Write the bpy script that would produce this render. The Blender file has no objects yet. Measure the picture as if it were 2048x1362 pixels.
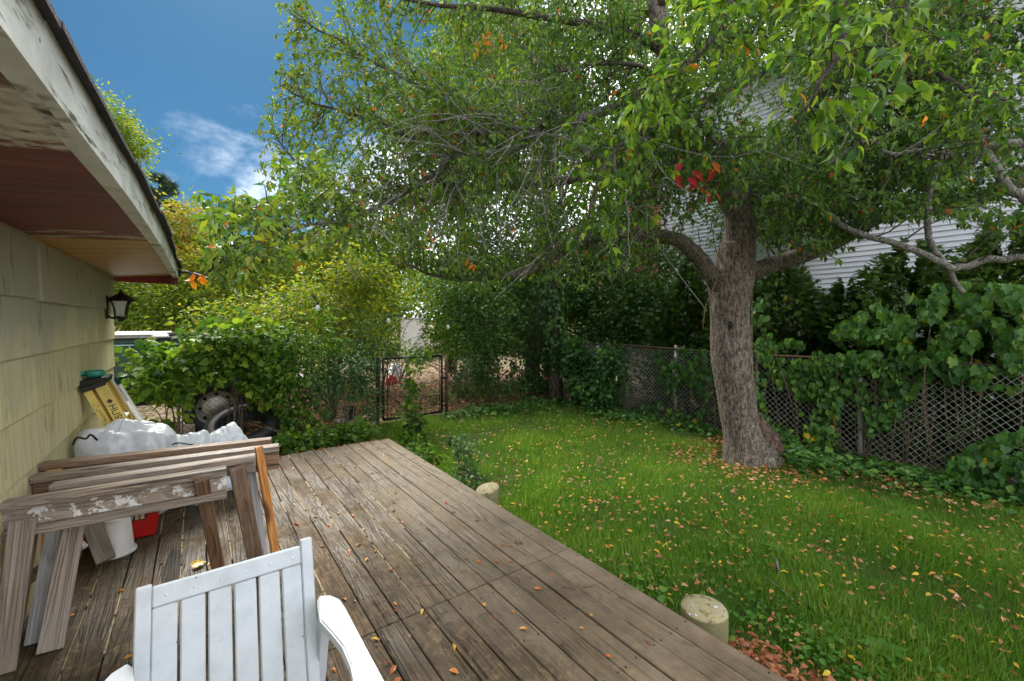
import bpy, bmesh, math, random
import numpy as np
from mathutils import Vector, Matrix, noise as mnoise

random.seed(7)
rng = np.random.default_rng(11)
R = math.radians
scene = bpy.context.scene
COL = scene.collection

# ------------------------------------------------------------------ camera
CAM_Z = 1.87          # above the lawn (the deck is 0.25 up)
YAW = 36.3
FPX = 860.0           # focal length in pixels of the 2048 px wide photograph
cam_data = bpy.data.cameras.new('camera')
cam = bpy.data.objects.new('camera', cam_data)
COL.objects.link(cam)
cam.location = (0, 0, CAM_Z)
cam.rotation_euler = (R(90), 0, R(-YAW))
cam_data.sensor_width = 36.0
cam_data.lens = 36.0 * FPX / 2048
cam_data.shift_y = -38.0 / 2048
cam_data.clip_start = 0.02
cam_data.clip_end = 600
scene.camera = cam

# ------------------------------------------------------------------ sky and sun
SUN_AZ, SUN_EL = 4.0, 46.0
world = bpy.data.worlds.new('World')
scene.world = world
world.use_nodes = True
wn, wl = world.node_tree.nodes, world.node_tree.links
wn.clear()
w_out = wn.new('ShaderNodeOutputWorld')
w_bg = wn.new('ShaderNodeBackground')
w_bg.inputs['Strength'].default_value = 0.085
w_sky = wn.new('ShaderNodeTexSky')
w_sky.sky_type = 'NISHITA'
w_sky.sun_disc = False
w_sky.sun_elevation = R(SUN_EL)
w_sky.sun_rotation = R(SUN_AZ)
w_sky.air_density = 1.0
w_sky.dust_density = 0.4
w_sky.ozone_density = 2.5
w_tc = wn.new('ShaderNodeTexCoord')
w_sep = wn.new('ShaderNodeSeparateXYZ')
wl.new(w_tc.outputs['Generated'], w_sep.inputs[0])


def wmath(op, a, b=None):
    n = wn.new('ShaderNodeMath')
    n.operation = op
    for i, v in enumerate((a, b)):
        if v is None:
            continue
        if isinstance(v, (int, float)):
            n.inputs[i].default_value = v
        else:
            wl.new(v, n.inputs[i])
    return n.outputs[0]


# clouds lie on a flat layer overhead: direction / (height + a little)
w_h = wmath('ADD', wmath('MAXIMUM', w_sep.outputs['Z'], 0.0), 0.22)
w_comb = wn.new('ShaderNodeCombineXYZ')
wl.new(wmath('DIVIDE', w_sep.outputs['X'], w_h), w_comb.inputs[0])
wl.new(wmath('DIVIDE', w_sep.outputs['Y'], w_h), w_comb.inputs[1])
w_comb.inputs[2].default_value = 5.3
w_n = wn.new('ShaderNodeTexNoise')
w_n.inputs['Scale'].default_value = 1.15
w_n.inputs['Detail'].default_value = 9
w_n.inputs['Roughness'].default_value = 0.55
w_n.inputs['Distortion'].default_value = 0.3
wl.new(w_comb.outputs[0], w_n.inputs['Vector'])
# the cover thickens away from the one blue opening over the house: rightwards as the crown gaps show, behind the camera added unseen for fill light
w_bank = wmath('ADD', wmath('MULTIPLY', w_sep.outputs['X'], 0.17), wmath('MULTIPLY', w_sep.outputs['Y'], -0.15))
w_bank = wmath('ADD', w_bank, 0.10)
w_low = wmath('MULTIPLY', wmath('SUBTRACT', 0.45, w_sep.outputs['Z']), 0.13)
w_cov = wmath('ADD', wmath('ADD', w_n.outputs['Fac'], w_bank), w_low)
w_ramp = wn.new('ShaderNodeValToRGB')
w_ramp.color_ramp.elements[0].position = 0.458
w_ramp.color_ramp.elements[1].position = 0.665
w_ramp.color_ramp.interpolation = 'EASE'
wl.new(w_cov, w_ramp.inputs[0])
w_tint = wn.new('ShaderNodeMixRGB')
w_tint.blend_type = 'MULTIPLY'
w_tint.inputs[0].default_value = 1.0
w_tint.inputs[2].default_value = (0.042, 0.088, 0.110, 1)
wl.new(w_sky.outputs[0], w_tint.inputs[1])
w_mix = wn.new('ShaderNodeMixRGB')
w_n2 = wn.new('ShaderNodeTexNoise')
w_n2.inputs['Scale'].default_value = 2.4
w_n2.inputs['Detail'].default_value = 6
wl.new(w_comb.outputs[0], w_n2.inputs['Vector'])
w_cl = wn.new('ShaderNodeValToRGB')
w_cl.color_ramp.elements[0].position = 0.3
w_cl.color_ramp.elements[0].color = (3.3, 3.45, 3.9, 1)
w_cl.color_ramp.elements[1].position = 0.65
w_cl.color_ramp.elements[1].color = (4.9, 5.0, 5.3, 1)
wl.new(w_n2.outputs['Fac'], w_cl.inputs[0])
wl.new(w_cl.outputs[0], w_mix.inputs[2])
wl.new(w_ramp.outputs[0], w_mix.inputs[0])
wl.new(w_tint.outputs[0], w_mix.inputs[1])
wl.new(w_mix.outputs[0], w_bg.inputs[0])
wl.new(w_bg.outputs[0], w_out.inputs[0])

sun_data = bpy.data.lights.new('sun', 'SUN')
sun_data.energy = 1.25
sun_data.angle = R(30)       # veiled by thin cloud: no hard shadows in the photograph
sun_data.color = (1.0, 0.95, 0.86)
sun = bpy.data.objects.new('sun', sun_data)
COL.objects.link(sun)
sd = Vector((math.sin(R(SUN_AZ)) * math.cos(R(SUN_EL)), math.cos(R(SUN_AZ)) * math.cos(R(SUN_EL)), math.sin(R(SUN_EL))))
sun.rotation_euler = (-sd).to_track_quat('-Z', 'Y').to_euler()
sun.location = (3, 10, 14)

vs = scene.view_settings
vs.view_transform = 'Standard'
vs.look = 'None'
vs.gamma = 1.0
vs.exposure = 2.85
vs.use_curve_mapping = False
scene.render.engine = 'CYCLES'
cy = scene.cycles
cy.use_denoising = True
cy.max_bounces = 8
cy.diffuse_bounces = 5
cy.glossy_bounces = 3
cy.transmission_bounces = 5
cy.transparent_max_bounces = 8
cy.sample_clamp_indirect = 6

# ------------------------------------------------------------------ pixels to places
_s, _c = math.sin(R(YAW)), math.cos(R(YAW))
HOR = 643.0


def ray(px, py):
    cx, cyy = (px - 1024) / FPX, (HOR - py) / FPX
    return Vector((_s + _c * cx, _c - _s * cx, cyy))


def atd(px, py, t):
    """point on the pixel's ray at forward distance t (metres)"""
    return Vector((0, 0, CAM_Z)) + ray(px, py) * t


def onz(px, py, z):
    d = ray(px, py)
    return Vector((0, 0, CAM_Z)) + d * ((z - CAM_Z) / d.z)


def onx(px, py, x):
    d = ray(px, py)
    return Vector((0, 0, CAM_Z)) + d * (x / d.x)


def ony(px, py, y):
    d = ray(px, py)
    return Vector((0, 0, CAM_Z)) + d * (y / d.y)


def project(P):
    """N x 3 points -> pixel x, pixel y, forward distance"""
    P = np.asarray(P, dtype=float).reshape(-1, 3)
    f = P[:, 0] * _s + P[:, 1] * _c
    r = P[:, 0] * _c - P[:, 1] * _s
    fs = np.where(f > 0.05, f, 0.05)
    return 1024 + FPX * r / fs, HOR - FPX * (P[:, 2] - CAM_Z) / fs, f


def inside(px, py, poly):
    """even-odd test, vectorised"""
    px, py = np.asarray(px), np.asarray(py)
    res = np.zeros(px.shape, bool)
    n = len(poly)
    for i in range(n):
        x1, y1 = poly[i]
        x2, y2 = poly[(i + 1) % n]
        if y1 == y2:
            continue
        cond = ((y1 > py) != (y2 > py)) & (px < (x2 - x1) * (py - y1) / (y2 - y1) + x1)
        res ^= cond
    return res


DECK = 0.25           # deck surface above the lawn
WALL_X = -0.76        # outer face of the house wall

# ------------------------------------------------------------------ materials
class NT:
    def __init__(self, name):
        self.m = bpy.data.materials.new(name)
        self.m.use_nodes = True
        self.t = self.m.node_tree
        self.t.nodes.clear()
        self.out = self.new('ShaderNodeOutputMaterial')

    def new(self, kind, **kw):
        n = self.t.nodes.new(kind)
        for k, v in kw.items():
            setattr(n, k, v)
        return n

    def put(self, sock, v):
        if v is None:
            return
        if hasattr(v, 'is_output') or isinstance(v, bpy.types.NodeSocket):
            self.t.links.new(v, sock)
        elif isinstance(v, (tuple, list)) and len(v) == 3 and sock.type == 'RGBA':
            sock.default_value = (*v, 1)
        elif isinstance(v, (int, float)) and sock.type == 'RGBA':
            sock.default_value = (v, v, v, 1)
        else:
            sock.default_value = v

    def coord(self, kind='Object', scale=(1, 1, 1), rand=0.0, rot=(0, 0, 0)):
        tc = self.new('ShaderNodeTexCoord')
        mp = self.new('ShaderNodeMapping')
        mp.inputs['Scale'].default_value = scale
        mp.inputs['Rotation'].default_value = rot
        self.put(mp.inputs['Vector'], tc.outputs[kind])
        if rand:
            oi = self.new('ShaderNodeObjectInfo')
            mu = self.math('MULTIPLY', oi.outputs['Random'], rand)
            cb = self.new('ShaderNodeCombineXYZ')
            for i in range(3):
                self.put(cb.inputs[i], mu)
            self.put(mp.inputs['Location'], cb.outputs[0])
        return mp.outputs[0]

    def random(self):
        return self.new('ShaderNodeObjectInfo').outputs['Random']

    def attr(self, name):
        return self.new('ShaderNodeAttribute', attribute_name=name).outputs['Fac']

    def noise(self, vec, scale, detail=4, rough=0.55, dist=0.0):
        n = self.new('ShaderNodeTexNoise')
        self.put(n.inputs['Vector'], vec)
        n.inputs['Scale'].default_value = scale
        n.inputs['Detail'].default_value = detail
        n.inputs['Roughness'].default_value = rough
        n.inputs['Distortion'].default_value = dist
        return n.outputs['Fac']

    def voronoi(self, vec, scale, feature='F1', rnd=1.0):
        n = self.new('ShaderNodeTexVoronoi', feature=feature)
        self.put(n.inputs['Vector'], vec)
        n.inputs['Scale'].default_value = scale
        n.inputs['Randomness'].default_value = rnd
        return n.outputs['Distance']

    def wave(self, vec, scale, dist=2.0, detail=2, direction='X', kind='BANDS', dscale=1.0):
        n = self.new('ShaderNodeTexWave', wave_type=kind)
        if kind == 'BANDS':
            n.bands_direction = direction
        self.put(n.inputs['Vector'], vec)
        n.inputs['Scale'].default_value = scale
        n.inputs['Distortion'].default_value = dist
        n.inputs['Detail'].default_value = detail
        n.inputs['Detail Scale'].default_value = dscale
        return n.outputs['Fac']

    def ramp(self, fac, stops, interp='LINEAR'):
        n = self.new('ShaderNodeValToRGB')
        cr = n.color_ramp
        cr.interpolation = interp
        while len(cr.elements) < len(stops):
            cr.elements.new(0.5)
        for e, (p, c) in zip(cr.elements, stops):
            e.position = p
            if isinstance(c, (int, float)):
                c = (c, c, c)
            e.color = (*c, 1)
        self.put(n.inputs[0], fac)
        return n.outputs[0]

    def mix(self, a, b, fac, mode='MIX'):
        n = self.new('ShaderNodeMixRGB', blend_type=mode)
        self.put(n.inputs[0], fac)
        self.put(n.inputs[1], a)
        self.put(n.inputs[2], b)
        return n.outputs[0]

    def math(self, op, a, b=None, clamp=False):
        n = self.new('ShaderNodeMath', operation=op)
        n.use_clamp = clamp
        self.put(n.inputs[0], a)
        if b is not None:
            self.put(n.inputs[1], b)
        return n.outputs[0]

    def sep(self, vec):
        n = self.new('ShaderNodeSeparateXYZ')
        self.put(n.inputs[0], vec)
        return n.outputs

    def bump(self, h, strength=0.5, dist=0.01):
        n = self.new('ShaderNodeBump')
        n.inputs['Strength'].default_value = strength
        n.inputs['Distance'].default_value = dist
        self.put(n.inputs['Height'], h)
        return n.outputs[0]

    def principled(self, base, rough=0.6, metal=0.0, normal=None, spec=0.5, coat=0.0, alpha=None, trans=0.0):
        b = self.new('ShaderNodeBsdfPrincipled')
        self.put(b.inputs['Base Color'], base)
        self.put(b.inputs['Roughness'], rough)
        self.put(b.inputs['Metallic'], metal)
        b.inputs['Specular IOR Level'].default_value = spec
        b.inputs['Coat Weight'].default_value = coat
        b.inputs['Transmission Weight'].default_value = trans
        if normal is not None:
            self.put(b.inputs['Normal'], normal)
        if alpha is not None:
            self.put(b.inputs['Alpha'], alpha)
        return b.outputs[0]

    def done(self, shader):
        self.t.links.new(shader, self.out.inputs['Surface'])
        return self.m


def plain(name, base, rough=0.5, metal=0.0, var=0.12, scale=14, spec=0.5, bump=0.15):
    """paint, plastic or metal with slight mottling and grime"""
    n = NT(name)
    v = n.coord('Object', rand=9)
    a = n.noise(v, scale, 5)
    dark = tuple(c * (1 - var * 2.2) for c in base)
    lite = tuple(min(1, c * (1 + var)) for c in base)
    col = n.ramp(a, [(0.25, dark), (0.6, base), (0.85, lite)])
    rr = n.ramp(n.noise(v, scale * 2.3, 3), [(0.3, max(0.02, rough - 0.1)), (0.75, min(1, rough + 0.15))])
    return n.done(n.principled(col, rr, metal, n.bump(a, bump, 0.004), spec))


def leaf_mat(name, stops, rough=0.5, trans=0.45, glow=(1.25, 1.25, 0.7)):
    """leaf: colour picked by the leaf's own random number, light passing through the blade"""
    n = NT(name)
    r = n.attr('rnd')
    col = n.ramp(r, stops)
    v = n.coord('Object')
    col = n.mix(col, n.ramp(n.noise(v, 38, 2), [(0.3, 0.7), (0.7, 1.15)]), 0.5, 'MULTIPLY')
    p = n.principled(col, rough, 0, None, 0.28)
    tcol = n.mix(col, glow, 1.0, 'MULTIPLY')
    t = n.new('ShaderNodeBsdfTranslucent')
    n.put(t.inputs['Color'], tcol)
    m = n.new('ShaderNodeMixShader')
    m.inputs[0].default_value = trans
    n.t.links.new(p, m.inputs[1])
    n.t.links.new(t.outputs[0], m.inputs[2])
    return n.done(m.outputs[0])


def wood_mat(name, dark, mid, lite, axis='Y', grey=None, rough=(0.45, 0.85), wet=0.0, paint=None, paint_amt=0.0, grain=1.0, knots=True, moss=0.0, region=False):
    """weathered sawn timber: grain along one object axis, knots, cracks, stains, optional paint left over"""
    n = NT(name)
    sc = {'X': (0.7, 9, 9), 'Y': (9, 0.7, 9), 'Z': (9, 9, 0.7)}[axis]
    sc2 = {'X': (1.6, 60, 60), 'Y': (60, 1.6, 60), 'Z': (60, 60, 1.6)}[axis]
    v = n.coord('Object', sc, rand=31)
    vf = n.coord('Object', sc2, rand=17)
    vo = n.coord('Object', (1, 1, 1), rand=13)
    broad = n.noise(v, 1.0 * grain, 3, 0.6, 0.9)
    rings = n.math('FRACT', n.math('MULTIPLY', broad, 9.0))
    rings = n.ramp(rings, [(0.0, 0.0), (0.35, 0.75), (0.8, 1.0), (1.0, 0.1)])
    fine = n.noise(vf, 1.0, 4, 0.7)
    col = n.ramp(fine, [(0.28, dark), (0.5, mid), (0.74, lite)])
    col = n.mix(col, n.mix(dark, lite, rings), 0.42)
    # board to board
    rb = n.ramp(n.random(), [(0, 0.72), (0.5, 1.0), (1, 1.22)])
    col = n.mix(col, rb, 1.0, 'MULTIPLY')
    blot = n.noise(vo, 3.3, 5, 0.65)
    if grey:
        col = n.mix(col, n.mix(grey, col, 0.35), n.ramp(blot, [(0.42, 0), (0.62, 0.85)]))
    h = n.math('ADD', n.math('MULTIPLY', fine, 0.6), n.math('MULTIPLY', rings, 0.4))
    if knots:
        vk = n.coord('Object', {'X': (1.2, 4.6, 4.6), 'Y': (4.6, 1.2, 4.6), 'Z': (4.6, 4.6, 1.2)}[axis], rand=23)
        k = n.voronoi(vk, 1.25)
        kn = n.ramp(k, [(0.0, 1), (0.09, 0.9), (0.16, 0)])
        col = n.mix(col, tuple(c * 0.4 for c in dark), kn)
    # open checks along the grain
    vc = n.coord('Object', {'X': (0.9, 26, 26), 'Y': (26, 0.9, 26), 'Z': (26, 26, 0.9)}[axis], rand=41)
    ck = n.ramp(n.noise(vc, 1.0, 2, 0.5), [(0.29, 1), (0.34, 0)])
    col = n.mix(col, tuple(c * 0.35 for c in dark), n.math('MULTIPLY', ck, 0.8))
    h = n.math('SUBTRACT', h, ck)
    if moss:
        mo = n.ramp(n.noise(vo, 2.1, 6, 0.7), [(0.5, 0), (0.68, moss)])
        col = n.mix(col, (0.055, 0.047, 0.012), mo)
    if region:
        # years of foot wear: the outer boards are dry and bleached, the sheltered ones wet and dirty
        gv = n.new('ShaderNodeNewGeometry').outputs['Position']
        gx = n.sep(gv)
        side = n.math('ADD', n.math('MULTIPLY', gx[0], 0.33), n.math('MULTIPLY', n.noise(gv, 1.4, 4, 0.6), 0.55))
        dry = n.ramp(side, [(0.62, 0.0), (1.02, 1.0)])
        col = n.mix(col, n.mix(col, (0.31, 0.245, 0.17), 0.7), n.math('MULTIPLY', dry, n.ramp(n.noise(gv, 6, 4), [(0.35, 0.35), (0.6, 1)])))
        dirt = n.ramp(side, [(0.12, 1.0), (0.42, 0.0)])
        dn = n.ramp(n.noise(gv, 7, 6, 0.7), [(0.38, 0.2), (0.6, 1.0)])
        col = n.mix(col, (0.075, 0.056, 0.030), n.math('MULTIPLY', n.math('MULTIPLY', dirt, dn), 0.9))
        bl = n.noise(gv, 17, 8, 0.8, 0.8)
        col = n.mix(col, (0.225, 0.152, 0.072), n.ramp(bl, [(0.52, 0), (0.62, 0.85)]))
        col = n.mix(col, (0.030, 0.020, 0.010), n.ramp(bl, [(0.33, 0.7), (0.45, 0)]))
        # grime streaks running across several boards
        st = n.ramp(n.noise(gv, 2.6, 6, 0.72, 0.6), [(0.5, 0.0), (0.7, 0.7)])
        col = n.mix(col, (0.035, 0.03, 0.018), st)
        col = n.mix(col, n.mix((0.12, 0.088, 0.055), (0.40, 0.32, 0.22), n.mix(fine, bl, 0.5)), n.math('MULTIPLY', dry, 0.6))
    if paint:
        pm = n.ramp(n.noise(vo, 13, 6, 0.75), [(0.62 - paint_amt * 0.3, 0), (0.64 - paint_amt * 0.3, 1)], 'LINEAR')
        col = n.mix(col, paint, pm)
    wetn = n.ramp(n.noise(vo, 1.7, 4, 0.6), [(0.38, 0.0), (0.62, 1.0)])
    rr = n.mix(rough[1], rough[0], wetn)
    if wet:
        col = n.mix(col, n.mix(col, (0.45, 0.42, 0.38), 1.0, 'MULTIPLY'), n.math('MULTIPLY', wetn, wet))
    return n.done(n.principled(col, rr, 0, n.bump(h, 1.0, 0.007), 0.3 if region else 0.45))


M = {}
M['deck'] = wood_mat('deck wood', (0.018, 0.010, 0.0045), (0.072, 0.044, 0.021), (0.185, 0.124, 0.066), 'Y', (0.080, 0.058, 0.036), (0.42, 0.8), wet=0.6, moss=0.75, region=True)
M['rail_grey'] = wood_mat('rail wood grey', (0.065, 0.046, 0.032), (0.22, 0.165, 0.118), (0.40, 0.325, 0.245), 'Y', (0.27, 0.245, 0.215), (0.35, 0.7), wet=0.2)
M['rail_brown'] = wood_mat('rail wood brown', (0.075, 0.035, 0.018), (0.20, 0.10, 0.05), (0.34, 0.22, 0.13), 'Y', (0.26, 0.20, 0.15), (0.3, 0.65), wet=0.3)
M['rail_paint'] = wood_mat('rail wood with paint rests', (0.10, 0.075, 0.055), (0.26, 0.20, 0.15), (0.40, 0.33, 0.26), 'Y', (0.3, 0.27, 0.24), (0.35, 0.7), paint=(0.72, 0.70, 0.66), paint_amt=0.28)
M['rail_orange'] = wood_mat('rail wood fresh', (0.30, 0.10, 0.02), (0.56, 0.22, 0.05), (0.70, 0.34, 0.11), 'Y', None, (0.35, 0.6))
M['rail_white'] = wood_mat('rail wood pale', (0.20, 0.19, 0.185), (0.36, 0.35, 0.345), (0.50, 0.49, 0.48), 'Y', None, (0.4, 0.7), knots=False)
M['trim_white'] = wood_mat('trim board white', (0.50, 0.49, 0.43), (0.68, 0.67, 0.61), (0.78, 0.77, 0.72), 'Y', None, (0.45, 0.75), knots=False)
M['log'] = wood_mat('log bark', (0.20, 0.13, 0.08), (0.44, 0.33, 0.24), (0.60, 0.49, 0.38), 'X', None, (0.6, 0.9))
n = NT('chair white paint')
gv = n.new('ShaderNodeNewGeometry').outputs['Position']
col = n.ramp(n.noise(gv, 9, 6, 0.65), [(0.3, (0.46, 0.50, 0.52)), (0.55, (0.565, 0.605, 0.63)), (0.8, (0.62, 0.66, 0.69))])
col = n.mix(col, (0.50, 0.50, 0.44), n.ramp(n.noise(gv, 3.1, 6, 0.7), [(0.58, 0), (0.75, 0.4)]))
col = n.mix(col, (0.10, 0.09, 0.075), n.ramp(n.voronoi(gv, 16), [(0.035, 0.9), (0.055, 0)]))
drops = n.ramp(n.voronoi(gv, 85), [(0.12, 1), (0.25, 0)])
M['chair'] = n.done(n.principled(col, n.ramp(n.noise(gv, 20, 3), [(0.3, 0.25), (0.7, 0.5)]), 0, n.bump(drops, 0.12, 0.002)))
M['black_metal'] = plain('black powder coat', (0.012, 0.012, 0.014), 0.38, 0.3, 0.3)
M['black_plastic'] = plain('black plastic', (0.02, 0.019, 0.018), 0.5, 0, 0.3)
M['zinc'] = plain('galvanised wire', (0.58, 0.55, 0.53), 0.5, 0.15, 0.2)
M['rust'] = plain('rusty pipe', (0.11, 0.055, 0.035), 0.75, 0.2, 0.35)
M['bucket'] = plain('white bucket plastic', (0.76, 0.75, 0.70), 0.4, 0, 0.06, 6)
M['red_plastic'] = plain('red plastic', (0.52, 0.012, 0.012), 0.35, 0, 0.12)
M['red_dark'] = plain('dark red plastic', (0.16, 0.008, 0.01), 0.45, 0, 0.15)
M['blue_grey'] = plain('blue grey plastic', (0.22, 0.30, 0.42), 0.4)
M['brass'] = plain('tan plastic', (0.50, 0.42, 0.22), 0.45)
M['yellow'] = plain('yellow fibreglass', (0.72, 0.55, 0.14), 0.45, 0, 0.14, 5)
M['yellow_deep'] = plain('deep yellow fibreglass', (0.60, 0.36, 0.02), 0.42, 0, 0.15, 5)
M['teal'] = plain('teal plastic', (0.03, 0.26, 0.18), 0.35, 0, 0.12)
M['alu'] = plain('aluminium', (0.62, 0.63, 0.64), 0.35, 0.8, 0.1)
M['ink'] = plain('dark ink', (0.05, 0.03, 0.02), 0.6)
M['truck_paint'] = plain('dark green car paint', (0.008, 0.05, 0.052), 0.22, 0.1, 0.12, 4)
M['truck_trim'] = plain('truck stripe', (0.36, 0.50, 0.55), 0.35)
M['rim'] = plain('steel wheel', (0.46, 0.43, 0.42), 0.5, 0.4, 0.25)
M['tyre'] = plain('tyre rubber', (0.022, 0.022, 0.024), 0.5, 0, 0.35, 20, bump=0.4)
M['white_panel'] = plain('white panel', (0.80, 0.80, 0.79), 0.45, 0, 0.05, 5)
M['tail_red'] = plain('tail light red', (0.35, 0.01, 0.01), 0.2)
M['terracotta'] = plain('terracotta', (0.42, 0.10, 0.045), 0.7)
M['bulb'] = plain('white bulb glass', (0.78, 0.78, 0.80), 0.2)
M['dark_void'] = plain('dark underside', (0.02, 0.018, 0.015), 0.9)
M['asphalt_shingle'] = plain('asphalt roof shingle', (0.045, 0.04, 0.042), 0.85, 0, 0.35, 60, bump=0.8)
M['debris'] = plain('pale needle debris', (0.40, 0.31, 0.17), 0.8, 0, 0.3, 60)
M['litter_red'] = plain('faded red wrapper', (0.55, 0.06, 0.05), 0.5)

n = NT('deck gap dirt')
M['dirt'] = n.done(n.principled(n.ramp(n.noise(n.coord('Object'), 9, 6), [(0.3, (0.02, 0.014, 0.008)), (0.7, (0.07, 0.045, 0.025))]), 0.95))

# --- house siding: cream cement boards, brush-like grain, mildew and scuffs
n = NT('cream siding')
gv = n.new('ShaderNodeNewGeometry').outputs['Position']
gs = n.sep(gv)
vg = n.new('ShaderNodeMapping'); vg.inputs['Scale'].default_value = (30, 30, 0.5); n.put(vg.inputs['Vector'], gv)
grainy = n.noise(vg.outputs[0], 1.0, 4, 0.6)
base = n.ramp(grainy, [(0.3, (0.52, 0.46, 0.24)), (0.55, (0.65, 0.585, 0.34)), (0.8, (0.72, 0.66, 0.43))])
base = n.mix(base, n.ramp(n.random(), [(0, 0.86), (1, 1.08)]), 1.0, 'MULTIPLY')
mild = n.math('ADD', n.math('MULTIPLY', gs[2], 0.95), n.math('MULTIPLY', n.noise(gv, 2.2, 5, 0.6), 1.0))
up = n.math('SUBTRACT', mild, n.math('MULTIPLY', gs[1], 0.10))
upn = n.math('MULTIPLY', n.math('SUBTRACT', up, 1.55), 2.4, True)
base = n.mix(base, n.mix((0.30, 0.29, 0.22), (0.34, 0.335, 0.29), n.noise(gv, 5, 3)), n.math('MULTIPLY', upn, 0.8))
vsm = n.new('ShaderNodeMapping'); vsm.inputs['Scale'].default_value = (5, 7, 2.0); n.put(vsm.inputs['Vector'], gv)
smear = n.ramp(n.noise(vsm.outputs[0], 1.5, 4, 0.6), [(0.60, 0), (0.70, 0.7)])
base = n.mix(base, (0.185, 0.155, 0.075), smear)
spk = n.ramp(n.voronoi(gv, 7), [(0.02, 1), (0.04, 0)])
base = n.mix(base, (0.05, 0.035, 0.02), spk)
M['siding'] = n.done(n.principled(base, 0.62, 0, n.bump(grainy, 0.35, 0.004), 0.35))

# --- soffit: dark red paint, white paint peeling near the camera end, bare plywood beyond
def soffit_mat(name, kind):
    n = NT(name)
    gv = n.new('ShaderNodeNewGeometry').outputs['Position']
    ys = n.sep(gv)[1]
    mp = n.new('ShaderNodeMapping'); mp.inputs['Scale'].default_value = (1.5, 26, 1); n.put(mp.inputs['Vector'], gv)
    gr = n.noise(mp.outputs[0], 1.0, 4, 0.65)
    red = n.ramp(gr, [(0.3, (0.085, 0.010, 0.007)), (0.55, (0.19, 0.025, 0.016)), (0.8, (0.30, 0.07, 0.05))])
    ply = n.ramp(gr, [(0.3, (0.34, 0.17, 0.045)), (0.55, (0.54, 0.30, 0.09)), (0.8, (0.62, 0.39, 0.16))])
    mp2 = n.new('ShaderNodeMapping'); mp2.inputs['Scale'].default_value = (2.2, 5, 1); n.put(mp2.inputs['Vector'], gv)
    pn = n.noise(mp2.outputs[0], 2.0, 7, 0.68)
    if kind == 'red':
        # white flakes between 1.2 and 1.6 m, and a thin line of them before the plywood
        a = n.math('ADD', ys, n.math('MULTIPLY', pn, 0.55))
        wm = n.ramp(n.math('MULTIPLY', a, 0.25), [(0.505, 1), (0.513, 0)])
        white = n.ramp(n.noise(gv, 24, 4), [(0.35, (0.40, 0.36, 0.27)), (0.6, (0.66, 0.63, 0.54))])
        col = n.mix(red, white, wm)
        spots = n.ramp(n.noise(gv, 16, 3, 0.6), [(0.30, 1), (0.34, 0)])
        col = n.mix(col, (0.05, 0.02, 0.012), n.math('MULTIPLY', spots, wm))
        bare = n.ramp(n.math('MULTIPLY', a, 0.25), [(0.40, 1), (0.41, 0)])
        col = n.mix(col, n.ramp(gr, [(0.3, (0.05, 0.028, 0.014)), (0.7, (0.32, 0.19, 0.08))]), bare)
        edge = n.ramp(n.math('MULTIPLY', n.math('ADD', ys, n.math('MULTIPLY', pn, 0.7)), 0.2), [(0.735, 0), (0.755, 1), (0.80, 1), (0.81, 0)])
        col = n.mix(col, (0.55, 0.47, 0.40), n.math('MULTIPLY', edge, n.ramp(pn, [(0.52, 0), (0.56, 0.9)])))
    else:
        col = ply
    return n.done(n.principled(col, 0.5, 0, n.bump(gr, 0.3, 0.004), 0.4))


M['soffit_red'] = soffit_mat('soffit red paint', 'red')
M['soffit_ply'] = soffit_mat('soffit plywood', 'ply')
n = NT('fascia paint')
gv = n.new('ShaderNodeNewGeometry').outputs['Position']
mp = n.new('ShaderNodeMapping'); mp.inputs['Scale'].default_value = (1, 1.2, 9); n.put(mp.inputs['Vector'], gv)
pn = n.noise(mp.outputs[0], 3.0, 7, 0.7)
col = n.ramp(n.noise(gv, 6, 5), [(0.3, (0.52, 0.53, 0.48)), (0.6, (0.74, 0.76, 0.72))])
col = n.mix(col, (0.19, 0.17, 0.09), n.ramp(pn, [(0.54, 0), (0.62, 0.85)]))
col = n.mix(col, (0.035, 0.03, 0.022), n.ramp(pn, [(0.625, 0), (0.635, 1)]))
col = n.mix(col, (0.05, 0.04, 0.03), n.ramp(n.voronoi(gv, 11), [(0.05, 1), (0.09, 0)]))
M['fascia'] = n.done(n.principled(col, 0.55, 0, n.bump(pn, 0.5, 0.006)))

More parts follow.
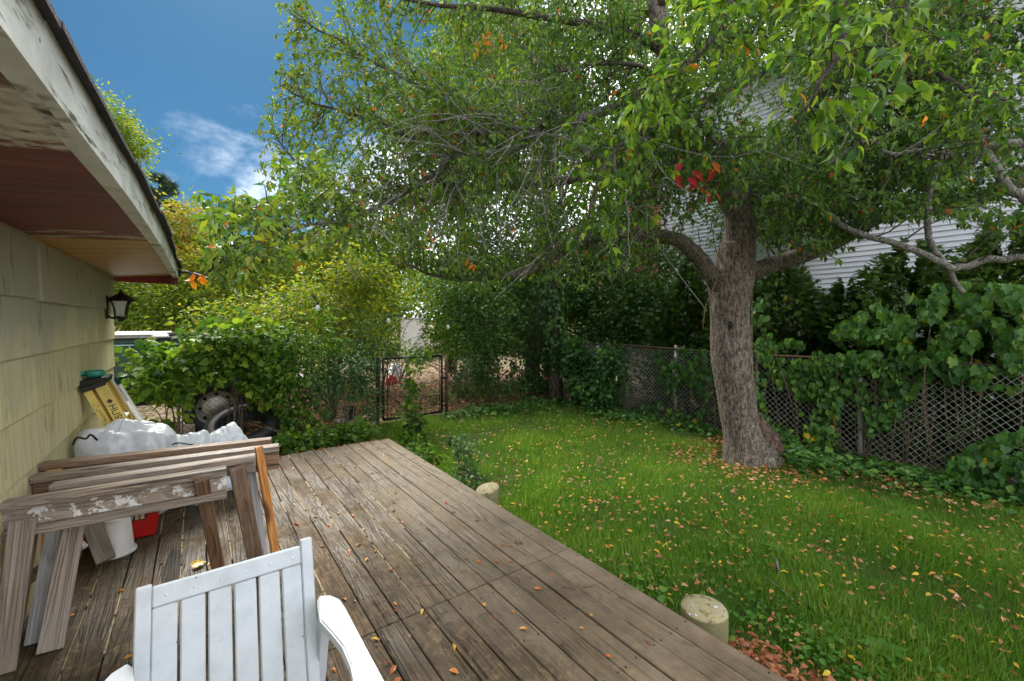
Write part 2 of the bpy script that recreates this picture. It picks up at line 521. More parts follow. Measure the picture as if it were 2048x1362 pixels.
# --- bark
def bark_mat(name, dark, mid, lite, lichen, lich_amt, scale=1.0):
    n = NT(name)
    gv = n.new('ShaderNodeNewGeometry').outputs['Position']
    mp = n.new('ShaderNodeMapping'); mp.inputs['Scale'].default_value = (26 * scale, 26 * scale, 8 * scale); n.put(mp.inputs['Vector'], gv)
    v1 = n.voronoi(mp.outputs[0], 1.0)
    nz = n.noise(gv, 34 * scale, 6, 0.7, 0.6)
    h = n.math('ADD', n.math('MULTIPLY', v1, 0.6), nz)
    col = n.ramp(h, [(0.35, dark), (0.7, mid), (1.0, lite)])
    mp3 = n.new('ShaderNodeMapping'); mp3.inputs['Scale'].default_value = (30 * scale, 30 * scale, 9 * scale); n.put(mp3.inputs['Vector'], gv)
    wv = n.new('ShaderNodeVectorMath', operation='ADD'); n.put(wv.inputs[0], mp3.outputs[0]); nn = n.new('ShaderNodeTexNoise'); n.put(nn.inputs['Vector'], gv); nn.inputs['Scale'].default_value = 16 * scale; n.put(wv.inputs[1], nn.outputs['Color'])
    crack = n.ramp(n.voronoi(wv.outputs[0], 1.0, 'DISTANCE_TO_EDGE'), [(0.0, 1), (0.10, 0)])
    col = n.mix(col, tuple(c * 0.6 for c in dark), n.math('MULTIPLY', crack, 0.75))
    h = n.math('SUBTRACT', h, n.math('MULTIPLY', crack, 0.5))
    l = n.ramp(n.noise(gv, 15 * scale, 5, 0.75), [(0.60 - lich_amt, 0), (0.66 - lich_amt, 1)])
    col = n.mix(col, lichen, n.math('MULTIPLY', l, 0.65))
    sp = n.ramp(n.voronoi(gv, 30 * scale), [(0.10, 1), (0.2, 0)])
    col = n.mix(col, tuple(c * 1.25 for c in lichen), n.math('MULTIPLY', sp, n.ramp(n.noise(gv, 6, 3), [(0.42, 0), (0.6, 0.9)])))
    return n.done(n.principled(col, 0.85, 0, n.bump(h, 0.9, 0.02), 0.25))


M['bark'] = bark_mat('tree bark', (0.045, 0.032, 0.024), (0.17, 0.132, 0.104), (0.31, 0.26, 0.215), (0.44, 0.41, 0.33), 0.015)
M['bark_foot'] = bark_mat('root bark', (0.04, 0.024, 0.016), (0.13, 0.085, 0.06), (0.25, 0.175, 0.13), (0.25, 0.20, 0.15), -0.12)
M['limb'] = bark_mat('limb bark', (0.045, 0.035, 0.028), (0.14, 0.115, 0.092), (0.25, 0.22, 0.18), (0.34, 0.34, 0.26), 0.04, 1.6)
M['twig'] = bark_mat('twig bark', (0.035, 0.026, 0.02), (0.10, 0.08, 0.062), (0.18, 0.15, 0.12), (0.26, 0.26, 0.2), 0.0, 2)
M['twig_grey'] = bark_mat('dead twig bark', (0.10, 0.095, 0.08), (0.24, 0.22, 0.185), (0.36, 0.34, 0.29), (0.42, 0.43, 0.35), 0.08, 2)
M['stem'] = bark_mat('vine stem', (0.06, 0.04, 0.025), (0.20, 0.15, 0.10), (0.32, 0.25, 0.18), (0.3, 0.3, 0.2), 0.0, 2)
M['dark_trunk'] = bark_mat('shaded trunk bark', (0.02, 0.015, 0.012), (0.07, 0.055, 0.042), (0.14, 0.11, 0.09), (0.2, 0.2, 0.15), -0.05, 0.8)

# --- leaves
ORG = (0.62, 0.20, 0.015)
M['leaf_main'] = leaf_mat('pear tree leaf', [(0.0, (0.038, 0.10, 0.032)), (0.3, (0.075, 0.165, 0.036)), (0.62, (0.13, 0.235, 0.035)), (0.9, (0.23, 0.31, 0.035)), (0.962, (0.25, 0.28, 0.03)), (0.972, ORG), (1.0, (0.55, 0.10, 0.02))])
M['leaf_bright'] = leaf_mat('bright young leaf', [(0.0, (0.05, 0.13, 0.03)), (0.4, (0.11, 0.23, 0.025)), (0.8, (0.22, 0.36, 0.03)), (0.96, (0.34, 0.44, 0.04)), (1.0, ORG)], trans=0.5)
M['leaf_red'] = leaf_mat('red autumn leaf', [(0.0, (0.42, 0.02, 0.03)), (0.6, (0.48, 0.05, 0.03)), (1.0, ORG)], glow=(1.2, 0.9, 0.8))
M['leaf_orange'] = leaf_mat('orange autumn leaf', [(0.0, (0.55, 0.13, 0.01)), (0.6, (0.68, 0.24, 0.015)), (1.0, (0.72, 0.38, 0.03))], glow=(1.2, 1.0, 0.7))
M['leaf_thicket'] = leaf_mat('yellowing thicket leaf', [(0.0, (0.045, 0.11, 0.02)), (0.35, (0.13, 0.21, 0.022)), (0.7, (0.25, 0.31, 0.025)), (0.93, (0.40, 0.38, 0.03)), (1.0, (0.50, 0.25, 0.03))], trans=0.5)
M['leaf_maple'] = leaf_mat('turning maple leaf', [(0.0, (0.09, 0.16, 0.02)), (0.4, (0.25, 0.28, 0.025)), (0.75, (0.42, 0.33, 0.03)), (1.0, (0.45, 0.15, 0.04))], trans=0.5)
M['leaf_shrub'] = leaf_mat('green shrub leaf', [(0.0, (0.03, 0.09, 0.018)), (0.4, (0.075, 0.17, 0.022)), (0.8, (0.16, 0.29, 0.03)), (0.97, (0.30, 0.40, 0.04)), (1.0, (0.50, 0.30, 0.05))], trans=0.42)
M['leaf_rose'] = leaf_mat('bluish shrub leaf', [(0.0, (0.03, 0.08, 0.03)), (0.5, (0.075, 0.16, 0.05)), (1.0, (0.17, 0.27, 0.09))], trans=0.35)
M['leaf_dark'] = leaf_mat('dark hedge leaf', [(0.0, (0.036, 0.092, 0.024)), (0.5, (0.075, 0.16, 0.032)), (0.9, (0.135, 0.23, 0.04)), (1.0, (0.25, 0.24, 0.03))], trans=0.35)
M['leaf_ever'] = leaf_mat('evergreen spray', [(0.0, (0.035, 0.08, 0.02)), (0.6, (0.075, 0.14, 0.028)), (0.93, (0.13, 0.19, 0.036)), (1.0, (0.32, 0.19, 0.02))], trans=0.25)
M['leaf_ivy'] = leaf_mat('ivy and vine leaf', [(0.0, (0.034, 0.10, 0.032)), (0.5, (0.075, 0.19, 0.038)), (0.9, (0.15, 0.29, 0.045)), (0.985, (0.22, 0.34, 0.05)), (1.0, (0.55, 0.40, 0.03))], trans=0.35)
M['pine'] = leaf_mat('pine needles', [(0.0, (0.014, 0.035, 0.02)), (1.0, (0.05, 0.09, 0.035))], trans=0.1)
M['grass'] = leaf_mat('grass blade', [(0.0, (0.055, 0.15, 0.014)), (0.45, (0.118, 0.255, 0.024)), (0.8, (0.21, 0.36, 0.045)), (0.95, (0.34, 0.41, 0.09)), (1.0, (0.42, 0.36, 0.16))], trans=0.4, rough=0.5)
M['clover'] = leaf_mat('clover leaf', [(0.0, (0.045, 0.14, 0.02)), (0.6, (0.10, 0.25, 0.03)), (1.0, (0.20, 0.36, 0.05))], trans=0.4)
M['fallen'] = leaf_mat('fallen leaf', [(0.0, (0.20, 0.07, 0.03)), (0.25, (0.42, 0.16, 0.07)), (0.5, (0.55, 0.24, 0.10)), (0.68, (0.52, 0.33, 0.20)), (0.8, (0.62, 0.26, 0.04)), (0.9, (0.70, 0.46, 0.03)), (0.955, (0.70, 0.52, 0.05)), (0.965, (0.42, 0.02, 0.03)), (1.0, (0.40, 0.05, 0.06))], trans=0.15, rough=0.5, glow=(1.1, 1, 0.8))
M['fallen_deck'] = leaf_mat('wet fallen leaf', [(0.0, (0.13, 0.04, 0.02)), (0.35, (0.40, 0.12, 0.04)), (0.65, (0.55, 0.19, 0.04)), (0.85, (0.62, 0.33, 0.05)), (0.93, (0.66, 0.45, 0.04)), (1.0, (0.40, 0.02, 0.03))], trans=0.1, rough=0.3, glow=(1.1, 1, 0.8))

# --- ground
n = NT('lawn soil')
gv = n.new('ShaderNodeNewGeometry').outputs['Position']
col = n.ramp(n.noise(gv, 5, 6, 0.7), [(0.3, (0.035, 0.03, 0.012)), (0.5, (0.045, 0.07, 0.015)), (0.72, (0.06, 0.115, 0.02))])
col = n.mix(col, (0.10, 0.065, 0.035), n.ramp(n.noise(gv, 1.3, 5), [(0.55, 0), (0.75, 0.8)]))
M['lawn'] = n.done(n.principled(col, 0.95, 0, n.bump(n.noise(gv, 40, 4), 0.7, 0.02), 0.2))
n = NT('leaf litter earth')
gv = n.new('ShaderNodeNewGeometry').outputs['Position']
vz = n.new('ShaderNodeTexVoronoi'); n.put(vz.inputs['Vector'], gv); vz.inputs['Scale'].default_value = 13
cc = n.sep(vz.outputs['Color'])
col = n.ramp(cc[0], [(0.0, (0.06, 0.035, 0.02)), (0.3, (0.16, 0.10, 0.06)), (0.55, (0.30, 0.20, 0.14)), (0.75, (0.40, 0.29, 0.22)), (0.85, (0.10, 0.15, 0.03)), (1.0, (0.14, 0.19, 0.04))])
col = n.mix(col, (0.06, 0.04, 0.025), n.ramp(n.noise(gv, 3, 5), [(0.5, 0), (0.7, 0.75)]))
M['litter'] = n.done(n.principled(col, 0.9, 0, n.bump(vz.outputs['Distance'], 0.8, 0.03), 0.2))

n = NT('concrete post with lichen')
gv = n.new('ShaderNodeNewGeometry').outputs['Position']
vz = n.voronoi(gv, 34)
col = n.ramp(n.noise(gv, 26, 7, 0.75), [(0.36, (0.10, 0.085, 0.055)), (0.45, (0.30, 0.26, 0.12)), (0.52, (0.42, 0.36, 0.20)), (0.57, (0.20, 0.17, 0.15)), (0.63, (0.66, 0.65, 0.60))])
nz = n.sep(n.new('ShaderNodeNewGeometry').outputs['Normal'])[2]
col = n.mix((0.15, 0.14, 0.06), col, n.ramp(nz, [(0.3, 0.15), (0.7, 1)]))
M['concrete'] = n.done(n.principled(col, 0.9, 0, n.bump(n.noise(gv, 60, 4), 0.6, 0.006), 0.25))

n = NT('clear bag plastic')
gv = n.coord('Object')
wr = n.noise(gv, 7, 5, 0.6, 2.0)
ridge = n.math('ABSOLUTE', n.math('SUBTRACT', wr, 0.5))
col = n.ramp(n.noise(gv, 6, 4), [(0.35, (0.62, 0.67, 0.71)), (0.6, (0.80, 0.83, 0.86)), (0.8, (0.86, 0.88, 0.90))])
col = n.mix(col, (0.42, 0.50, 0.68), n.ramp(n.noise(gv, 8, 2), [(0.64, 0), (0.74, 0.5)]))
p = n.principled(col, 0.16, 0, n.bump(ridge, 0.45, 0.02), 0.6, 0.3)
tb = n.new('ShaderNodeBsdfTranslucent'); tb.inputs['Color'].default_value = (0.85, 0.89, 0.93, 1)
ms = n.new('ShaderNodeMixShader'); ms.inputs[0].default_value = 0.35
n.t.links.new(p, ms.inputs[1]); n.t.links.new(tb.outputs[0], ms.inputs[2])
M['bag'] = n.done(ms.outputs[0])

n = NT('puddle water')
M['water'] = n.done(n.principled((0.03, 0.028, 0.024), 0.03, 0, n.bump(n.noise(n.coord('Object'), 14, 2), 0.04, 0.002), 0.9, 0, 0.45))
n = NT('lamp glass')
M['glass'] = n.done(n.principled(n.ramp(n.noise(n.coord('Object', (30, 30, 2)), 1), [(0.3, (0.55, 0.58, 0.52)), (0.7, (0.72, 0.75, 0.70))]), 0.18, 0, None, 0.6, 0, 0.75))
n = NT('car glass')
M['car_glass'] = n.done(n.principled((0.01, 0.012, 0.014), 0.06, 0, None, 0.7))
n = NT('window glass')
M['pane_glass'] = n.done(n.principled((0.16, 0.19, 0.25), 0.12, 0, None, 0.6))
n = NT('vinyl siding')
gv = n.new('ShaderNodeNewGeometry').outputs['Position']
M['vinyl'] = n.done(n.principled(n.ramp(n.noise(gv, 1.5, 4), [(0.3, (0.78, 0.79, 0.81)), (0.7, (0.86, 0.86, 0.87))]), 0.45))
n = NT('foundation')
M['foundation'] = n.done(n.principled(n.ramp(n.noise(n.coord('Object'), 3, 5), [(0.3, (0.42, 0.42, 0.44)), (0.7, (0.52, 0.52, 0.53))]), 0.8))
n = NT('chimney brick')
M['brick'] = n.done(n.principled(n.mix(n.ramp(n.noise(n.coord('Object'), 20, 4), [(0.3, (0.36, 0.12, 0.08)), (0.7, (0.52, 0.22, 0.16))]), n.ramp(n.random(), [(0, 0.75), (1, 1.2)]), 1, 'MULTIPLY'), 0.85))
M['mortar'] = plain('mortar', (0.42, 0.38, 0.34), 0.9)

# ------------------------------------------------------------------ geometry helpers
class MB:
    """collects shapes; build() links them as one mesh object"""

    def __init__(self):
        self.v, self.f = [], []

    def add(self, verts, faces):
        o = len(self.v)
        self.v += [tuple(p) for p in verts]
        self.f += [tuple(i + o for i in f) for f in faces]
        return self

    def box(self, lo, hi, bev=0.0):
        x0, y0, z0 = lo
        x1, y1, z1 = hi
        return self.hexa([(x0, y0, z0), (x1, y0, z0), (x1, y1, z0), (x0, y1, z0), (x0, y0, z1), (x1, y0, z1), (x1, y1, z1), (x0, y1, z1)], bev)

    def hexa(self, p, bev=0.0):
        faces = [(0, 3, 2, 1), (4, 5, 6, 7), (0, 1, 5, 4), (1, 2, 6, 5), (2, 3, 7, 6), (3, 0, 4, 7)]
        if bev <= 0:
            return self.add(p, faces)
        bm = bmesh.new()
        vs_ = [bm.verts.new(q) for q in p]
        for f in faces:
            bm.faces.new([vs_[i] for i in f])
        bmesh.ops.bevel(bm, geom=list(bm.edges), offset=bev, segments=1, affect='EDGES')
        bm.verts.index_update()
        r = self.add([v.co[:] for v in bm.verts], [[v.index for v in f.verts] for f in bm.faces])
        bm.free()
        return r

    def beam(self, a, b, w, h, up=(0, 0, 1), bev=0.0):
        """bar from a to b; w across, h along up"""
        a, b, up = Vector(a), Vector(b), Vector(up)
        d = (b - a).normalized()
        s = d.cross(up).normalized()
        u = s.cross(d).normalized()
        q = []
        for e in (-1, 1):
            for p in (a, b):
                pass
        q = [a - s * w / 2 - u * h / 2, a + s * w / 2 - u * h / 2, b + s * w / 2 - u * h / 2, b - s * w / 2 - u * h / 2,
             a - s * w / 2 + u * h / 2, a + s * w / 2 + u * h / 2, b + s * w / 2 + u * h / 2, b - s * w / 2 + u * h / 2]
        return self.hexa(q, bev)

    def tube(self, pts, rad, n=8, cap=True, fn=None):
        pts = [Vector(p) for p in pts]
        k = len(pts)
        rad = [rad] * k if isinstance(rad, (int, float)) else list(rad)
        up = Vector((0.13, 0.21, 1)).normalized()
        vs_, fs = [], []
        prev = None
        for i, p in enumerate(pts):
            d = (pts[min(i + 1, k - 1)] - pts[max(i - 1, 0)])
            d = d.normalized() if d.length > 1e-9 else Vector((0, 0, 1))
            if prev is None:
                a = d.orthogonal().normalized()
            else:
                a = (prev - d * prev.dot(d))
                a = a.normalized() if a.length > 1e-6 else d.orthogonal().normalized()
            prev = a
            b = d.cross(a)
            for j in range(n):
                th = 2 * math.pi * j / n
                r = rad[i]
                if fn:
                    r *= fn(i, th)
                vs_.append(p + a * (r * math.cos(th)) + b * (r * math.sin(th)))
        for i in range(k - 1):
            for j in range(n):
                j2 = (j + 1) % n
                fs.append((i * n + j, i * n + j2, (i + 1) * n + j2, (i + 1) * n + j))
        if cap:
            fs.append(tuple(range(n - 1, -1, -1)))
            fs.append(tuple((k - 1) * n + j for j in range(n)))
        return self.add(vs_, fs)

    def lathe(self, prof, c, n=24, axis=(0, 0, 1), close=False):
        """prof: (radius, height) pairs round an axis through c"""
        c, ax = Vector(c), Vector(axis).normalized()
        a = ax.orthogonal().normalized()
        b = ax.cross(a)
        vs_, fs = [], []
        for r, h in prof:
            for j in range(n):
                th = 2 * math.pi * j / n
                vs_.append(c + ax * h + a * (r * math.cos(th)) + b * (r * math.sin(th)))
        k = len(prof)
        for i in range(k if close else k - 1):
            i2 = (i + 1) % k
            for j in range(n):
                j2 = (j + 1) % n
                fs.append((i * n + j, i * n + j2, i2 * n + j2, i2 * n + j))
        return self.add(vs_, fs)

    def build(self, name, m, parent=None, smooth=False, origin=None, kind=None):
        me = bpy.data.meshes.new(name)
        v = self.v
        if origin is not None:
            o0 = Vector(origin)
            v = [tuple(Vector(p) - o0) for p in v]
        me.from_pydata(v, [], self.f)
        me.update()
        if smooth:
            me.polygons.foreach_set('use_smooth', np.ones(len(me.polygons), bool))
        me.materials.append(M[m] if isinstance(m, str) else m)
        return link(name, me, parent, origin, kind)


def link(name, me, parent=None, loc=None, kind=None):
    o = bpy.data.objects.new(name, me)
    COL.objects.link(o)
    if parent is not None:
        o.parent = parent            # parents sit unrotated; child offsets are relative to them
        o.matrix_parent_inverse = Matrix.Translation(-parent_loc(parent))
    if loc is not None:
        o.location = loc
    if kind:
        o['kind'] = kind
    return o


def parent_loc(o):
    p = Vector(o.location)
    if o.parent is not None:
        p = o.matrix_parent_inverse @ p + parent_loc(o.parent)
    return p


def tag(o, label=None, cat=None, group=None, kind=None):
    if label:
        o['label'] = label
    if cat:
        o['category'] = cat
    if group:
        o['group'] = group
    if kind:
        o['kind'] = kind
    return o


def thing(name, label, cat, loc=(0, 0, 0), group=None):
    o = bpy.data.objects.new(name, None)
    o.empty_display_size = 0.1
    COL.objects.link(o)
    o.location = loc
    return tag(o, label, cat, group)


def smooth_path(pts, sub=5):
    """Catmull-Rom through tuples of any length"""
    P = np.array(pts, float)
    if len(P) < 3:
        P = np.vstack([P[0], (P[0] + P[-1]) / 2, P[-1]])
    Q = np.vstack([2 * P[0] - P[1], P, 2 * P[-1] - P[-2]])
    out = []
    for i in range(1, len(Q) - 2):
        for u in np.linspace(0, 1, sub, endpoint=False):
            p0, p1, p2, p3 = Q[i - 1], Q[i], Q[i + 1], Q[i + 2]
            out.append(0.5 * (2 * p1 + (p2 - p0) * u + (2 * p0 - 5 * p1 + 4 * p2 - p3) * u * u + (3 * p1 - p0 - 3 * p2 + p3) * u ** 3))
    out.append(P[-1])
    return np.array(out)


# leaf shapes: x across, y along the blade, z the upper side; triangles only
def tmpl(kind):
    if kind == 'oval':      # pointed oval, folded at the midrib, tip drooping
        v = [(0, 0, 0), (-.17, .25, .09), (0, .27, .02), (.17, .25, .09), (-.21, .55, .06), (0, .58, -.03), (.21, .55, .06), (0.03, .97, -.26)]
        f = [(0, 2, 1), (0, 3, 2), (1, 2, 5), (1, 5, 4), (2, 3, 6), (2, 6, 5), (4, 5, 7), (5, 6, 7)]
    elif kind == 'slim':
        v = [(0, 0, 0), (-.15, .45, .05), (0, .47, -.01), (.15, .45, .05), (0, 1, -.12)]
        f = [(0, 2, 1), (0, 3, 2), (1, 2, 4), (2, 3, 4)]
    elif kind == 'leaf4':
        v = [(0, 0, 0), (-.22, .42, .06), (0, .45, -.01), (.22, .42, .06), (0, 1, -.15)]
        f = [(0, 2, 1), (0, 3, 2), (1, 2, 4), (2, 3, 4)]
    elif kind == 'kite':
        v = [(0, 0, 0), (-.26, .45, .06), (.26, .45, .06), (0, 1, -.1)]
        f = [(0, 2, 1), (1, 2, 3)]
    elif kind == 'round':
        v = [(0, 0, 0), (-.34, .2, .05), (-.42, .55, .04), (0, 1, -.06), (.42, .55, .04), (.34, .2, .05), (0, .45, 0)]
        f = [(0, 6, 1), (1, 6, 2), (2, 6, 3), (3, 6, 4), (4, 6, 5), (5, 6, 0)]
    elif kind == 'lobed':   # five-lobed ivy / grape leaf
        v = [(0, .06, 0), (-.22, -.06, .04), (-.44, .16, -.02), (-.37, .36, .03), (-.45, .6, -.05), (-.22, .68, .03), (0, 1, -.14),
             (.22, .68, .03), (.45, .6, -.05), (.37, .36, .03), (.44, .16, -.02), (.22, -.06, .04), (0, .42, -.02)]
        f = [(i, 12, i + 1) for i in range(0, 11)] + [(11, 12, 0)]
        f = [(a, b, c) if a < 12 else (a, b, c) for a, b, c in f]
    elif kind == 'spray':   # flat evergreen fan
        v = [(0, 0, 0), (-.30, .42, .02), (-.1, .5, 0), (-.22, .85, -.05), (0, .68, 0), (0.03, 1, -.08), (.1, .5, 0), (.27, .75, -.03), (.3, .36, .02)]
        f = [(0, 2, 1), (2, 4, 3), (0, 4, 2), (0, 6, 4), (4, 6, 5), (6, 8, 7), (0, 8, 6)]
    elif kind == 'needle':
        v = [(-.02, 0, 0), (.02, 0, 0), (0, 1, 0)]
        f = [(0, 1, 2)]
    elif kind == 'blade':   # grass
        v = [(-.032, 0, 0), (.032, 0, 0), (-.026, .55, .12), (.026, .55, .12), (0, .98, .45)]
        f = [(0, 1, 3), (0, 3, 2), (2, 3, 4)]
    v = np.array(v, float)
    if kind in ('lobed', 'round'):      # folded along the midrib, tip curling down
        v[:, 2] += 0.30 * np.abs(v[:, 0]) - 0.16 * v[:, 1] ** 2
    return v, np.array(f, int)


TM = {k: tmpl(k) for k in ('oval', 'slim', 'leaf4', 'kite', 'round', 'lobed', 'spray', 'needle', 'blade')}


def unit(a):
    return a / np.maximum(np.linalg.norm(a, axis=-1, keepdims=True), 1e-9)


def leaf_mesh(name, kind, pos, dirs, nrm, size, rnd, m):
    """one mesh from many leaves"""
    V, Fc = TM[kind]
    pos = np.asarray(pos, float)
    N = len(pos)
    y = unit(np.asarray(dirs, float))
    z = np.asarray(nrm, float)
    z = z - (z * y).sum(1, keepdims=True) * y
    z = unit(z + 1e-6)
    x = np.cross(y, z)
    size = np.broadcast_to(np.asarray(size, float), (N,))
    P = pos[:, None, :] + size[:, None, None] * (V[None, :, 0, None] * x[:, None, :] + V[None, :, 1, None] * y[:, None, :] + V[None, :, 2, None] * z[:, None, :])
    P = P.reshape(-1, 3)
    F = (Fc[None] + (np.arange(N) * len(V))[:, None, None]).reshape(-1)
    me = bpy.data.meshes.new(name)
    me.vertices.add(len(P))
    me.vertices.foreach_set('co', P.astype(np.float32).ravel())
    nf = len(F) // 3
    me.loops.add(len(F))
    me.loops.foreach_set('vertex_index', F.astype(np.int32))
    me.polygons.add(nf)
    me.polygons.foreach_set('loop_start', np.arange(0, nf * 3, 3, dtype=np.int32))
    me.polygons.foreach_set('loop_total', np.full(nf, 3, np.int32))
    at = me.attributes.new('rnd', 'FLOAT', 'POINT')
    at.data.foreach_set('value', np.repeat(np.asarray(rnd, float), len(V)).astype(np.float32))
    me.update(calc_edges=True)
    me.validate()
    me.materials.append(M[m])
    return me


def leaf_cloud(name, kind, pos, dirs, nrm, size, rnd, m, parent, kindprop='stuff'):
    return link(name, leaf_mesh(name, kind, pos, dirs, nrm, size, rnd, m), parent, None, kindprop)


_single = {}


def single_leaf(name, kind, pos, d, nrm, size, rnd, m, parent=None):
    """a leaf of its own, sharing mesh data with its look-alikes"""
    key = (kind, m, round(rnd * 12))
    if key not in _single:
        _single[key] = leaf_mesh('leaf', kind, [(0, 0, 0)], [(0, 1, 0)], [(0, 0, 1)], 1.0, [min(1, key[2] / 12)], m)
    y = Vector(d).normalized()
    z = Vector(nrm)
    z = (z - y * z.dot(y))
    z = z.normalized() if z.length > 1e-6 else y.orthogonal().normalized()
    x = y.cross(z)
    o = bpy.data.objects.new(name, _single[key])
    COL.objects.link(o)
    mat = Matrix((x, y, z)).transposed().to_4x4()
    mat = Matrix.Translation(Vector(pos)) @ mat @ Matrix.Diagonal((size, size, size, 1))
    if parent is not None:
        o.parent = parent
        o.matrix_parent_inverse = Matrix.Translation(-parent_loc(parent))
    o.matrix_basis = mat
    return o


# ------------------------------------------------------------------ ground
def sheet(name, x0, x1, y0, y1, z, m, res=1.0, bump=0.0, kind='structure'):
    nx, ny = max(1, int((x1 - x0) / res)), max(1, int((y1 - y0) / res))
    b = MB()
    vs_ = []
    for j in range(ny + 1):
        for i in range(nx + 1):
            x, y = x0 + (x1 - x0) * i / nx, y0 + (y1 - y0) * j / ny
            vs_.append((x, y, z + (bump * mnoise.noise(Vector((x * 0.9, y * 0.9, 3))) if 0 < i < nx and 0 < j < ny else 0)))
    fs = [(j * (nx + 1) + i, j * (nx + 1) + i + 1, (j + 1) * (nx + 1) + i + 1, (j + 1) * (nx + 1) + i) for j in range(ny) for i in range(nx)]
    return b.add(vs_, fs).build(name, m, None, True, None, kind)


sheet('ground', -160, 160, -60, 260, -0.03, 'litter', 20)
sheet('lawn', 2.0, 7.05, -6, 7.75, 0.0, 'lawn', 0.25, 0.025)
# ------------------------------------------------------------------ deck
deck = thing('deck', 'low weathered timber deck of wet grey brown planks beside the house', 'deck', (0.7, 2.2, 0))
PITCH = 0.140
EDGE = 2.155
JOINT = 2.24
END = 5.83
b = MB()
b.box((WALL_X + 0.01, -1.9, 0.02), (EDGE - 0.05, END - 0.06, DECK - 0.055))
b.build('subframe', 'dirt', deck)
k = 0
x1 = EDGE
while x1 > WALL_X + 0.05:
    x0 = max(x1 - PITCH + 0.006 + random.uniform(-0.0015, 0.0015), WALL_X + 0.012)
    j = JOINT + (0 if k != 12 else -0.42) + random.uniform(-0.003, 0.003)
    segs = [(-1.9 + random.uniform(0, 0.02), j - 0.003), (j + 0.003, END + random.uniform(-0.012, 0.02))]
    for (ya, yb) in segs:
        zt = DECK + random.uniform(-0.002, 0.002)
        cx0, cy0 = (x0 + x1) / 2, (ya + yb) / 2
        tl = random.uniform(-0.0016, 0.0016)
        mb = MB()
        mb.hexa([(x0, ya, zt - 0.04), (x1, ya, zt - 0.04), (x1, yb, zt - 0.04), (x0, yb, zt - 0.04),
                 (x0, ya, zt - tl), (x1, ya, zt + tl), (x1, yb, zt + tl), (x0, yb, zt - tl)], 0.004)
        mb.build('plank', 'deck', deck, False, (cx0, cy0, zt))
    x1 -= PITCH
    k += 1
mb = MB().box((EDGE - 0.045, -1.9, 0.03), (EDGE - 0.006, END - 0.03, DECK - 0.045), 0.003)
mb.build('rim_board', 'deck', deck, False, (EDGE, 2, 0.1))
mb = MB().box((WALL_X + 0.02, END - 0.055, 0.03), (EDGE - 0.05, END - 0.012, DECK - 0.045), 0.003)
mb.build('rim_board', 'deck', deck, False, (0.7, END, 0.1))
# nail heads: two per joist on every plank
nh = MB()
for i in range(21):
    xc = EDGE - PITCH * (i + 0.5)
    for yy in np.arange(0.9, END, 0.41):
        for dx in (-0.042, 0.042):
            if xc + dx > WALL_X + 0.03:
                nh.lathe([(0.0001, DECK + 0.0035), (0.004, DECK + 0.003), (0.004, DECK - 0.002)], (xc + dx, yy + random.uniform(-.006, .006), 0), 6)
nh.build('nail_heads', 'black_metal', deck, False, None, 'stuff')

# pale needles and seed husks caught in the gaps between planks
gd = MB()
for i in range(1, 21):
    xc = EDGE - PITCH * i + 0.003
    yy = 1.2
    while yy < END - 0.05:
        L = random.uniform(0.05, 0.35)
        q = mnoise.noise(Vector((xc * 3, yy * 0.7, 4))) + (yy - 3.2) * 0.10
        if q > 0.02 and xc < 1.5 - 0.25 * max(0, 3.2 - yy) and yy > 2.3:
            gd.box((xc - 0.0045, yy, DECK - 0.02), (xc + 0.0045, min(yy + L, END - 0.01), DECK - 0.0035 + random.uniform(-.002, .0015)))
        yy += L + random.uniform(0.0, 0.05)
gd.build('gap_debris', 'debris', deck, False, None, 'stuff')

# shallow puddles that lie in the dished planks
def puddle(cx_, cy_, lx, ly, label):
    b = MB()
    pts = []
    for i in range(22):
        a = 2 * math.pi * i / 22
        r = 1 + 0.32 * mnoise.noise(Vector((math.cos(a) * 1.6 + cx_, math.sin(a) * 1.6, cy_))) + 0.12 * math.sin(5 * a + cx_ * 9)
        pts.append((cx_ + lx * r * math.cos(a), cy_ + ly * r * math.sin(a), DECK + 0.0045))
    b.add(pts + [(cx_, cy_, DECK + 0.0052)], [(i, (i + 1) % 22, 22) for i in range(22)])
    tag(b.build('puddle', 'water', None, True), label, 'puddle', 'rain puddles on the deck')


puddle(-0.13, 3.55, 0.052, 0.36, 'long narrow rain puddle on the deck planks near the white bucket')
# concrete stub posts at the deck edge
def stub(x, y, r, ztop, tilt, label):
    c = (x, y, 0)
    b = MB()
    prof = [(r * 1.02, -0.1), (r * 1.0, ztop * 0.5), (r, ztop - 0.012), (r * 0.95, ztop), (r * 0.5, ztop + 0.004), (0.001, ztop + 0.005)]
    b.lathe(prof, (0, 0, 0), 28)
    b.v = [(px * (1 + 0.03 * mnoise.noise(Vector((px * 9, py * 9, pz * 5)))), py, pz + (tilt * px if pz > 0.1 else 0)) for px, py, pz in b.v]
    o = b.build('stub_post', 'concrete', None, True)
    o.location = c
    tag(o, label, 'post', 'round stub posts along the deck edge')


stub(2.285, 1.30, 0.123, 0.275, 0.0, 'round concrete stub post with lichen covered top, leaf pile beside it')
stub(2.275, 3.50, 0.112, 0.255, 0.22, 'round concrete stub post with slanted purple grey top, weeds beside it')

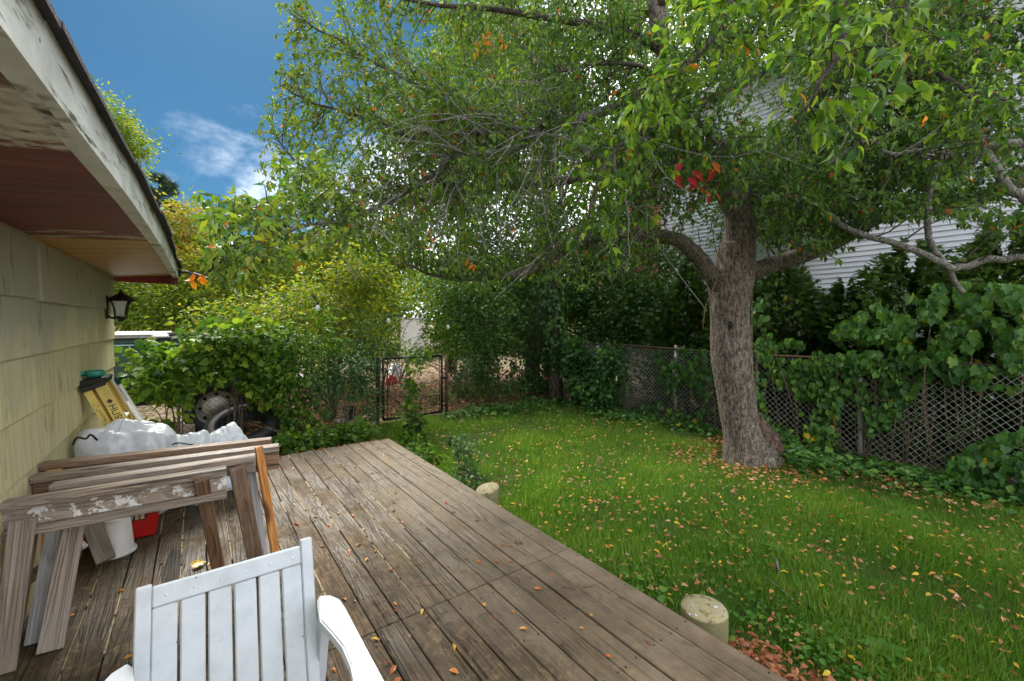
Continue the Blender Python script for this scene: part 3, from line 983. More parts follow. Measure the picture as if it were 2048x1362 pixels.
# ------------------------------------------------------------------ the house on the left
house = thing('house', 'single storey house with cream shingle siding and peeling dark red eaves', 'house', (WALL_X, 3, 0))
WEND = 6.60
SOF = 2.385
b = MB()
b.box((-7.0, -2.5, 0), (WALL_X - 0.02, WEND - 0.02, SOF + 0.06))
b.build('wall', 'dark_void', house)
course = 0.318
z0 = 1.397 - 4 * course - 0.03
r = 0
z = z0
while z < SOF - 0.02:
    off = [0.0, 0.72, 0.31, 0.95, 0.18, 0.70, 0.37][r % 7]
    y = -2.5 - off
    while y < WEND:
        L = 1.26 if r != 6 else 1.22
        ya, yb = max(y, -2.5), min(y + L - 0.007, WEND)
        zt = min(z + course + 0.012, SOF + 0.01)
        if yb - ya > 0.03:
            d = random.uniform(-0.002, 0.002)
            mb = MB()
            xa, xb = WALL_X - 0.018, WALL_X
            bot = 0.019 + d
            dz = random.uniform(-0.004, 0.004)
            mb.hexa([(xa, ya, z - 0.004 + dz), (xb + bot, ya, z - 0.004 + dz), (xb + bot, yb, z - 0.004 + dz), (xa, yb, z - 0.004 + dz),
                     (xa, ya, zt), (xb + 0.001, ya, zt), (xb + 0.001, yb, zt), (xa, yb, zt)], 0.0015)
            mb.build('siding_shingle', 'siding', house, False, (xb, (ya + yb) / 2, z + 0.15))
        y += L
    z += course
    r += 1
MB().hexa([(WALL_X - 0.002, 3.68, 1.992), (WALL_X + 0.034, 3.68, 1.99), (WALL_X + 0.03, 5.22, 1.985), (WALL_X - 0.002, 5.22, 1.987),
           (WALL_X - 0.002, 3.69, 2.345), (WALL_X + 0.016, 3.69, 2.345), (WALL_X + 0.016, 5.23, 2.36), (WALL_X - 0.002, 5.23, 2.36)], 0.002).build('patch_panel', 'siding', house, False, (WALL_X, 4.4, 2.1))['label'] = 'raised replacement panel under the eave'
# end wall shingles seen edge-on
b = MB().box((-7.0, WEND - 0.018, 0), (WALL_X - 0.004, WEND - 0.002, SOF))
b.build('end_wall', 'siding', house)
# eave line in plan: (y, x of the fascia face); old and slightly bowed
EAVE = [(-2.5, -0.285), (0.4, -0.262), (1.08, -0.248), (2.4, -0.205), (3.9, -0.18), (5.4, -0.178), (6.78, -0.178)]


def eave_x(y):
    return float(np.interp(y, [p[0] for p in EAVE], [p[1] for p in EAVE]))


def soffit_panel(ya, yb, m, dz=0.0):
    b = MB()
    n_ = max(2, int((yb - ya) / 0.25))
    vs_, fs = [], []
    for i in range(n_ + 1):
        y = ya + (yb - ya) * i / n_
        for (x, z_) in ((WALL_X - 0.05, SOF - 0.035), (eave_x(y) - 0.028, SOF + 0.015), (eave_x(y) - 0.028, SOF + 0.03), (WALL_X - 0.05, SOF - 0.02)):
            sag = 0.010 * mnoise.noise(Vector((x * 3, y * 2, 1)))
            vs_.append((x, y, z_ + dz + sag + 0.012 * (y - 4)))
    for i in range(n_):
        for j in range(4):
            j2 = (j + 1) % 4
            fs.append((i * 4 + j, (i + 1) * 4 + j, (i + 1) * 4 + j2, i * 4 + j2))
    fs += [(0, 1, 2, 3), (n_ * 4 + 3, n_ * 4 + 2, n_ * 4 + 1, n_ * 4)]
    o = b.add(vs_, fs).build('soffit_panel', m, house)
    return o


soffit_panel(-2.5, 1.22, 'soffit_red')
soffit_panel(1.222, 3.62, 'soffit_red', 0.002)['label'] = 'dark red soffit panel with white paint peeling off'
soffit_panel(3.624, 5.2, 'soffit_ply', -0.004)['label'] = 'bare plywood soffit panel'
soffit_panel(5.206, 6.72, 'soffit_ply', -0.001)
b = MB()
vs_, fs = [], []
ys = np.linspace(-2.5, 6.78, 60)
for i, y in enumerate(ys):
    x = eave_x(y)
    z_ = SOF - 0.012 + 0.012 * (y - 4) + 0.004 * mnoise.noise(Vector((0, y * 3, 7)))
    for (dx, dz) in ((-0.026, 0), (0, 0), (0, 0.135), (-0.026, 0.135)):
        vs_.append((x + dx, y, z_ + dz))
for i in range(len(ys) - 1):
    for j in range(4):
        j2 = (j + 1) % 4
        fs.append((i * 4 + j, i * 4 + j2, (i + 1) * 4 + j2, (i + 1) * 4 + j))
e = (len(ys) - 1) * 4
fs += [(3, 2, 1, 0), (e, e + 1, e + 2, e + 3)]
b.add(vs_, fs).build('fascia', 'fascia', house)
# thin strip along the bottom inside edge of the fascia
b = MB()
for i in range(len(ys) - 1):
    ya, yb = ys[i], ys[i + 1]
    xa, xb = eave_x(ya) - 0.026, eave_x(yb) - 0.026
    za, zb = SOF - 0.012 + 0.012 * (ya - 4), SOF - 0.012 + 0.012 * (yb - 4)
    b.hexa([(xa - 0.03, ya, za + 0.004), (xa, ya, za + 0.004), (xb, yb, zb + 0.004), (xb - 0.03, yb, zb + 0.004),
            (xa - 0.03, ya, za + 0.03), (xa, ya, za + 0.03), (xb, yb, zb + 0.03), (xb - 0.03, yb, zb + 0.03)])
b.build('fascia_strip', 'fascia', house)
zf = SOF + 0.035
b = MB().hexa([(-2.0, 6.72, zf - 0.065), (-0.178, 6.72, zf - 0.095), (-0.178, 6.762, zf - 0.095), (-2.0, 6.762, zf - 0.065), (-2.0, 6.72, zf + 0.06), (-0.178, 6.72, zf + 0.03), (-0.178, 6.762, zf + 0.03), (-2.0, 6.762, zf + 0.06)], 0.003)
b.build('rake_board', 'soffit_red', house)
# roof deck and the shingles whose edge shows along the eave
b = MB()
rs = []
for y in ys:
    rs += [(eave_x(y) - 0.01, y, SOF + 0.125 + 0.012 * (y - 4)), (-7.0, y, SOF + 1.9), (eave_x(y) - 0.01, y, SOF + 0.145 + 0.012 * (y - 4)), (-7.0, y, SOF + 1.95)]
fs = []
for i in range(len(ys) - 1):
    a, c = i * 4, (i + 1) * 4
    fs += [(a, a + 1, c + 1, c), (a + 2, c + 2, c + 3, a + 3), (a, c, c + 2, a + 2)]
roof = b.add(rs, fs).build('roof', 'asphalt_shingle', house)
y = -2.4
while y < 6.7:
    L = random.uniform(0.86, 0.98)
    yb = min(y + L, 6.81)
    b = MB()
    lift = random.uniform(0.0, 0.012)
    over = random.uniform(0.022, 0.045)
    n_ = 5
    vs_, fs = [], []
    for i in range(n_ + 1):
        yy = y + (yb - y - 0.006) * i / n_
        sg = 0.008 * mnoise.noise(Vector((yy * 4, 0, 5)))
        x = eave_x(yy)
        zz = SOF + 0.12 + 0.012 * (yy - 4) + lift * (0.5 + 0.5 * math.cos(i)) + sg
        for (dx, dz) in ((over, -0.014), (-0.4, 0.13), (-0.4, 0.142), (over, 0.0)):
            vs_.append((x + dx, yy, zz + dz))
    for i in range(n_):
        for j in range(4):
            j2 = (j + 1) % 4
            fs.append((i * 4 + j, i * 4 + j2, (i + 1) * 4 + j2, (i + 1) * 4 + j))
    fs += [(3, 2, 1, 0), (n_ * 4, n_ * 4 + 1, n_ * 4 + 2, n_ * 4 + 3)]
    b.add(vs_, fs).build('roof_shingle', 'asphalt_shingle', roof)
    y += L
# black cable drooping from the fascia near the camera end
pts = smooth_path([(-0.24, 0.40, 2.42), (-0.225, 0.62, 2.36), (-0.235, 0.80, 2.335), (-0.28, 0.84, 2.36), (-0.31, 0.78, 2.40), (-0.30, 0.55, 2.45)], 6)
tag(MB().tube(pts, 0.005, 6).build('cable', 'black_plastic', None, True), 'black cable loop hanging from the rotten end of the fascia', 'cable')

# wall lantern
LX, LY, LZ = -0.638, 6.08, 1.90
lan = thing('wall_lantern', 'black carriage lantern with pale glass mounted on the cream siding', 'lantern', (LX, LY, LZ))
MB().box((WALL_X - 0.005, LY - 0.05, LZ + 0.0), (WALL_X + 0.028, LY + 0.05, LZ + 0.24), 0.008).build('back_plate', 'black_metal', lan)
pts = smooth_path([(WALL_X + 0.02, LY, LZ + 0.03), (WALL_X + 0.06, LY, LZ + 0.005), (LX, LY, LZ + 0.005)], 6)
MB().tube(pts, 0.011, 8).build('arm', 'black_metal', lan, True)
MB().lathe([(0.001, -0.035), (0.016, -0.03), (0.022, -0.012), (0.045, 0.0), (0.058, 0.012), (0.058, 0.026), (0.001, 0.028)], (LX, LY, LZ), 8).build('base_cup', 'black_metal', lan)
prof = [(0.052, 0.03), (0.056, 0.075), (0.066, 0.12), (0.083, 0.17), (0.088, 0.185)]
MB().lathe(prof, (LX, LY, LZ), 4, (0, 0, 1)).build('glass', 'glass', lan)
for q in range(4):
    a = math.pi / 2 * q
    ax = Vector((0, 0, 1)).orthogonal().normalized()
    bx = Vector((0, 0, 1)).cross(ax)
    pts = [Vector((LX, LY, LZ)) + (ax * math.cos(a) + bx * math.sin(a)) * (r_ + 0.006 + (0.02 if h > 0.18 else 0)) + Vector((0, 0, h)) for r_, h in prof]
    MB().tube(smooth_path([tuple(p) for p in pts], 4), 0.009, 6).build('frame_bar', 'black_metal', lan, True)
MB().lathe([(0.118, 0.182), (0.122, 0.192), (0.098, 0.215), (0.066, 0.24), (0.03, 0.258), (0.02, 0.268), (0.016, 0.285), (0.006, 0.30), (0.001, 0.312)], (LX, LY, LZ), 8).build('cap', 'black_metal', lan)
MB().lathe([(0.012, 0.03), (0.02, 0.06), (0.02, 0.11), (0.001, 0.13)], (LX, LY, LZ), 10).build('bulb', 'bulb', lan, True)

# flood light at the eave corner
fl = thing('flood_light', 'black and white outdoor flood light at the corner of the eave', 'flood light', (-0.14, 6.72, 2.5))
MB().lathe([(0.001, 0), (0.045, 0.002), (0.045, 0.025), (0.001, 0.03)], (-0.178, 6.68, 2.475), 14, (1, 0, 0)).build('mount', 'black_plastic', fl, True)
MB().tube([(-0.15, 6.68, 2.475), (-0.10, 6.68, 2.49), (-0.06, 6.68, 2.475)], 0.013, 8).build('arm', 'black_plastic', fl, True)
MB().beam((-0.07, 6.68, 2.475), (0.13, 6.66, 2.40), 0.075, 0.035, (0, 0, 1), 0.008).build('lamp_body', 'black_plastic', fl)
MB().beam((-0.02, 6.675, 2.478), (0.125, 6.66, 2.422), 0.066, 0.012, (0, 0, 1), 0.004).build('lamp_panel', 'bulb', fl)

# ------------------------------------------------------------------ stacked railing sections
def lumber(name, a, b_, w, h, m, parent, up=(0, 0, 1)):
    """a sawn board whose own Y axis runs along it, so the grain follows it"""
    a, b_ = Vector(a), Vector(b_)
    y = (b_ - a)
    L = y.length
    y.normalize()
    u = Vector(up)
    x = y.cross(u).normalized()
    z = x.cross(y).normalized()
    mb = MB().box((-w / 2, -L / 2, -h / 2), (w / 2, L / 2, h / 2), 0.003)
    o = mb.build(name, m, parent)
    mat = Matrix((x, y, z)).transposed().to_4x4()
    o.matrix_basis = Matrix.Translation((a + b_) / 2) @ mat
    return o


def railing(label, pa, pb, z, face_h, mats, legs):
    """cap laid flat, a face board on edge under it, a strip below, and legs nailed across"""
    pa, pb = Vector(pa), Vector(pb)
    t = thing('railing_section', label, 'railing', ((pa.x + pb.x) / 2, (pa.y + pb.y) / 2, DECK), 'stacked railing sections')
    d = (pb - pa).normalized()
    bk = Vector((-d.y, d.x, 0))       # away from the camera
    lumber('rail_cap', pa + Vector((0, 0, z - 0.019)), pb + Vector((0, 0, z - 0.019)), 0.089, 0.038, mats[0], t)
    f0 = bk * 0.012
    lumber('rail_face', pa + f0 + Vector((0, 0, z - 0.040 - face_h / 2)), pb + f0 + Vector((0, 0, z - 0.040 - face_h / 2)), 0.038, face_h, mats[1], t)
    if mats[2]:
        lumber('rail_strip', pa + Vector((0, 0, z - 0.042 - face_h - 0.019)) - bk * 0.006, pb + Vector((0, 0, z - 0.042 - face_h - 0.019)) - bk * 0.006 + d * 0.002, 0.070, 0.038, mats[2], t)
    for (top, bot, w, th, m) in legs:
        lumber('leg', top, bot, th, w, m, t, (1, 0.12, 0))
    return t


def flat(p):
    return (p.x, p.y, 0)


pA0, pA1 = onz(4, 1004, 1.0), onz(453, 934, 1.0)
pB0, pB1 = onz(102, 968, 1.0), onz(511, 909, 1.0)
pC0, pC1 = onz(66, 950, 1.0), onz(558, 889, 1.0)
pD0, pD1 = onz(82, 926, 1.02), onz(543, 876, 1.02)
DK = DECK + 0.004


def legspec(top_px, top_y, top_z, bot_px, w, th, m):
    """top on the pixel column at a given depth line y, foot on the deck under bot_px"""
    d = ray(*top_px)
    tp = ony(top_px[0], top_px[1], top_y)
    bt = onz(bot_px[0], bot_px[1], DK)
    return (tp, bt, w, th, m)


yA = (pA0.y + pA1.y) / 2
railing('nearest weathered railing section with flaking white paint on its face board', flat(pA0), flat(pA1), 1.0, 0.095, ('rail_grey', 'rail_paint', 'rail_grey'),
        [legspec((46, 1038), yA - 0.075, 0, (4, 1346), 0.089, 0.038, 'rail_grey'),
         legspec((403, 958), yA - 0.07, 0, (437, 1142), 0.07, 0.036, 'rail_brown')])
yB = (pB0.y + pB1.y) / 2
railing('short railing section with grey cap, second in the leaning stack', flat(pB0), flat(pB1), 1.0, 0.07, ('rail_grey', 'rail_grey', None),
        [legspec((150, 1030), yB - 0.03, 0, (100, 1302), 0.095, 0.038, 'rail_grey'),
         legspec((474, 934), yB - 0.075, 0, (512, 1122), 0.089, 0.038, 'rail_brown')])
yC = (pC0.y + pC1.y) / 2
railing('railing section with deep brown face board and orange timber leg', flat(pC0), flat(pC1), 1.0, 0.13, ('rail_grey', 'rail_brown', None),
        [legspec((122, 975), yC - 0.03, 0, (66, 1288), 0.062, 0.032, 'rail_white'),
         legspec((500, 935), yC - 0.02, 0, (527, 1116), 0.05, 0.034, 'rail_white'),
         legspec((517, 893), yC - 0.085, 0, (551, 1106), 0.048, 0.04, 'rail_orange')])
yD = (pD0.y + pD1.y) / 2
railing('rearmost long railing section, wet reddish brown, against the white bags', flat(pD0), flat(pD1), 1.02, 0.07, ('rail_brown', 'rail_brown', None),
        [legspec((488, 890), yD + 0.04, 0, (505, 1060), 0.06, 0.034, 'rail_white'),
         legspec((108, 940), yD + 0.03, 0, (92, 1240), 0.07, 0.036, 'rail_orange'),
         legspec((70, 990), yD + 0.02, 0, (22, 1265), 0.08, 0.036, 'rail_brown')])
o = lumber('timber_offcut', onz(212, 1122, DK + 0.03), Vector((-0.62, 4.12, 0.62)), 0.10, 0.038, 'rail_grey', None, (0.3, -1, 0.2))
tag(o, 'short sawn timber offcut leaning beside the white bucket', 'timber')
o = lumber('timber_brace', onz(20, 1180, 0.34), onz(165, 1085, 0.60), 0.07, 0.03, 'rail_white', None, (0.1, -1, 0.2))
tag(o, 'pale timber batten slanting behind the railing legs', 'timber')

# ------------------------------------------------------------------ white slatted armchair
CY, CZ = 1.752, 1.05
XL, XR = -0.152, 0.352
chair = thing('armchair', 'white painted slatted wooden armchair standing on the deck', 'chair', (0.1, 1.3, DECK))
bdir = Vector((0, -0.30, -0.95)).normalized()         # down the reclined back
bn = Vector((0, -0.95, 0.30)).normalized()            # out of its front face


def on_back(x, s, out=0.0):
    return Vector((x, CY, CZ)) + bdir * s + bn * out


def back_board(name, x0, x1, s0, s1, th, out=0.0, s0b=None):
    s0b = s0 if s0b is None else s0b
    p = [on_back(x0, s0, out - th), on_back(x1, s0b, out - th), on_back(x1, s1, out - th), on_back(x0, s1, out - th),
         on_back(x0, s0, out), on_back(x1, s0b, out), on_back(x1, s1, out), on_back(x0, s1, out)]
    p = [p[i] for i in (0, 3, 2, 1, 4, 7, 6, 5)]
    return MB().hexa(p, 0.004).build(name, 'chair', chair)


back_board('stile', XL, XL + 0.040, 0.004, 0.62, 0.03)
back_board('stile', XR - 0.040, XR, -0.008, 0.62, 0.03)
sw = (XR - XL - 0.080)
back_board('top_rail', XL + 0.041, XR - 0.041, 0.012, 0.072, 0.024, -0.002)
back_board('bottom_rail', XL + 0.041, XR - 0.041, 0.54, 0.60, 0.024, -0.002)
gaps = 5
wslat = (sw - gaps * 0.0075) / 6
for i in range(6):
    xa = XL + 0.040 + i * (wslat + 0.0075)
    back_board('slat', xa + (0.001 if i == 0 else 0), xa + wslat - (0.001 if i == 5 else 0), 0.0735, 0.538, 0.018, -0.003)
for i in range(6):
    xa = XL + 0.040 + (i + 0.5) * (wslat + 0.0075)
    for s_ in (0.045, 0.565):
        c0 = on_back(xa, s_, -0.001)
        MB().lathe([(0.0035, -0.002), (0.0035, 0.0), (0.0001, 0.0006)], c0, 8, tuple(bn)).build('screw', 'alu', chair)
ARM_Z = 0.875


def arm(pts, name='arm'):
    n_ = len(pts)
    top = [(x, y, ARM_Z) for x, y in pts]
    bot = [(x, y, ARM_Z - 0.034) for x, y in pts]
    bm = bmesh.new()
    tv = [bm.verts.new(p) for p in top]
    bv = [bm.verts.new(p) for p in bot]
    bm.faces.new(tv)
    bm.faces.new(bv[::-1])
    for i in range(n_):
        j = (i + 1) % n_
        bm.faces.new((tv[i], bv[i], bv[j], tv[j]))
    bmesh.ops.recalc_face_normals(bm, faces=bm.faces)
    es = [e for e in bm.edges if abs(e.verts[0].co.z - e.verts[1].co.z) < 1e-5]
    bmesh.ops.bevel(bm, geom=es, offset=0.005, segments=2, affect='EDGES')
    bm.verts.index_update()
    mb = MB().add([v.co[:] for v in bm.verts], [[v.index for v in f.verts] for f in bm.faces])
    bm.free()
    return mb.build(name, 'chair', chair)


outl = [(634, 1200), (639, 1190), (662, 1189), (679, 1196), (690, 1212), (728, 1284), (770, 1362), (812, 1442), (852, 1530), (848, 1580), (800, 1592), (760, 1560), (728, 1450), (712, 1382), (701, 1330), (684, 1291), (660, 1262), (640, 1240)]
arm_r = [(onz(px, py, ARM_Z).x, onz(px, py, ARM_Z).y) for px, py in outl]
arm(arm_r)
xm = (XL + XR) / 2
arm([(2 * xm - x, y) for x, y in arm_r][::-1])
ay = min(y for x, y in arm_r)
ax_ = sum(x for x, y in arm_r) / len(arm_r)
for sx in (1, -1):
    xx = ax_ if sx > 0 else 2 * xm - ax_
    MB().beam((xx, ay + 0.07, DECK), (xx, ay + 0.06, ARM_Z - 0.034), 0.03, 0.06, (0, 1, 0), 0.003).build('leg', 'chair', chair)
    xr = XR - 0.02 if sx > 0 else XL + 0.02
    MB().beam((xr + sx * 0.032, CY + 0.02, DECK), (xr + sx * 0.032, CY - 0.14, ARM_Z - 0.034), 0.03, 0.055, (0, 1, 0), 0.003).build('leg', 'chair', chair)
    MB().beam((xx - sx * 0.031, ay + 0.02, 0.60), (xr + sx * 0.0, CY - 0.06, 0.50), 0.028, 0.07, (0, 0, 1), 0.003).build('seat_rail', 'chair', chair)
for i in range(6):
    yy = ay + 0.05 + i * 0.083
    MB().box((XL + 0.01, yy, 0.625 - i * 0.013), (XR - 0.01, yy + 0.07, 0.643 - i * 0.013), 0.003).build('seat_slat', 'chair', chair)

# ------------------------------------------------------------------ bucket, toolbox, bags
p = onz(234, 1106, DECK)
bk = thing('bucket', 'white plastic bucket turned upside down under the railing sections', 'bucket', (p.x, p.y, DECK))
c = (p.x, p.y, DECK + 0.002)
MB().lathe([(0.0950, 0.0108), (0.0704, 0.2430), (0.0651, 0.2484), (0.0009, 0.2493)], c, 32).build('shell', 'bucket', bk, True)
MB().lathe([(0.0950, 0.0000), (0.1065, 0.0009), (0.1082, 0.0108), (0.1065, 0.0180), (0.0942, 0.0189)], c, 32).build('rim', 'bucket', bk, True)
MB().lathe([(0.0642, 0.2491), (0.0686, 0.2511), (0.0722, 0.2484), (0.0722, 0.2358)], c, 32).build('base_ring', 'bucket', bk, True)

p = onz(318, 1068, DECK)
tx, ty = p.x - 0.22, p.y + 0.09
tb = thing('toolbox', 'red plastic toolbox with small parts tray on the deck behind the bucket', 'toolbox', (tx, ty, DECK))
q = [(tx - 0.20, ty - 0.10, DECK + 0.003), (tx + 0.20, ty - 0.10, DECK + 0.003), (tx + 0.20, ty + 0.10, DECK + 0.003), (tx - 0.20, ty + 0.10, DECK + 0.003)]
q2 = [(tx - 0.22, ty - 0.115, DECK + 0.17), (tx + 0.22, ty - 0.115, DECK + 0.17), (tx + 0.22, ty + 0.115, DECK + 0.17), (tx - 0.22, ty + 0.115, DECK + 0.17)]
MB().hexa(q + q2, 0.012).build('body', 'red_plastic', tb)
MB().box((tx - 0.228, ty - 0.122, DECK + 0.171), (tx + 0.228, ty + 0.122, DECK + 0.225), 0.012).build('lid', 'red_plastic', tb)
MB().box((tx + 0.02, ty - 0.128, DECK + 0.15), (tx + 0.15, ty - 0.1215, DECK + 0.205), 0.003).build('latch_plate', 'black_plastic', tb)
MB().box((tx + 0.03, ty - 0.134, DECK + 0.157), (tx + 0.075, ty - 0.1285, DECK + 0.198), 0.003).build('latch', 'blue_grey', tb)
for i in range(2):
    for j in range(2):
        MB().box((tx + 0.085 + i * 0.03, ty - 0.133, DECK + 0.157 + j * 0.022), (tx + 0.108 + i * 0.03, ty - 0.1285, DECK + 0.175 + j * 0.022), 0.002).build('tray_cell', 'brass', tb)
pts = smooth_path([(tx - 0.08, ty, DECK + 0.225), (tx - 0.07, ty, DECK + 0.262), (tx + 0.07, ty, DECK + 0.262), (tx + 0.08, ty, DECK + 0.225)], 5)
MB().tube(pts, 0.012, 8).build('handle', 'black_plastic', tb, True)


def trash_bag(label, c, rx, ry, zt, seed, tilt=0.0):
    """plastic sack of empties: slumped, creased, knotted at one side"""
    t = thing('trash_bag', label, 'trash bag', (c[0], c[1], DECK), 'bags of empty bottles')
    nu, nv = 96, 60
    H = zt - DECK
    vs_, fs = [], []
    for j in range(nv + 1):
        v = j / nv
        for i in range(nu):
            u = 2 * math.pi * i / nu
            ph = math.pi * v
            x, y, z_ = math.sin(ph) * math.cos(u), math.sin(ph) * math.sin(u), -math.cos(ph)
            sq = 0.72
            x, y, z_ = [math.copysign(abs(k_) ** sq, k_) for k_ in (x, y, z_)]
            q_ = Vector((x * 1.3 + seed, y * 1.3, z_ * 1.5 + seed * 2))
            f1 = mnoise.voronoi(q_ * 1.35)[0]
            lump = 0.15 * mnoise.noise(q_) + 0.17 * (0.45 - f1[0]) + 0.05 * mnoise.noise(q_ * 2.1) + 0.05 * min(0.25, f1[1] - f1[0])
            cre = mnoise.noise(Vector((u * 2.2 + seed, v * 1.3, seed)))
            lump += -0.06 * max(0, 1 - abs(cre) * 10) - 0.012 * abs(mnoise.noise(Vector((u * 7, v * 2.0, seed))))
            s = 0.93 + lump
            vs_.append((c[0] + rx * x * s + tilt * (z_ + 1) * 0.5, c[1] + ry * y * s, DECK + 0.004 + max(0, H * (0.5 + 0.5 * z_ * s))))
    for j in range(nv):
        for i in range(nu):
            i2 = (i + 1) % nu
            fs.append((j * nu + i, j * nu + i2, (j + 1) * nu + i2, (j + 1) * nu + i))
    MB().add(vs_, fs).build('sack', 'bag', t, True)
    return t


bag = trash_bag('largest white plastic bag of empties slumped against the cream wall', (-0.44, 4.52), 0.33, 0.27, 1.10, 1.7)
pts = smooth_path([(-0.70, 4.28, 1.00), (-0.67, 4.22, 1.06), (-0.63, 4.24, 1.04), (-0.60, 4.21, 1.07), (-0.57, 4.24, 1.02)], 6)
MB().tube(pts, 0.007, 6).build('drawstring', 'black_plastic', bag, True)
bag = trash_bag('middle white plastic bag of empties between two others behind the railings', (-0.10, 4.72), 0.24, 0.20, 0.93, 4.1)
pts = smooth_path([(-0.22, 4.50, 0.80), (-0.14, 4.48, 0.87), (-0.05, 4.47, 0.85), (0.02, 4.48, 0.82)], 6)
MB().tube(pts, 0.006, 6).build('drawstring', 'black_plastic', bag, True)
trash_bag('small white plastic bag of empties beside the old tyre', (0.22, 4.88), 0.20, 0.19, 0.90, 8.3)

# ------------------------------------------------------------------ folded stepladder with a teal bowl on it, trim boards
top = Vector((-0.665, 4.80, 1.335))
foot = Vector((-0.22, 4.80, DECK + 0.004))
ld = (foot - top).normalized()
lp = Vector((-ld.z, 0, ld.x)).normalized()      # across the rail, up and to the right
if lp.z < 0:
    lp = -lp
lad = thing('stepladder', 'folded yellow fibreglass stepladder leaning against the cream wall', 'ladder', tuple(foot))
WEB = 0.078
for (yy, nm) in ((4.80, 'near'), (5.03, 'far')):
    for (offs, w, m, L0) in ((0.042, WEB, 'yellow', 0.0), (-0.045, 0.05, 'yellow', 0.0)):
        a = top + lp * offs
        e = foot + lp * offs * 0.9
        a.y = e.y = yy
        MB().beam(a, e, 0.006, w, lp).build('rail_web', m, lad)
        s = 1 if nm == 'near' else -1
        for sg in (-1, 1):
            aa = a + lp * sg * (w / 2 - 0.003) + Vector((0, s * 0.018, 0))
            ee = e + lp * sg * (w / 2 - 0.003) + Vector((0, s * 0.018, 0))
            MB().beam(aa, ee, 0.030, 0.005, lp).build('rail_flange', 'yellow_deep' if sg > 0 else m, lad)
for kx in (0.25, 0.50, 0.75):
    c0 = top + (foot - top) * kx + lp * 0.05
    MB().beam((c0.x, 4.81, c0.z), (c0.x, 5.02, c0.z), 0.085, 0.022, (0.45, 0, 0.9), 0.004).build('step', 'alu', lad)
MB().beam(top + lp * 0.08 - ld * 0.012 + Vector((0, -0.03, 0)), top - lp * 0.075 - ld * 0.012 + Vector((0, -0.03, 0)), 0.05, 0.04, ld, 0.006).build('cap_lip', 'black_plastic', lad)
cap = [top + lp * 0.145, top - lp * 0.145]
MB().hexa([Vector((-0.745, 4.765, 1.335)), Vector((-0.59, 4.765, 1.362)), Vector((-0.59, 5.06, 1.362)), Vector((-0.745, 5.06, 1.335)),
           Vector((-0.752, 4.755, 1.395)), Vector((-0.58, 4.755, 1.418)), Vector((-0.58, 5.07, 1.418)), Vector((-0.752, 5.07, 1.395))], 0.01).build('top_cap', 'black_plastic', lad)
MB().box((-0.62, 4.78, 1.412), (-0.585, 4.9, 1.424), 0.003).build('cap_tray', 'alu', lad)


def lettering(txt, org, xdir, ydir, size, m, parent, name='lettering'):
    cu = bpy.data.curves.new(name, 'FONT')
    cu.body = txt
    cu.size = size
    cu.extrude = 0.0008
    cu.materials.append(M[m])
    tmp = bpy.data.objects.new(name, cu)
    me = bpy.data.meshes.new_from_object(tmp)
    bpy.data.objects.remove(tmp)
    if not me.materials:
        me.materials.append(M[m])
    o = bpy.data.objects.new(name, me)
    COL.objects.link(o)
    x, y = Vector(xdir).normalized(), Vector(ydir).normalized()
    z_ = x.cross(y)
    o.parent = parent
    o.matrix_parent_inverse = Matrix.Translation(-parent_loc(parent))
    o.matrix_basis = Matrix.Translation(Vector(org)) @ Matrix((x, y, z_)).transposed().to_4x4()
    return o


org = top + ld * 0.175 + lp * 0.018 + Vector((0, -0.0045, 0))
lettering('HUSKY', org, ld, lp, 0.066, 'ink', lad)
dm = top + ld * 0.145 + lp * 0.042 + Vector((0, -0.0042, 0))
MB().hexa([dm + ld * 0.02, dm + lp * 0.02, dm - ld * 0.02, dm - lp * 0.02, dm + ld * 0.02 - Vector((0, .001, 0)), dm + lp * 0.02 - Vector((0, .001, 0)), dm - ld * 0.02 - Vector((0, .001, 0)), dm - lp * 0.02 - Vector((0, .001, 0))]).build('emblem', 'ink', lad)
# handwritten marker scrawl on the rear rail
sc_ = MB()
rs_ = random.Random(4)
for i in range(11):
    o0 = top + ld * (0.13 + i * 0.022) - lp * 0.045 + Vector((0, -0.0045, 0))
    pts = [o0 + lp * rs_.uniform(-0.016, 0.016) + ld * rs_.uniform(-0.012, 0.012) for _ in range(3)]
    sc_.tube(pts, 0.0022, 4)
sc_.build('marker_scrawl', 'ink', lad)
cb = Vector((-0.675, 4.90, 1.409))
bo = thing('bowl', 'teal plastic handled bowl on top of the stepladder', 'bowl', tuple(cb))
MB().lathe([(0.001, 0.004), (0.045, 0.002), (0.062, 0.018), (0.066, 0.038), (0.060, 0.056), (0.054, 0.058), (0.052, 0.048), (0.046, 0.018), (0.001, 0.012)], cb, 28).build('cup', 'teal', bo, True)
MB().tube([cb + Vector((-0.052, -0.03, 0.038)), cb + Vector((-0.062, -0.06, 0.042)), cb + Vector((-0.068, -0.085, 0.042)), cb + Vector((-0.07, -0.10, 0.040))], [0.010, 0.012, 0.019, 0.008], 10).build('handle', 'teal', bo, True)
for i, (px, py, yy, fx, lab) in enumerate(((219, 756, 5.42, 300, 'longest white trim board leaning at the end of the wall'), (231, 774, 5.34, 318, 'white trim board leaning between two others at the wall end'),
                                         (239, 769, 5.28, 330, 'white trim board with squared top leaning beside the ladder'), (253, 803, 5.22, 336, 'shortest white trim board leaning near the fence post'))):
    tp = ony(px, py, yy)
    o = lumber('leaning_board', tp, Vector((-0.16 + 0.035 * i, yy - 0.06, DECK + 0.004)), 0.045 if i else 0.06, 0.014, 'trim_white', None, (0.9, -0.3, 0.4))
    tag(o, lab, 'board', 'white trim boards leaning at the wall end')

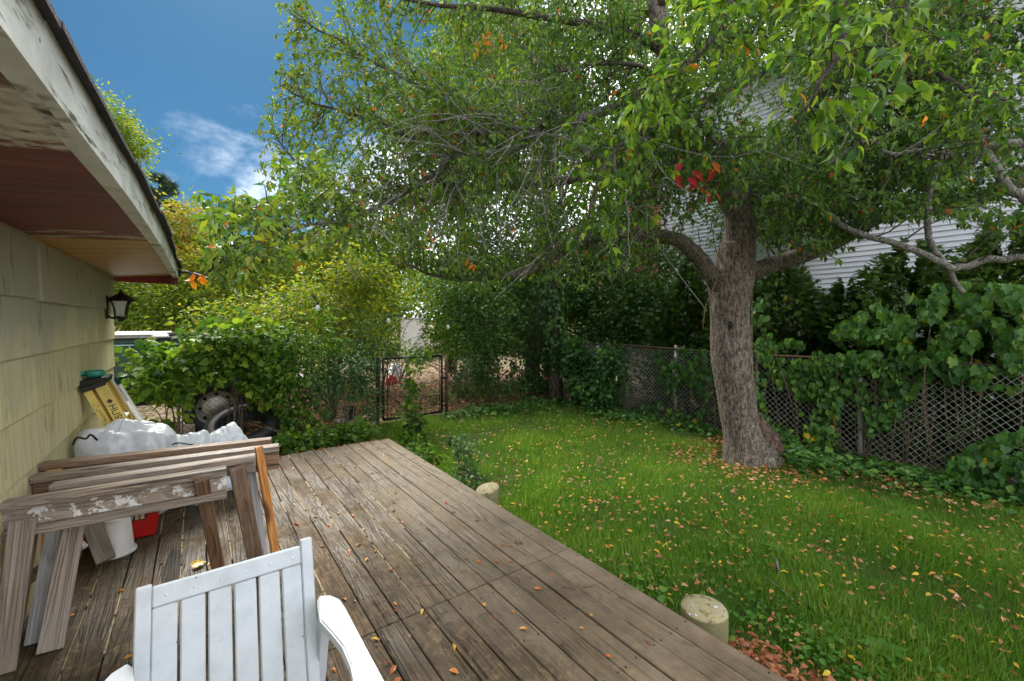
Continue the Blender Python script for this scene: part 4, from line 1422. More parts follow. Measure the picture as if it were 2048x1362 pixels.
# ------------------------------------------------------------------ pickup truck behind the shrubs
TY = 8.5
tr = thing('pickup_truck', 'dark green pickup truck parked behind the leafy shrubs', 'truck', (-0.8, TY + 0.9, 0))
WXC = 0.27


def bed_side(y0, y1):
    b = MB()
    prof = [(0.92, 0.0), (1.02, -0.035), (1.06, -0.05), (1.10, -0.012), (1.32, -0.03), (1.50, -0.02), (1.56, -0.005), (1.60, 0.0)]
    xs = [-3.4, -1.35, -1.33, WXC - 0.62, WXC - 0.60, WXC + 0.60, WXC + 0.62, 1.45]
    s = 1 if y0 < TY + 0.5 else -1
    vs_ = []
    for x in np.linspace(-1.1, 1.45, 44):
        for (z_, dy) in prof:
            zz = z_
            dxw = abs(x - WXC)
            if dxw < 0.56:
                arch = 0.52 + math.sqrt(max(0, 0.56 ** 2 - dxw ** 2)) * 0.93
                if zz < arch:
                    zz = min(arch, 1.2)
            vs_.append((x, y0 + dy * s, zz))
    k_ = len(prof)
    fs = [(i * k_ + j, (i + 1) * k_ + j, (i + 1) * k_ + j + 1, i * k_ + j + 1) for i in range(43) for j in range(k_ - 1)]
    return b.add(vs_, fs)


bed_side(TY, TY).build('bed_side', 'truck_paint', tr, False)
bed_side(TY + 1.8, TY).build('bed_side', 'truck_paint', tr, False)
MB().box((-1.12, TY - 0.03, 1.595), (1.46, TY + 0.06, 1.635), 0.012).build('bed_rail', 'black_plastic', tr)
MB().box((-1.12, TY + 1.74, 1.595), (1.46, TY + 1.83, 1.66), 0.012).build('bed_rail', 'black_plastic', tr)
MB().box((-1.1, TY - 0.045, 1.512), (1.44, TY - 0.024, 1.528)).build('stripe', 'truck_trim', tr)
MB().box((-0.80, TY - 0.04, 1.41), (-0.785, TY - 0.026, 1.512)).build('stripe_drip', 'truck_trim', tr)
MB().box((1.44, TY + 0.0, 0.95), (1.50, TY + 1.8, 1.60), 0.01).build('tailgate', 'truck_paint', tr)
MB().box((1.46, TY - 0.02, 0.70), (1.66, TY + 1.82, 0.86), 0.02).build('rear_bumper', 'rim', tr)
MB().box((1.405, TY - 0.035, 1.15), (1.495, TY + 0.02, 1.45), 0.01).build('tail_light', 'tail_red', tr)
MB().box((-1.1, TY + 0.06, 0.95), (1.43, TY + 1.74, 1.02)).build('bed_floor', 'black_plastic', tr)
MB().box((-4.6, TY + 0.35, 0.55), (1.4, TY + 0.55, 0.72), 0.01).build('chassis_rail', 'dark_void', tr)
MB().box((-4.6, TY + 1.25, 0.55), (1.4, TY + 1.45, 0.72), 0.01).build('chassis_rail', 'dark_void', tr)
MB().hexa([(-3.2, TY, 0.75), (-1.15, TY, 0.75), (-1.15, TY + 1.8, 0.75), (-3.2, TY + 1.8, 0.75), (-3.2, TY, 1.6), (-1.15, TY, 1.6), (-1.15, TY + 1.8, 1.6), (-3.2, TY + 1.8, 1.6)], 0.03).build('cab', 'truck_paint', tr)
MB().hexa([(-3.1, TY + 0.03, 1.6), (-1.17, TY + 0.03, 1.6), (-1.17, TY + 1.77, 1.6), (-3.1, TY + 1.77, 1.6), (-2.5, TY + 0.15, 2.1), (-1.3, TY + 0.15, 2.1), (-1.3, TY + 1.65, 2.1), (-2.5, TY + 1.65, 2.1)], 0.03).build('cab_glass', 'car_glass', tr)
MB().hexa([(-4.8, TY + 0.03, 0.8), (-3.2, TY, 0.8), (-3.2, TY + 1.8, 0.8), (-4.8, TY + 1.77, 0.8), (-4.75, TY + 0.08, 1.35), (-3.2, TY, 1.5), (-3.2, TY + 1.8, 1.5), (-4.75, TY + 1.72, 1.35)], 0.04).build('hood', 'truck_paint', tr)


def wheel(x, y, s, z_=0.46, R_=0.46):
    w = MB().lathe([(R_ * 0.60, -0.10), (R_ * 0.86, -0.125), (R_ * 0.97, -0.11), (R_, -0.07), (R_, 0.07), (R_ * 0.97, 0.11), (R_ * 0.86, 0.125), (R_ * 0.60, 0.10)], (x, y, z_), 36, (0, -s, 0), True).build('wheel', 'tyre', tr, True, (x, y, z_))
    MB().lathe([(R_ * 0.61, 0.105), (R_ * 0.58, 0.09), (R_ * 0.55, 0.03), (R_ * 0.44, 0.02), (R_ * 0.36, 0.07), (R_ * 0.20, 0.08), (R_ * 0.16, 0.12), (0.001, 0.125)], (x, y, z_), 36, (0, -s, 0)).build('rim', 'rim', w, True)
    for q_ in range(8):
        a = 2 * math.pi * q_ / 8
        px_, pz_ = x + math.cos(a) * R_ * 0.47, z_ + math.sin(a) * R_ * 0.47
        MB().lathe([(0.001, 0.032), (0.030, 0.031), (0.030, 0.02)], (px_, y, pz_), 10, (0, -s, 0)).build('vent_hole', 'dark_void', w)


wheel(WXC, TY + 0.10, 1)
wheel(WXC, TY + 1.70, -1)
wheel(-3.9, TY + 0.10, 1)
wheel(-3.9, TY + 1.70, -1)
bx = thing('storage_box', 'white ribbed plastic storage box lying in the truck bed', 'box', (-0.7, TY + 0.6, 1.02))
MB().box((-1.05, TY + 0.12, 1.02), (-0.38, TY + 1.2, 1.66), 0.02).build('body', 'white_panel', bx)
MB().hexa([(-1.09, TY + 0.08, 1.661), (-0.55, TY + 0.08, 1.661), (-0.34, TY + 1.25, 1.661), (-1.09, TY + 1.25, 1.661), (-1.08, TY + 0.09, 1.685), (-0.56, TY + 0.09, 1.685), (-0.35, TY + 1.24, 1.70), (-1.08, TY + 1.24, 1.70)], 0.008).build('lid', 'white_panel', bx)
for i in range(9):
    xx = -1.05 + i * 0.055
    MB().hexa([(xx, TY + 0.12, 1.684), (xx + 0.02, TY + 0.12, 1.684), (xx + 0.02, TY + 1.2, 1.698), (xx, TY + 1.2, 1.698), (xx + 0.004, TY + 0.12, 1.694), (xx + 0.016, TY + 0.12, 1.694), (xx + 0.016, TY + 1.2, 1.708), (xx + 0.004, TY + 1.2, 1.708)]).build('lid_rib', 'white_panel', bx)

# log beyond the fence, worn tyre this side of it
pl, pr = onz(262, 868, 0.15), onz(348, 860, 0.15)
pl = Vector((-0.75, 8.02, 0.17)); pr = Vector((-0.02, 8.06, 0.16))
b = MB()
lgp = [pl + (pr - pl) * (i / 8) for i in range(9)]
b.tube(lgp, [0.165, 0.172, 0.168, 0.17, 0.165, 0.17, 0.168, 0.172, 0.166], 18, True, lambda i, th: 1 + 0.05 * mnoise.noise(Vector((i * .5, math.cos(th) * 2, math.sin(th) * 2))))
tag(b.build('log', 'log', None, True), 'thick pale log lying behind the black chain link fence', 'log')

ty_c = ony(487, 858, 7.25)
ty_t = thing('old_tyre', 'worn black truck tyre lying tilted in the weeds under the shrubs', 'tyre', (ty_c.x, ty_c.y, 0))
axis = Vector((-0.15, -0.42, 0.90)).normalized()
R_ = 0.47
MB().lathe([(R_ * 0.62, -0.10), (R_ * 0.75, -0.125), (R_ * 0.92, -0.115), (R_, -0.08), (R_ * 1.01, 0), (R_, 0.08), (R_ * 0.92, 0.115), (R_ * 0.75, 0.125), (R_ * 0.62, 0.10), (R_ * 0.66, 0.085), (R_ * 0.88, 0.07), (R_ * 0.88, -0.07), (R_ * 0.66, -0.085)], (ty_c.x, ty_c.y, 0.34), 44, axis, True).build('casing', 'tyre', ty_t, True)
tread = MB()
a0 = axis.orthogonal().normalized()
b0 = axis.cross(a0)
for q_ in range(52):
    a = 2 * math.pi * q_ / 52
    rd = a0 * math.cos(a) + b0 * math.sin(a)
    tg = axis.cross(rd)
    for sg in (-1, 1):
        c0 = Vector((ty_c.x, ty_c.y, 0.34)) + rd * (R_ * 1.005) + axis * (0.042 * sg)
        tread.beam(c0 - axis * 0.032, c0 + axis * 0.032 + tg * 0.012, 0.03, 0.02, rd)
tread.build('tread_blocks', 'tyre', ty_t, False, None, 'stuff')

# ------------------------------------------------------------------ chain link fences and gate
def chain_mesh(a, b_, z0, z1, cell, wire, sag=0.0, seed=0, top_dip=None):
    """two families of diagonal wires woven past each other"""
    a, b_ = Vector((a[0], a[1], 0)), Vector((b_[0], b_[1], 0))
    L = (b_ - a).length
    d = (b_ - a).normalized()
    nrm_ = Vector((-d.y, d.x, 0))
    H = z1 - z0
    b = MB()

    def P(s, h, off):
        bow = sag * mnoise.noise(Vector((s * 0.8 + seed, h * 1.1, seed))) + off
        dz = 0.02 * mnoise.noise(Vector((s * 1.3, seed, 2))) * (h / H)
        return a + d * s + nrm_ * bow + Vector((0, 0, z0 + h + dz))
    k = int((L + H) / cell) + 1
    for i in range(-int(H / cell) - 1, k):
        for fam in (0, 1):
            s0 = i * cell
            pts = []
            n_ = 9
            for q in range(n_ + 1):
                h = H * q / n_
                s = s0 + h if fam == 0 else s0 + H - h
                if 0 <= s <= L:
                    pts.append(P(s, h, 0.0025 if fam else -0.0025))
            if len(pts) > 1:
                b.tube(pts, wire, 4, False)
    return b


FX = 7.0
fr = thing('chain_link_fence', 'galvanised chain link fence overgrown by vines along the right side of the lawn', 'fence', (FX, 3, 0))
chain_mesh((FX, -1.6), (FX, 7.72), 0.05, 1.37, 0.080, 0.0026, 0.10, 3).build('wire_mesh', 'zinc', fr, False, None, 'stuff')
rp = [(FX + 0.03 + 0.012 * math.sin(y * 2.1), y, 1.365 + 0.016 * math.sin(y * 1.3 + 0.4)) for y in np.linspace(-1.6, 7.74, 40)]
MB().tube(rp, 0.021, 10).build('top_rail', 'rust', fr, True)
for yy in (-0.9, 1.85, 4.55, 7.2):
    MB().tube([(FX + 0.045, yy, -0.05), (FX + 0.045, yy, 1.40)], 0.026, 10).build('post', 'zinc', fr, True)
    MB().lathe([(0.03, 1.395), (0.03, 1.42), (0.012, 1.44), (0.001, 1.442)], (FX + 0.045, yy, 0), 10).build('post_cap', 'zinc', fr, True)

GY = 7.75
fb = thing('chain_link_fence', 'black chain link fence behind the shrubs beside the gate', 'fence', (1, GY, 0))
chain_mesh((-0.70, GY), (2.68, GY), 0.04, 1.17, 0.075, 0.0018, 0.03, 9).build('wire_mesh', 'black_metal', fb, False, None, 'stuff')
MB().tube([(-0.70, GY, 1.175), (1, GY, 1.17), (2.68, GY, 1.175)], 0.019, 10).build('top_rail', 'black_metal', fb, True)
for xx, tp in ((-0.70, 1.25), (1.0, 1.2), (2.66, 1.21)):
    MB().tube([(xx, GY, -0.05), (xx, GY, tp)], 0.031, 12).build('post', 'black_metal', fb, True)
    MB().lathe([(0.034, tp - 0.02), (0.034, tp), (0.02, tp + 0.03), (0.006, tp + 0.055), (0.001, tp + 0.056)], (xx, GY, 0), 12).build('post_cap', 'black_metal', fb, True)
MB().tube([(4.06, GY, -0.05), (4.06, GY, 1.2)], 0.031, 12).build('post', 'rust', fb, True)
chain_mesh((4.08, GY), (6.95, GY), 0.04, 1.17, 0.08, 0.0018, 0.05, 5).build('wire_mesh', 'black_metal', fb, False, None, 'stuff')

gt = thing('gate', 'black chain link garden gate with potted vine growing in front', 'gate', (3.35, GY, 0))
g0, g1, gz0, gz1 = 2.765, 3.955, 0.07, 1.185
for nm, pts in (('stile', [(g0, GY, gz0), (g0, GY, gz1)]), ('stile', [(g1, GY, gz0), (g1, GY, gz1)]), ('rail', [(g0, GY, gz1), (g1, GY, gz1)]), ('rail', [(g0, GY, gz0), (g1, GY, gz0)])):
    MB().tube(pts, 0.021, 12).build(nm, 'black_metal', gt, True)
MB().tube([(g0 + 0.075, GY - 0.01, gz0), (g0 + 0.075, GY - 0.01, gz1)], 0.008, 6).build('tension_bar', 'black_metal', gt, True)
MB().tube([(g1 - 0.05, GY - 0.01, gz0), (g1 - 0.05, GY - 0.01, gz1)], 0.008, 6).build('tension_bar', 'black_metal', gt, True)
chain_mesh((g0 + 0.03, GY), (g1 - 0.03, GY), gz0, gz1, 0.075, 0.0018, 0.01, 2).build('wire_mesh', 'black_metal', gt, False, None, 'stuff')
for zz in (0.25, 0.60, 0.95):
    MB().tube([(g0, GY - 0.01, zz), (g0 + 0.08, GY - 0.012, zz)], 0.011, 6).build('tie_band', 'black_metal', gt, True)
for zz in (0.22, 0.98):
    MB().box((2.66, GY - 0.03, zz), (2.76, GY + 0.012, zz + 0.035), 0.004).build('hinge', 'black_metal', gt)
MB().box((3.93, GY - 0.05, 0.72), (4.05, GY - 0.01, 0.77), 0.004).build('latch', 'black_metal', gt)

# ------------------------------------------------------------------ pots
def pot(label, c, r0, r1, h, m, inner, bands=True):
    t = thing('flower_pot', label, 'pot', c)
    MB().lathe([(0.001, 0.0), (r0, 0.0), (r0 * 1.02, 0.01), (r1 * 0.94, h * 0.8), (r1, h * 0.82), (r1 * 1.04, h), (r1 * 0.93, h), (r1 * 0.88, h * 0.8), (r1 * 0.8, h * 0.62)], c, 26).build('shell', m, t, True)
    MB().lathe([(r1 * 0.93, h * 0.86), (0.001, h * 0.8)], c, 26).build('soil', inner, t, True)
    if bands:
        for k_ in (0.3, 0.55):
            rr = r0 + (r1 - r0) * k_
            MB().lathe([(rr * 0.985, h * k_ - 0.012), (rr * 1.03, h * k_), (rr * 0.985, h * k_ + 0.012)], c, 26).build('band', m, t, True)
    return t


pc = ony(699, 838, 7.28)
sl = thing('wooden_stool', 'low grey wooden stool under the small banded pot', 'stool', (pc.x, pc.y, 0))
lumber('seat', (pc.x - 0.22, pc.y, pc.z - 0.02), (pc.x + 0.22, pc.y, pc.z - 0.02), 0.26, 0.035, 'rail_grey', sl)
for sx in (-1, 1):
    for sy in (-1, 1):
        lumber('leg', (pc.x + sx * 0.17, pc.y + sy * 0.09, -0.02), (pc.x + sx * 0.16, pc.y + sy * 0.085, pc.z - 0.038), 0.04, 0.04, 'rail_grey', sl, (0, 1, 0))
pot('small dark banded pot with terracotta lining on the wooden stool', (pc.x, pc.y, pc.z - 0.002), 0.075, 0.105, 0.2, 'black_plastic', 'terracotta')
pc2 = Vector((2.80, 6.50, 0.0))
pot('black planter with a climbing vine standing in the grass off the deck corner', (pc2.x, pc2.y, 0.0), 0.115, 0.16, 0.27, 'black_plastic', 'dirt', False)

# ------------------------------------------------------------------ neighbour's house behind the right hedge
NX = 12.0
nb = thing('neighbour_house', 'white vinyl sided house with brick chimney behind the right hedge', 'house', (NX + 3, 4, 0))
MB().box((NX + 0.03, -4.0, -0.1), (NX + 8, 10.2, 8.3)).build('wall', 'vinyl', nb)
MB().box((NX - 0.02, -4.0, -0.1), (NX + 0.028, 10.2, 2.62)).build('foundation', 'foundation', nb)
MB().box((NX - 0.055, -4.02, 2.622), (NX + 0.028, 10.22, 2.66), 0.005).build('base_trim', 'vinyl', nb)
z = 2.662
while z < 8.2:
    MB().hexa([(NX - 0.022, -4.0, z + .004), (NX + 0.028, -4.0, z + .004), (NX + 0.028, 10.2, z + .004), (NX - 0.022, 10.2, z + .004),
               (NX + 0.016, -4.0, z + 0.113), (NX + 0.028, -4.0, z + 0.113), (NX + 0.028, 10.2, z + 0.113), (NX + 0.016, 10.2, z + 0.113)]).build('siding_board', 'vinyl', nb)
    z += 0.113
rf = MB().hexa([(NX - 0.5, -4.4, 8.25), (NX + 4.5, -4.4, 10.5), (NX + 4.5, 10.6, 10.5), (NX - 0.5, 10.6, 8.25), (NX - 0.5, -4.4, 8.4), (NX + 4.5, -4.4, 10.65), (NX + 4.5, 10.6, 10.65), (NX - 0.5, 10.6, 8.4)]).build('roof', 'asphalt_shingle', nb)
MB().box((NX - 0.53, -4.4, 8.18), (NX - 0.505, 10.6, 8.39)).build('gutter', 'white_panel', nb)
cx0, cx1, cy0, cy1 = NX - 0.62, NX - 0.06, 8.25, 9.0
ch = MB().box((cx0 + 0.012, cy0 + 0.012, -0.1), (cx1, cy1 - 0.012, 8.2)).build('chimney', 'mortar', nb)
bme = None
for zi in range(44):
    zz = 2.5 + zi * 0.075
    offs = 0.105 if zi % 2 else 0.0
    yy = cy0 - offs
    while yy < cy1 - 0.01:
        ya, yb = max(yy, cy0), min(yy + 0.2, cy1)
        if yb - ya > 0.02:
            MB().box((cx0, ya, zz), (cx0 + 0.0115, yb, zz + 0.062)).build('brick', 'brick', ch, False, (cx0, (ya + yb) / 2, zz))
        yy += 0.21
    xx = cx0 + 0.012 - (0.105 - offs)
    while xx < cx1 - 0.01:
        xa, xb = max(xx, cx0 + 0.0125), min(xx + 0.2, cx1)
        if xb - xa > 0.02:
            MB().box((xa, cy0, zz), (xb, cy0 + 0.0115, zz + 0.062)).build('brick', 'brick', ch, False, ((xa + xb) / 2, cy0, zz))
        xx += 0.21

# white garden shed far beyond the gate
sp = onz(826, 716, -0.03)
sh = thing('garden_shed', 'small white garden shed far beyond the gate between the trees', 'shed', (sp.x, sp.y, 0))
u = Vector((sp.x, sp.y, 0)).normalized()
v = Vector((u.y, -u.x, 0))


def sq(a, b_, c, d, z0_, z1_):
    """box from a..b across and c..d in depth"""
    o_ = Vector((sp.x, sp.y, 0))
    base = [o_ + v * a + u * c, o_ + v * b_ + u * c, o_ + v * b_ + u * d, o_ + v * a + u * d]
    return [p_ + Vector((0, 0, z0_)) for p_ in base] + [p_ + Vector((0, 0, z1_)) for p_ in base]


MB().hexa(sq(-0.62, 0.62, 0, 1.8, -0.03, 2.0), 0.01).build('wall', 'white_panel', sh)
MB().hexa(sq(-0.42, 0.42, -0.04, -0.002, 0.05, 1.85), 0.008).build('door', 'white_panel', sh)
for a in (-0.42, 0.36):
    MB().hexa(sq(a, a + 0.06, -0.06, -0.042, 0.05, 1.85)).build('door_stile', 'white_panel', sh)
MB().hexa(sq(-0.7, 0.7, -0.1, 1.9, 2.002, 2.06), 0.01).build('roof', 'white_panel', sh)

# crumpled litter beyond the gate
def crumple(name, label, cat, c, r, m, seed):
    b = MB()
    vs_, fs = [], []
    for j in range(9):
        for i in range(12):
            a, ph = 2 * math.pi * i / 12, math.pi * j / 8
            q_ = Vector((math.sin(ph) * math.cos(a), math.sin(ph) * math.sin(a), math.cos(ph)))
            s = r * (1 + 0.7 * mnoise.noise(q_ * 2 + Vector((seed, 0, 0))))
            vs_.append((c[0] + q_.x * s, c[1] + q_.y * s, c[2] + max(-0.9 * r, q_.z * s * 0.9)))
    for j in range(8):
        for i in range(12):
            fs.append((j * 12 + i, (j + 1) * 12 + i, (j + 1) * 12 + (i + 1) % 12, j * 12 + (i + 1) % 12))
    tag(b.add(vs_, fs).build(name, m), label, cat)


q = onz(789, 762, -0.03)
crumple('plastic_bag', 'crumpled white plastic bag among leaf litter beyond the gate', 'litter', (q.x, q.y, 0.25), 0.27, 'bag', 3)
q = onz(786, 770, -0.03)
crumple('wrapper', 'faded red wrapper among leaf litter beyond the gate', 'litter', (q.x - 0.05, q.y, 0.12), 0.17, 'litter_red', 6)
q = onz(1488, 1322, 0.0)
o = MB().box((q.x - 0.02, q.y - 0.012, 0.09), (q.x + 0.02, q.y + 0.012, 0.096), 0.002).build('wrapper_scrap', 'blue_grey', None)
tag(o, 'tiny blue wrapper scrap on the brown leaf pile by the deck', 'litter')

# string of bulbs from the eave to the ivy covered tree
st = thing('string_lights', 'string of white bulbs hung from the eave across the garden', 'string lights', (0, 6.8, 2.4))
sp_ = [(-0.165, 6.76, 2.46)] + [tuple(atd(px, py, t)) for px, py, t in ((474, 566, 5.6), (560, 588, 6.1), (636, 603, 6.6), (705, 620, 7.1), (777, 630, 7.6), (896, 644, 8.4), (1000, 640, 9.2), (1100, 622, 10.0))]
MB().tube(smooth_path(sp_, 6), 0.0035, 5).build('wire', 'black_plastic', st, True)
for k_ in (1, 3, 5, 6):
    p = Vector(sp_[k_])
    MB().lathe([(0.001, 0.0), (0.016, -0.002), (0.016, -0.05), (0.001, -0.052)], p, 10).build('socket', 'black_plastic', st, True)
    MB().lathe([(0.012, -0.05), (0.026, -0.075), (0.032, -0.105), (0.024, -0.135), (0.001, -0.15)], p, 12).build('bulb', 'bulb', st, True)

# ================================================================== plants
def rand_unit(n):
    a = rng.normal(size=(n, 3))
    return unit(a)


def place(pts):
    """(px, py, distance) triples -> N x 3 metres"""
    return np.array([tuple(atd(px, py, t)) for px, py, t in pts])


class Twigs:
    """gathers thin branches and the leaves on them"""

    def __init__(self):
        self.mb = MB()
        self.pos, self.dir, self.nrm, self.siz = [], [], [], []

    def leaves(self, path, step, size, droop=0.5, start=0.15, end_tuft=3, jit=0.25):
        path = np.asarray(path)
        seg = np.linalg.norm(np.diff(path, axis=0), axis=1)
        cum = np.r_[0, np.cumsum(seg)]
        L = cum[-1]
        s = np.arange(L * start, L, step)
        s = np.r_[s + rng.uniform(-.4, .4, len(s)) * step, np.full(end_tuft, L * 0.985)]
        s = np.clip(s, 0, L)
        P = np.stack([np.interp(s, cum, path[:, k]) for k in range(3)], 1)
        tg = unit(np.gradient(path, axis=0))
        T = np.stack([np.interp(s, cum, tg[:, k]) for k in range(3)], 1)
        n_ = len(s)
        d = unit(T * 0.55 + rand_unit(n_) * 0.75 + np.array([0, 0, -droop]))
        z = unit(np.array([0, 0, 0.9]) + rand_unit(n_) * 0.75)
        self.pos.append(P + rand_unit(n_) * jit * 0.03)
        self.dir.append(d)
        self.nrm.append(z)
        self.siz.append(rng.uniform(size[0], size[1], n_))

    def arrays(self):
        if not self.pos:
            return None
        return [np.concatenate(a) for a in (self.pos, self.dir, self.nrm, self.siz)]


def offshoot(p, tg, L, n_pts, up, wander, droop, flat_=0.0):
    pr = np.cross(tg, rng.normal(size=3))
    pr = pr / max(np.linalg.norm(pr), 1e-6)
    d = tg * rng.uniform(0.25, 0.75) + pr + np.array([0, 0, up])
    d = d / np.linalg.norm(d)
    pts = [p]
    st = L / (n_pts - 1)
    for i in range(n_pts - 1):
        d = d + rng.normal(size=3) * wander + np.array([0, 0, -droop])
        d = d / np.linalg.norm(d)
        pts.append(pts[-1] + d * st)
    return np.array(pts)


def along(path, start, step):
    seg = np.linalg.norm(np.diff(path, axis=0), axis=1)
    cum = np.r_[0, np.cumsum(seg)]
    L = cum[-1]
    s = np.arange(L * start, L, step) + rng.uniform(-.35, .35) * step
    s = np.clip(s, 0, L)
    P = np.stack([np.interp(s, cum, path[:, k]) for k in range(3)], 1)
    tg = unit(np.gradient(path, axis=0))
    T = unit(np.stack([np.interp(s, cum, tg[:, k]) for k in range(3)], 1))
    return P, T, s / max(L, 1e-6)


# ------------------------------------------------------------------ the big tree on the lawn
tree = thing('pear_tree', 'large old tree with thick leaning trunk and wide crown on the lawn', 'tree', (5.95, 2.85, 0))
TT = 5.75
tr_px = [(1503, 955, 70), (1500, 930, 60), (1494, 906, 49), (1488, 884, 40), (1482, 860, 34.5), (1476, 825, 33.5), (1469, 770, 35.5), (1462, 710, 37), (1459, 650, 36), (1458, 600, 37.5), (1461, 560, 42), (1468, 525, 38), (1476, 490, 31)]
P = smooth_path([(px, py, w) for px, py, w in tr_px], 5)
cen = [atd(a, b_, TT) for a, b_, w in P]
rad = [w * TT / FPX for a, b_, w in P]


def trunk_fn(i, th):
    p = P[i]
    low = max(0, (p[1] - 840) / 90)
    r = 1 + 0.05 * mnoise.noise(Vector((math.cos(th) * 1.5, math.sin(th) * 1.5, p[1] * 0.012))) + 0.022 * mnoise.noise(Vector((math.cos(th) * 6, math.sin(th) * 6, p[1] * 0.03))) + 0.014 * mnoise.noise(Vector((math.cos(th) * 16, math.sin(th) * 16, p[1] * 0.06)))
    return r + min(low, 1) * (0.26 * mnoise.noise(Vector((math.cos(th) * 1.7 + 5, math.sin(th) * 1.7, 0.4))) + 0.05 * math.sin(7 * th + 1) + 0.05 * math.sin(12 * th) + 0.10 * mnoise.noise(Vector((math.cos(th) * 6, math.sin(th) * 6, p[1] * 0.05))))


MB().tube(cen, rad, 48, True, trunk_fn).build('trunk', 'bark', tree, True)
# root flare: knuckles of bark round the foot
b = MB()
cf = atd(1492, 905, TT)
for k, (ang, ln, rr) in enumerate(((-0.62, 0.22, .17), (-0.2, 0.16, .13))):
    d = Vector((math.cos(ang), math.sin(ang), 0))
    pts = [cf + d * 0.10 + Vector((0, 0, 0.46)), cf + d * 0.22 + Vector((0, 0, 0.22)), cf + d * (0.27 + ln * 0.3) + Vector((0, 0, 0.06)), cf + d * (0.27 + ln * 0.6) + Vector((0, 0, -0.03)), cf + d * (0.27 + ln) + Vector((0, 0, -0.12))]
    pth = smooth_path([tuple(q_) for q_ in pts], 5)
    rads = np.interp(np.linspace(0, 1, len(pth)), [0, .3, .6, 1], [rr * 0.75, rr, rr * 0.85, rr * 0.4])
    b.tube(pth, list(rads), 16, True, lambda i, th, k=k: 1 + 0.12 * mnoise.noise(Vector((i * 0.9 + k * 3, math.cos(th) * 5, math.sin(th) * 5))) + 0.2 * mnoise.noise(Vector((i * 0.35 + k * 7, math.cos(th) * 2, math.sin(th) * 2))))
b.build('root_flare', 'bark_foot', tree, True)
kn = atd(1462, 650, TT - 0.24)
b = MB()
b.tube([kn + Vector((0, 0, -0.05)), kn, kn + Vector((0.0, 0.0, 0.05))], [0.012, 0.03, 0.01], 8)
b.build('bark_knot', 'dark_void', tree, True)

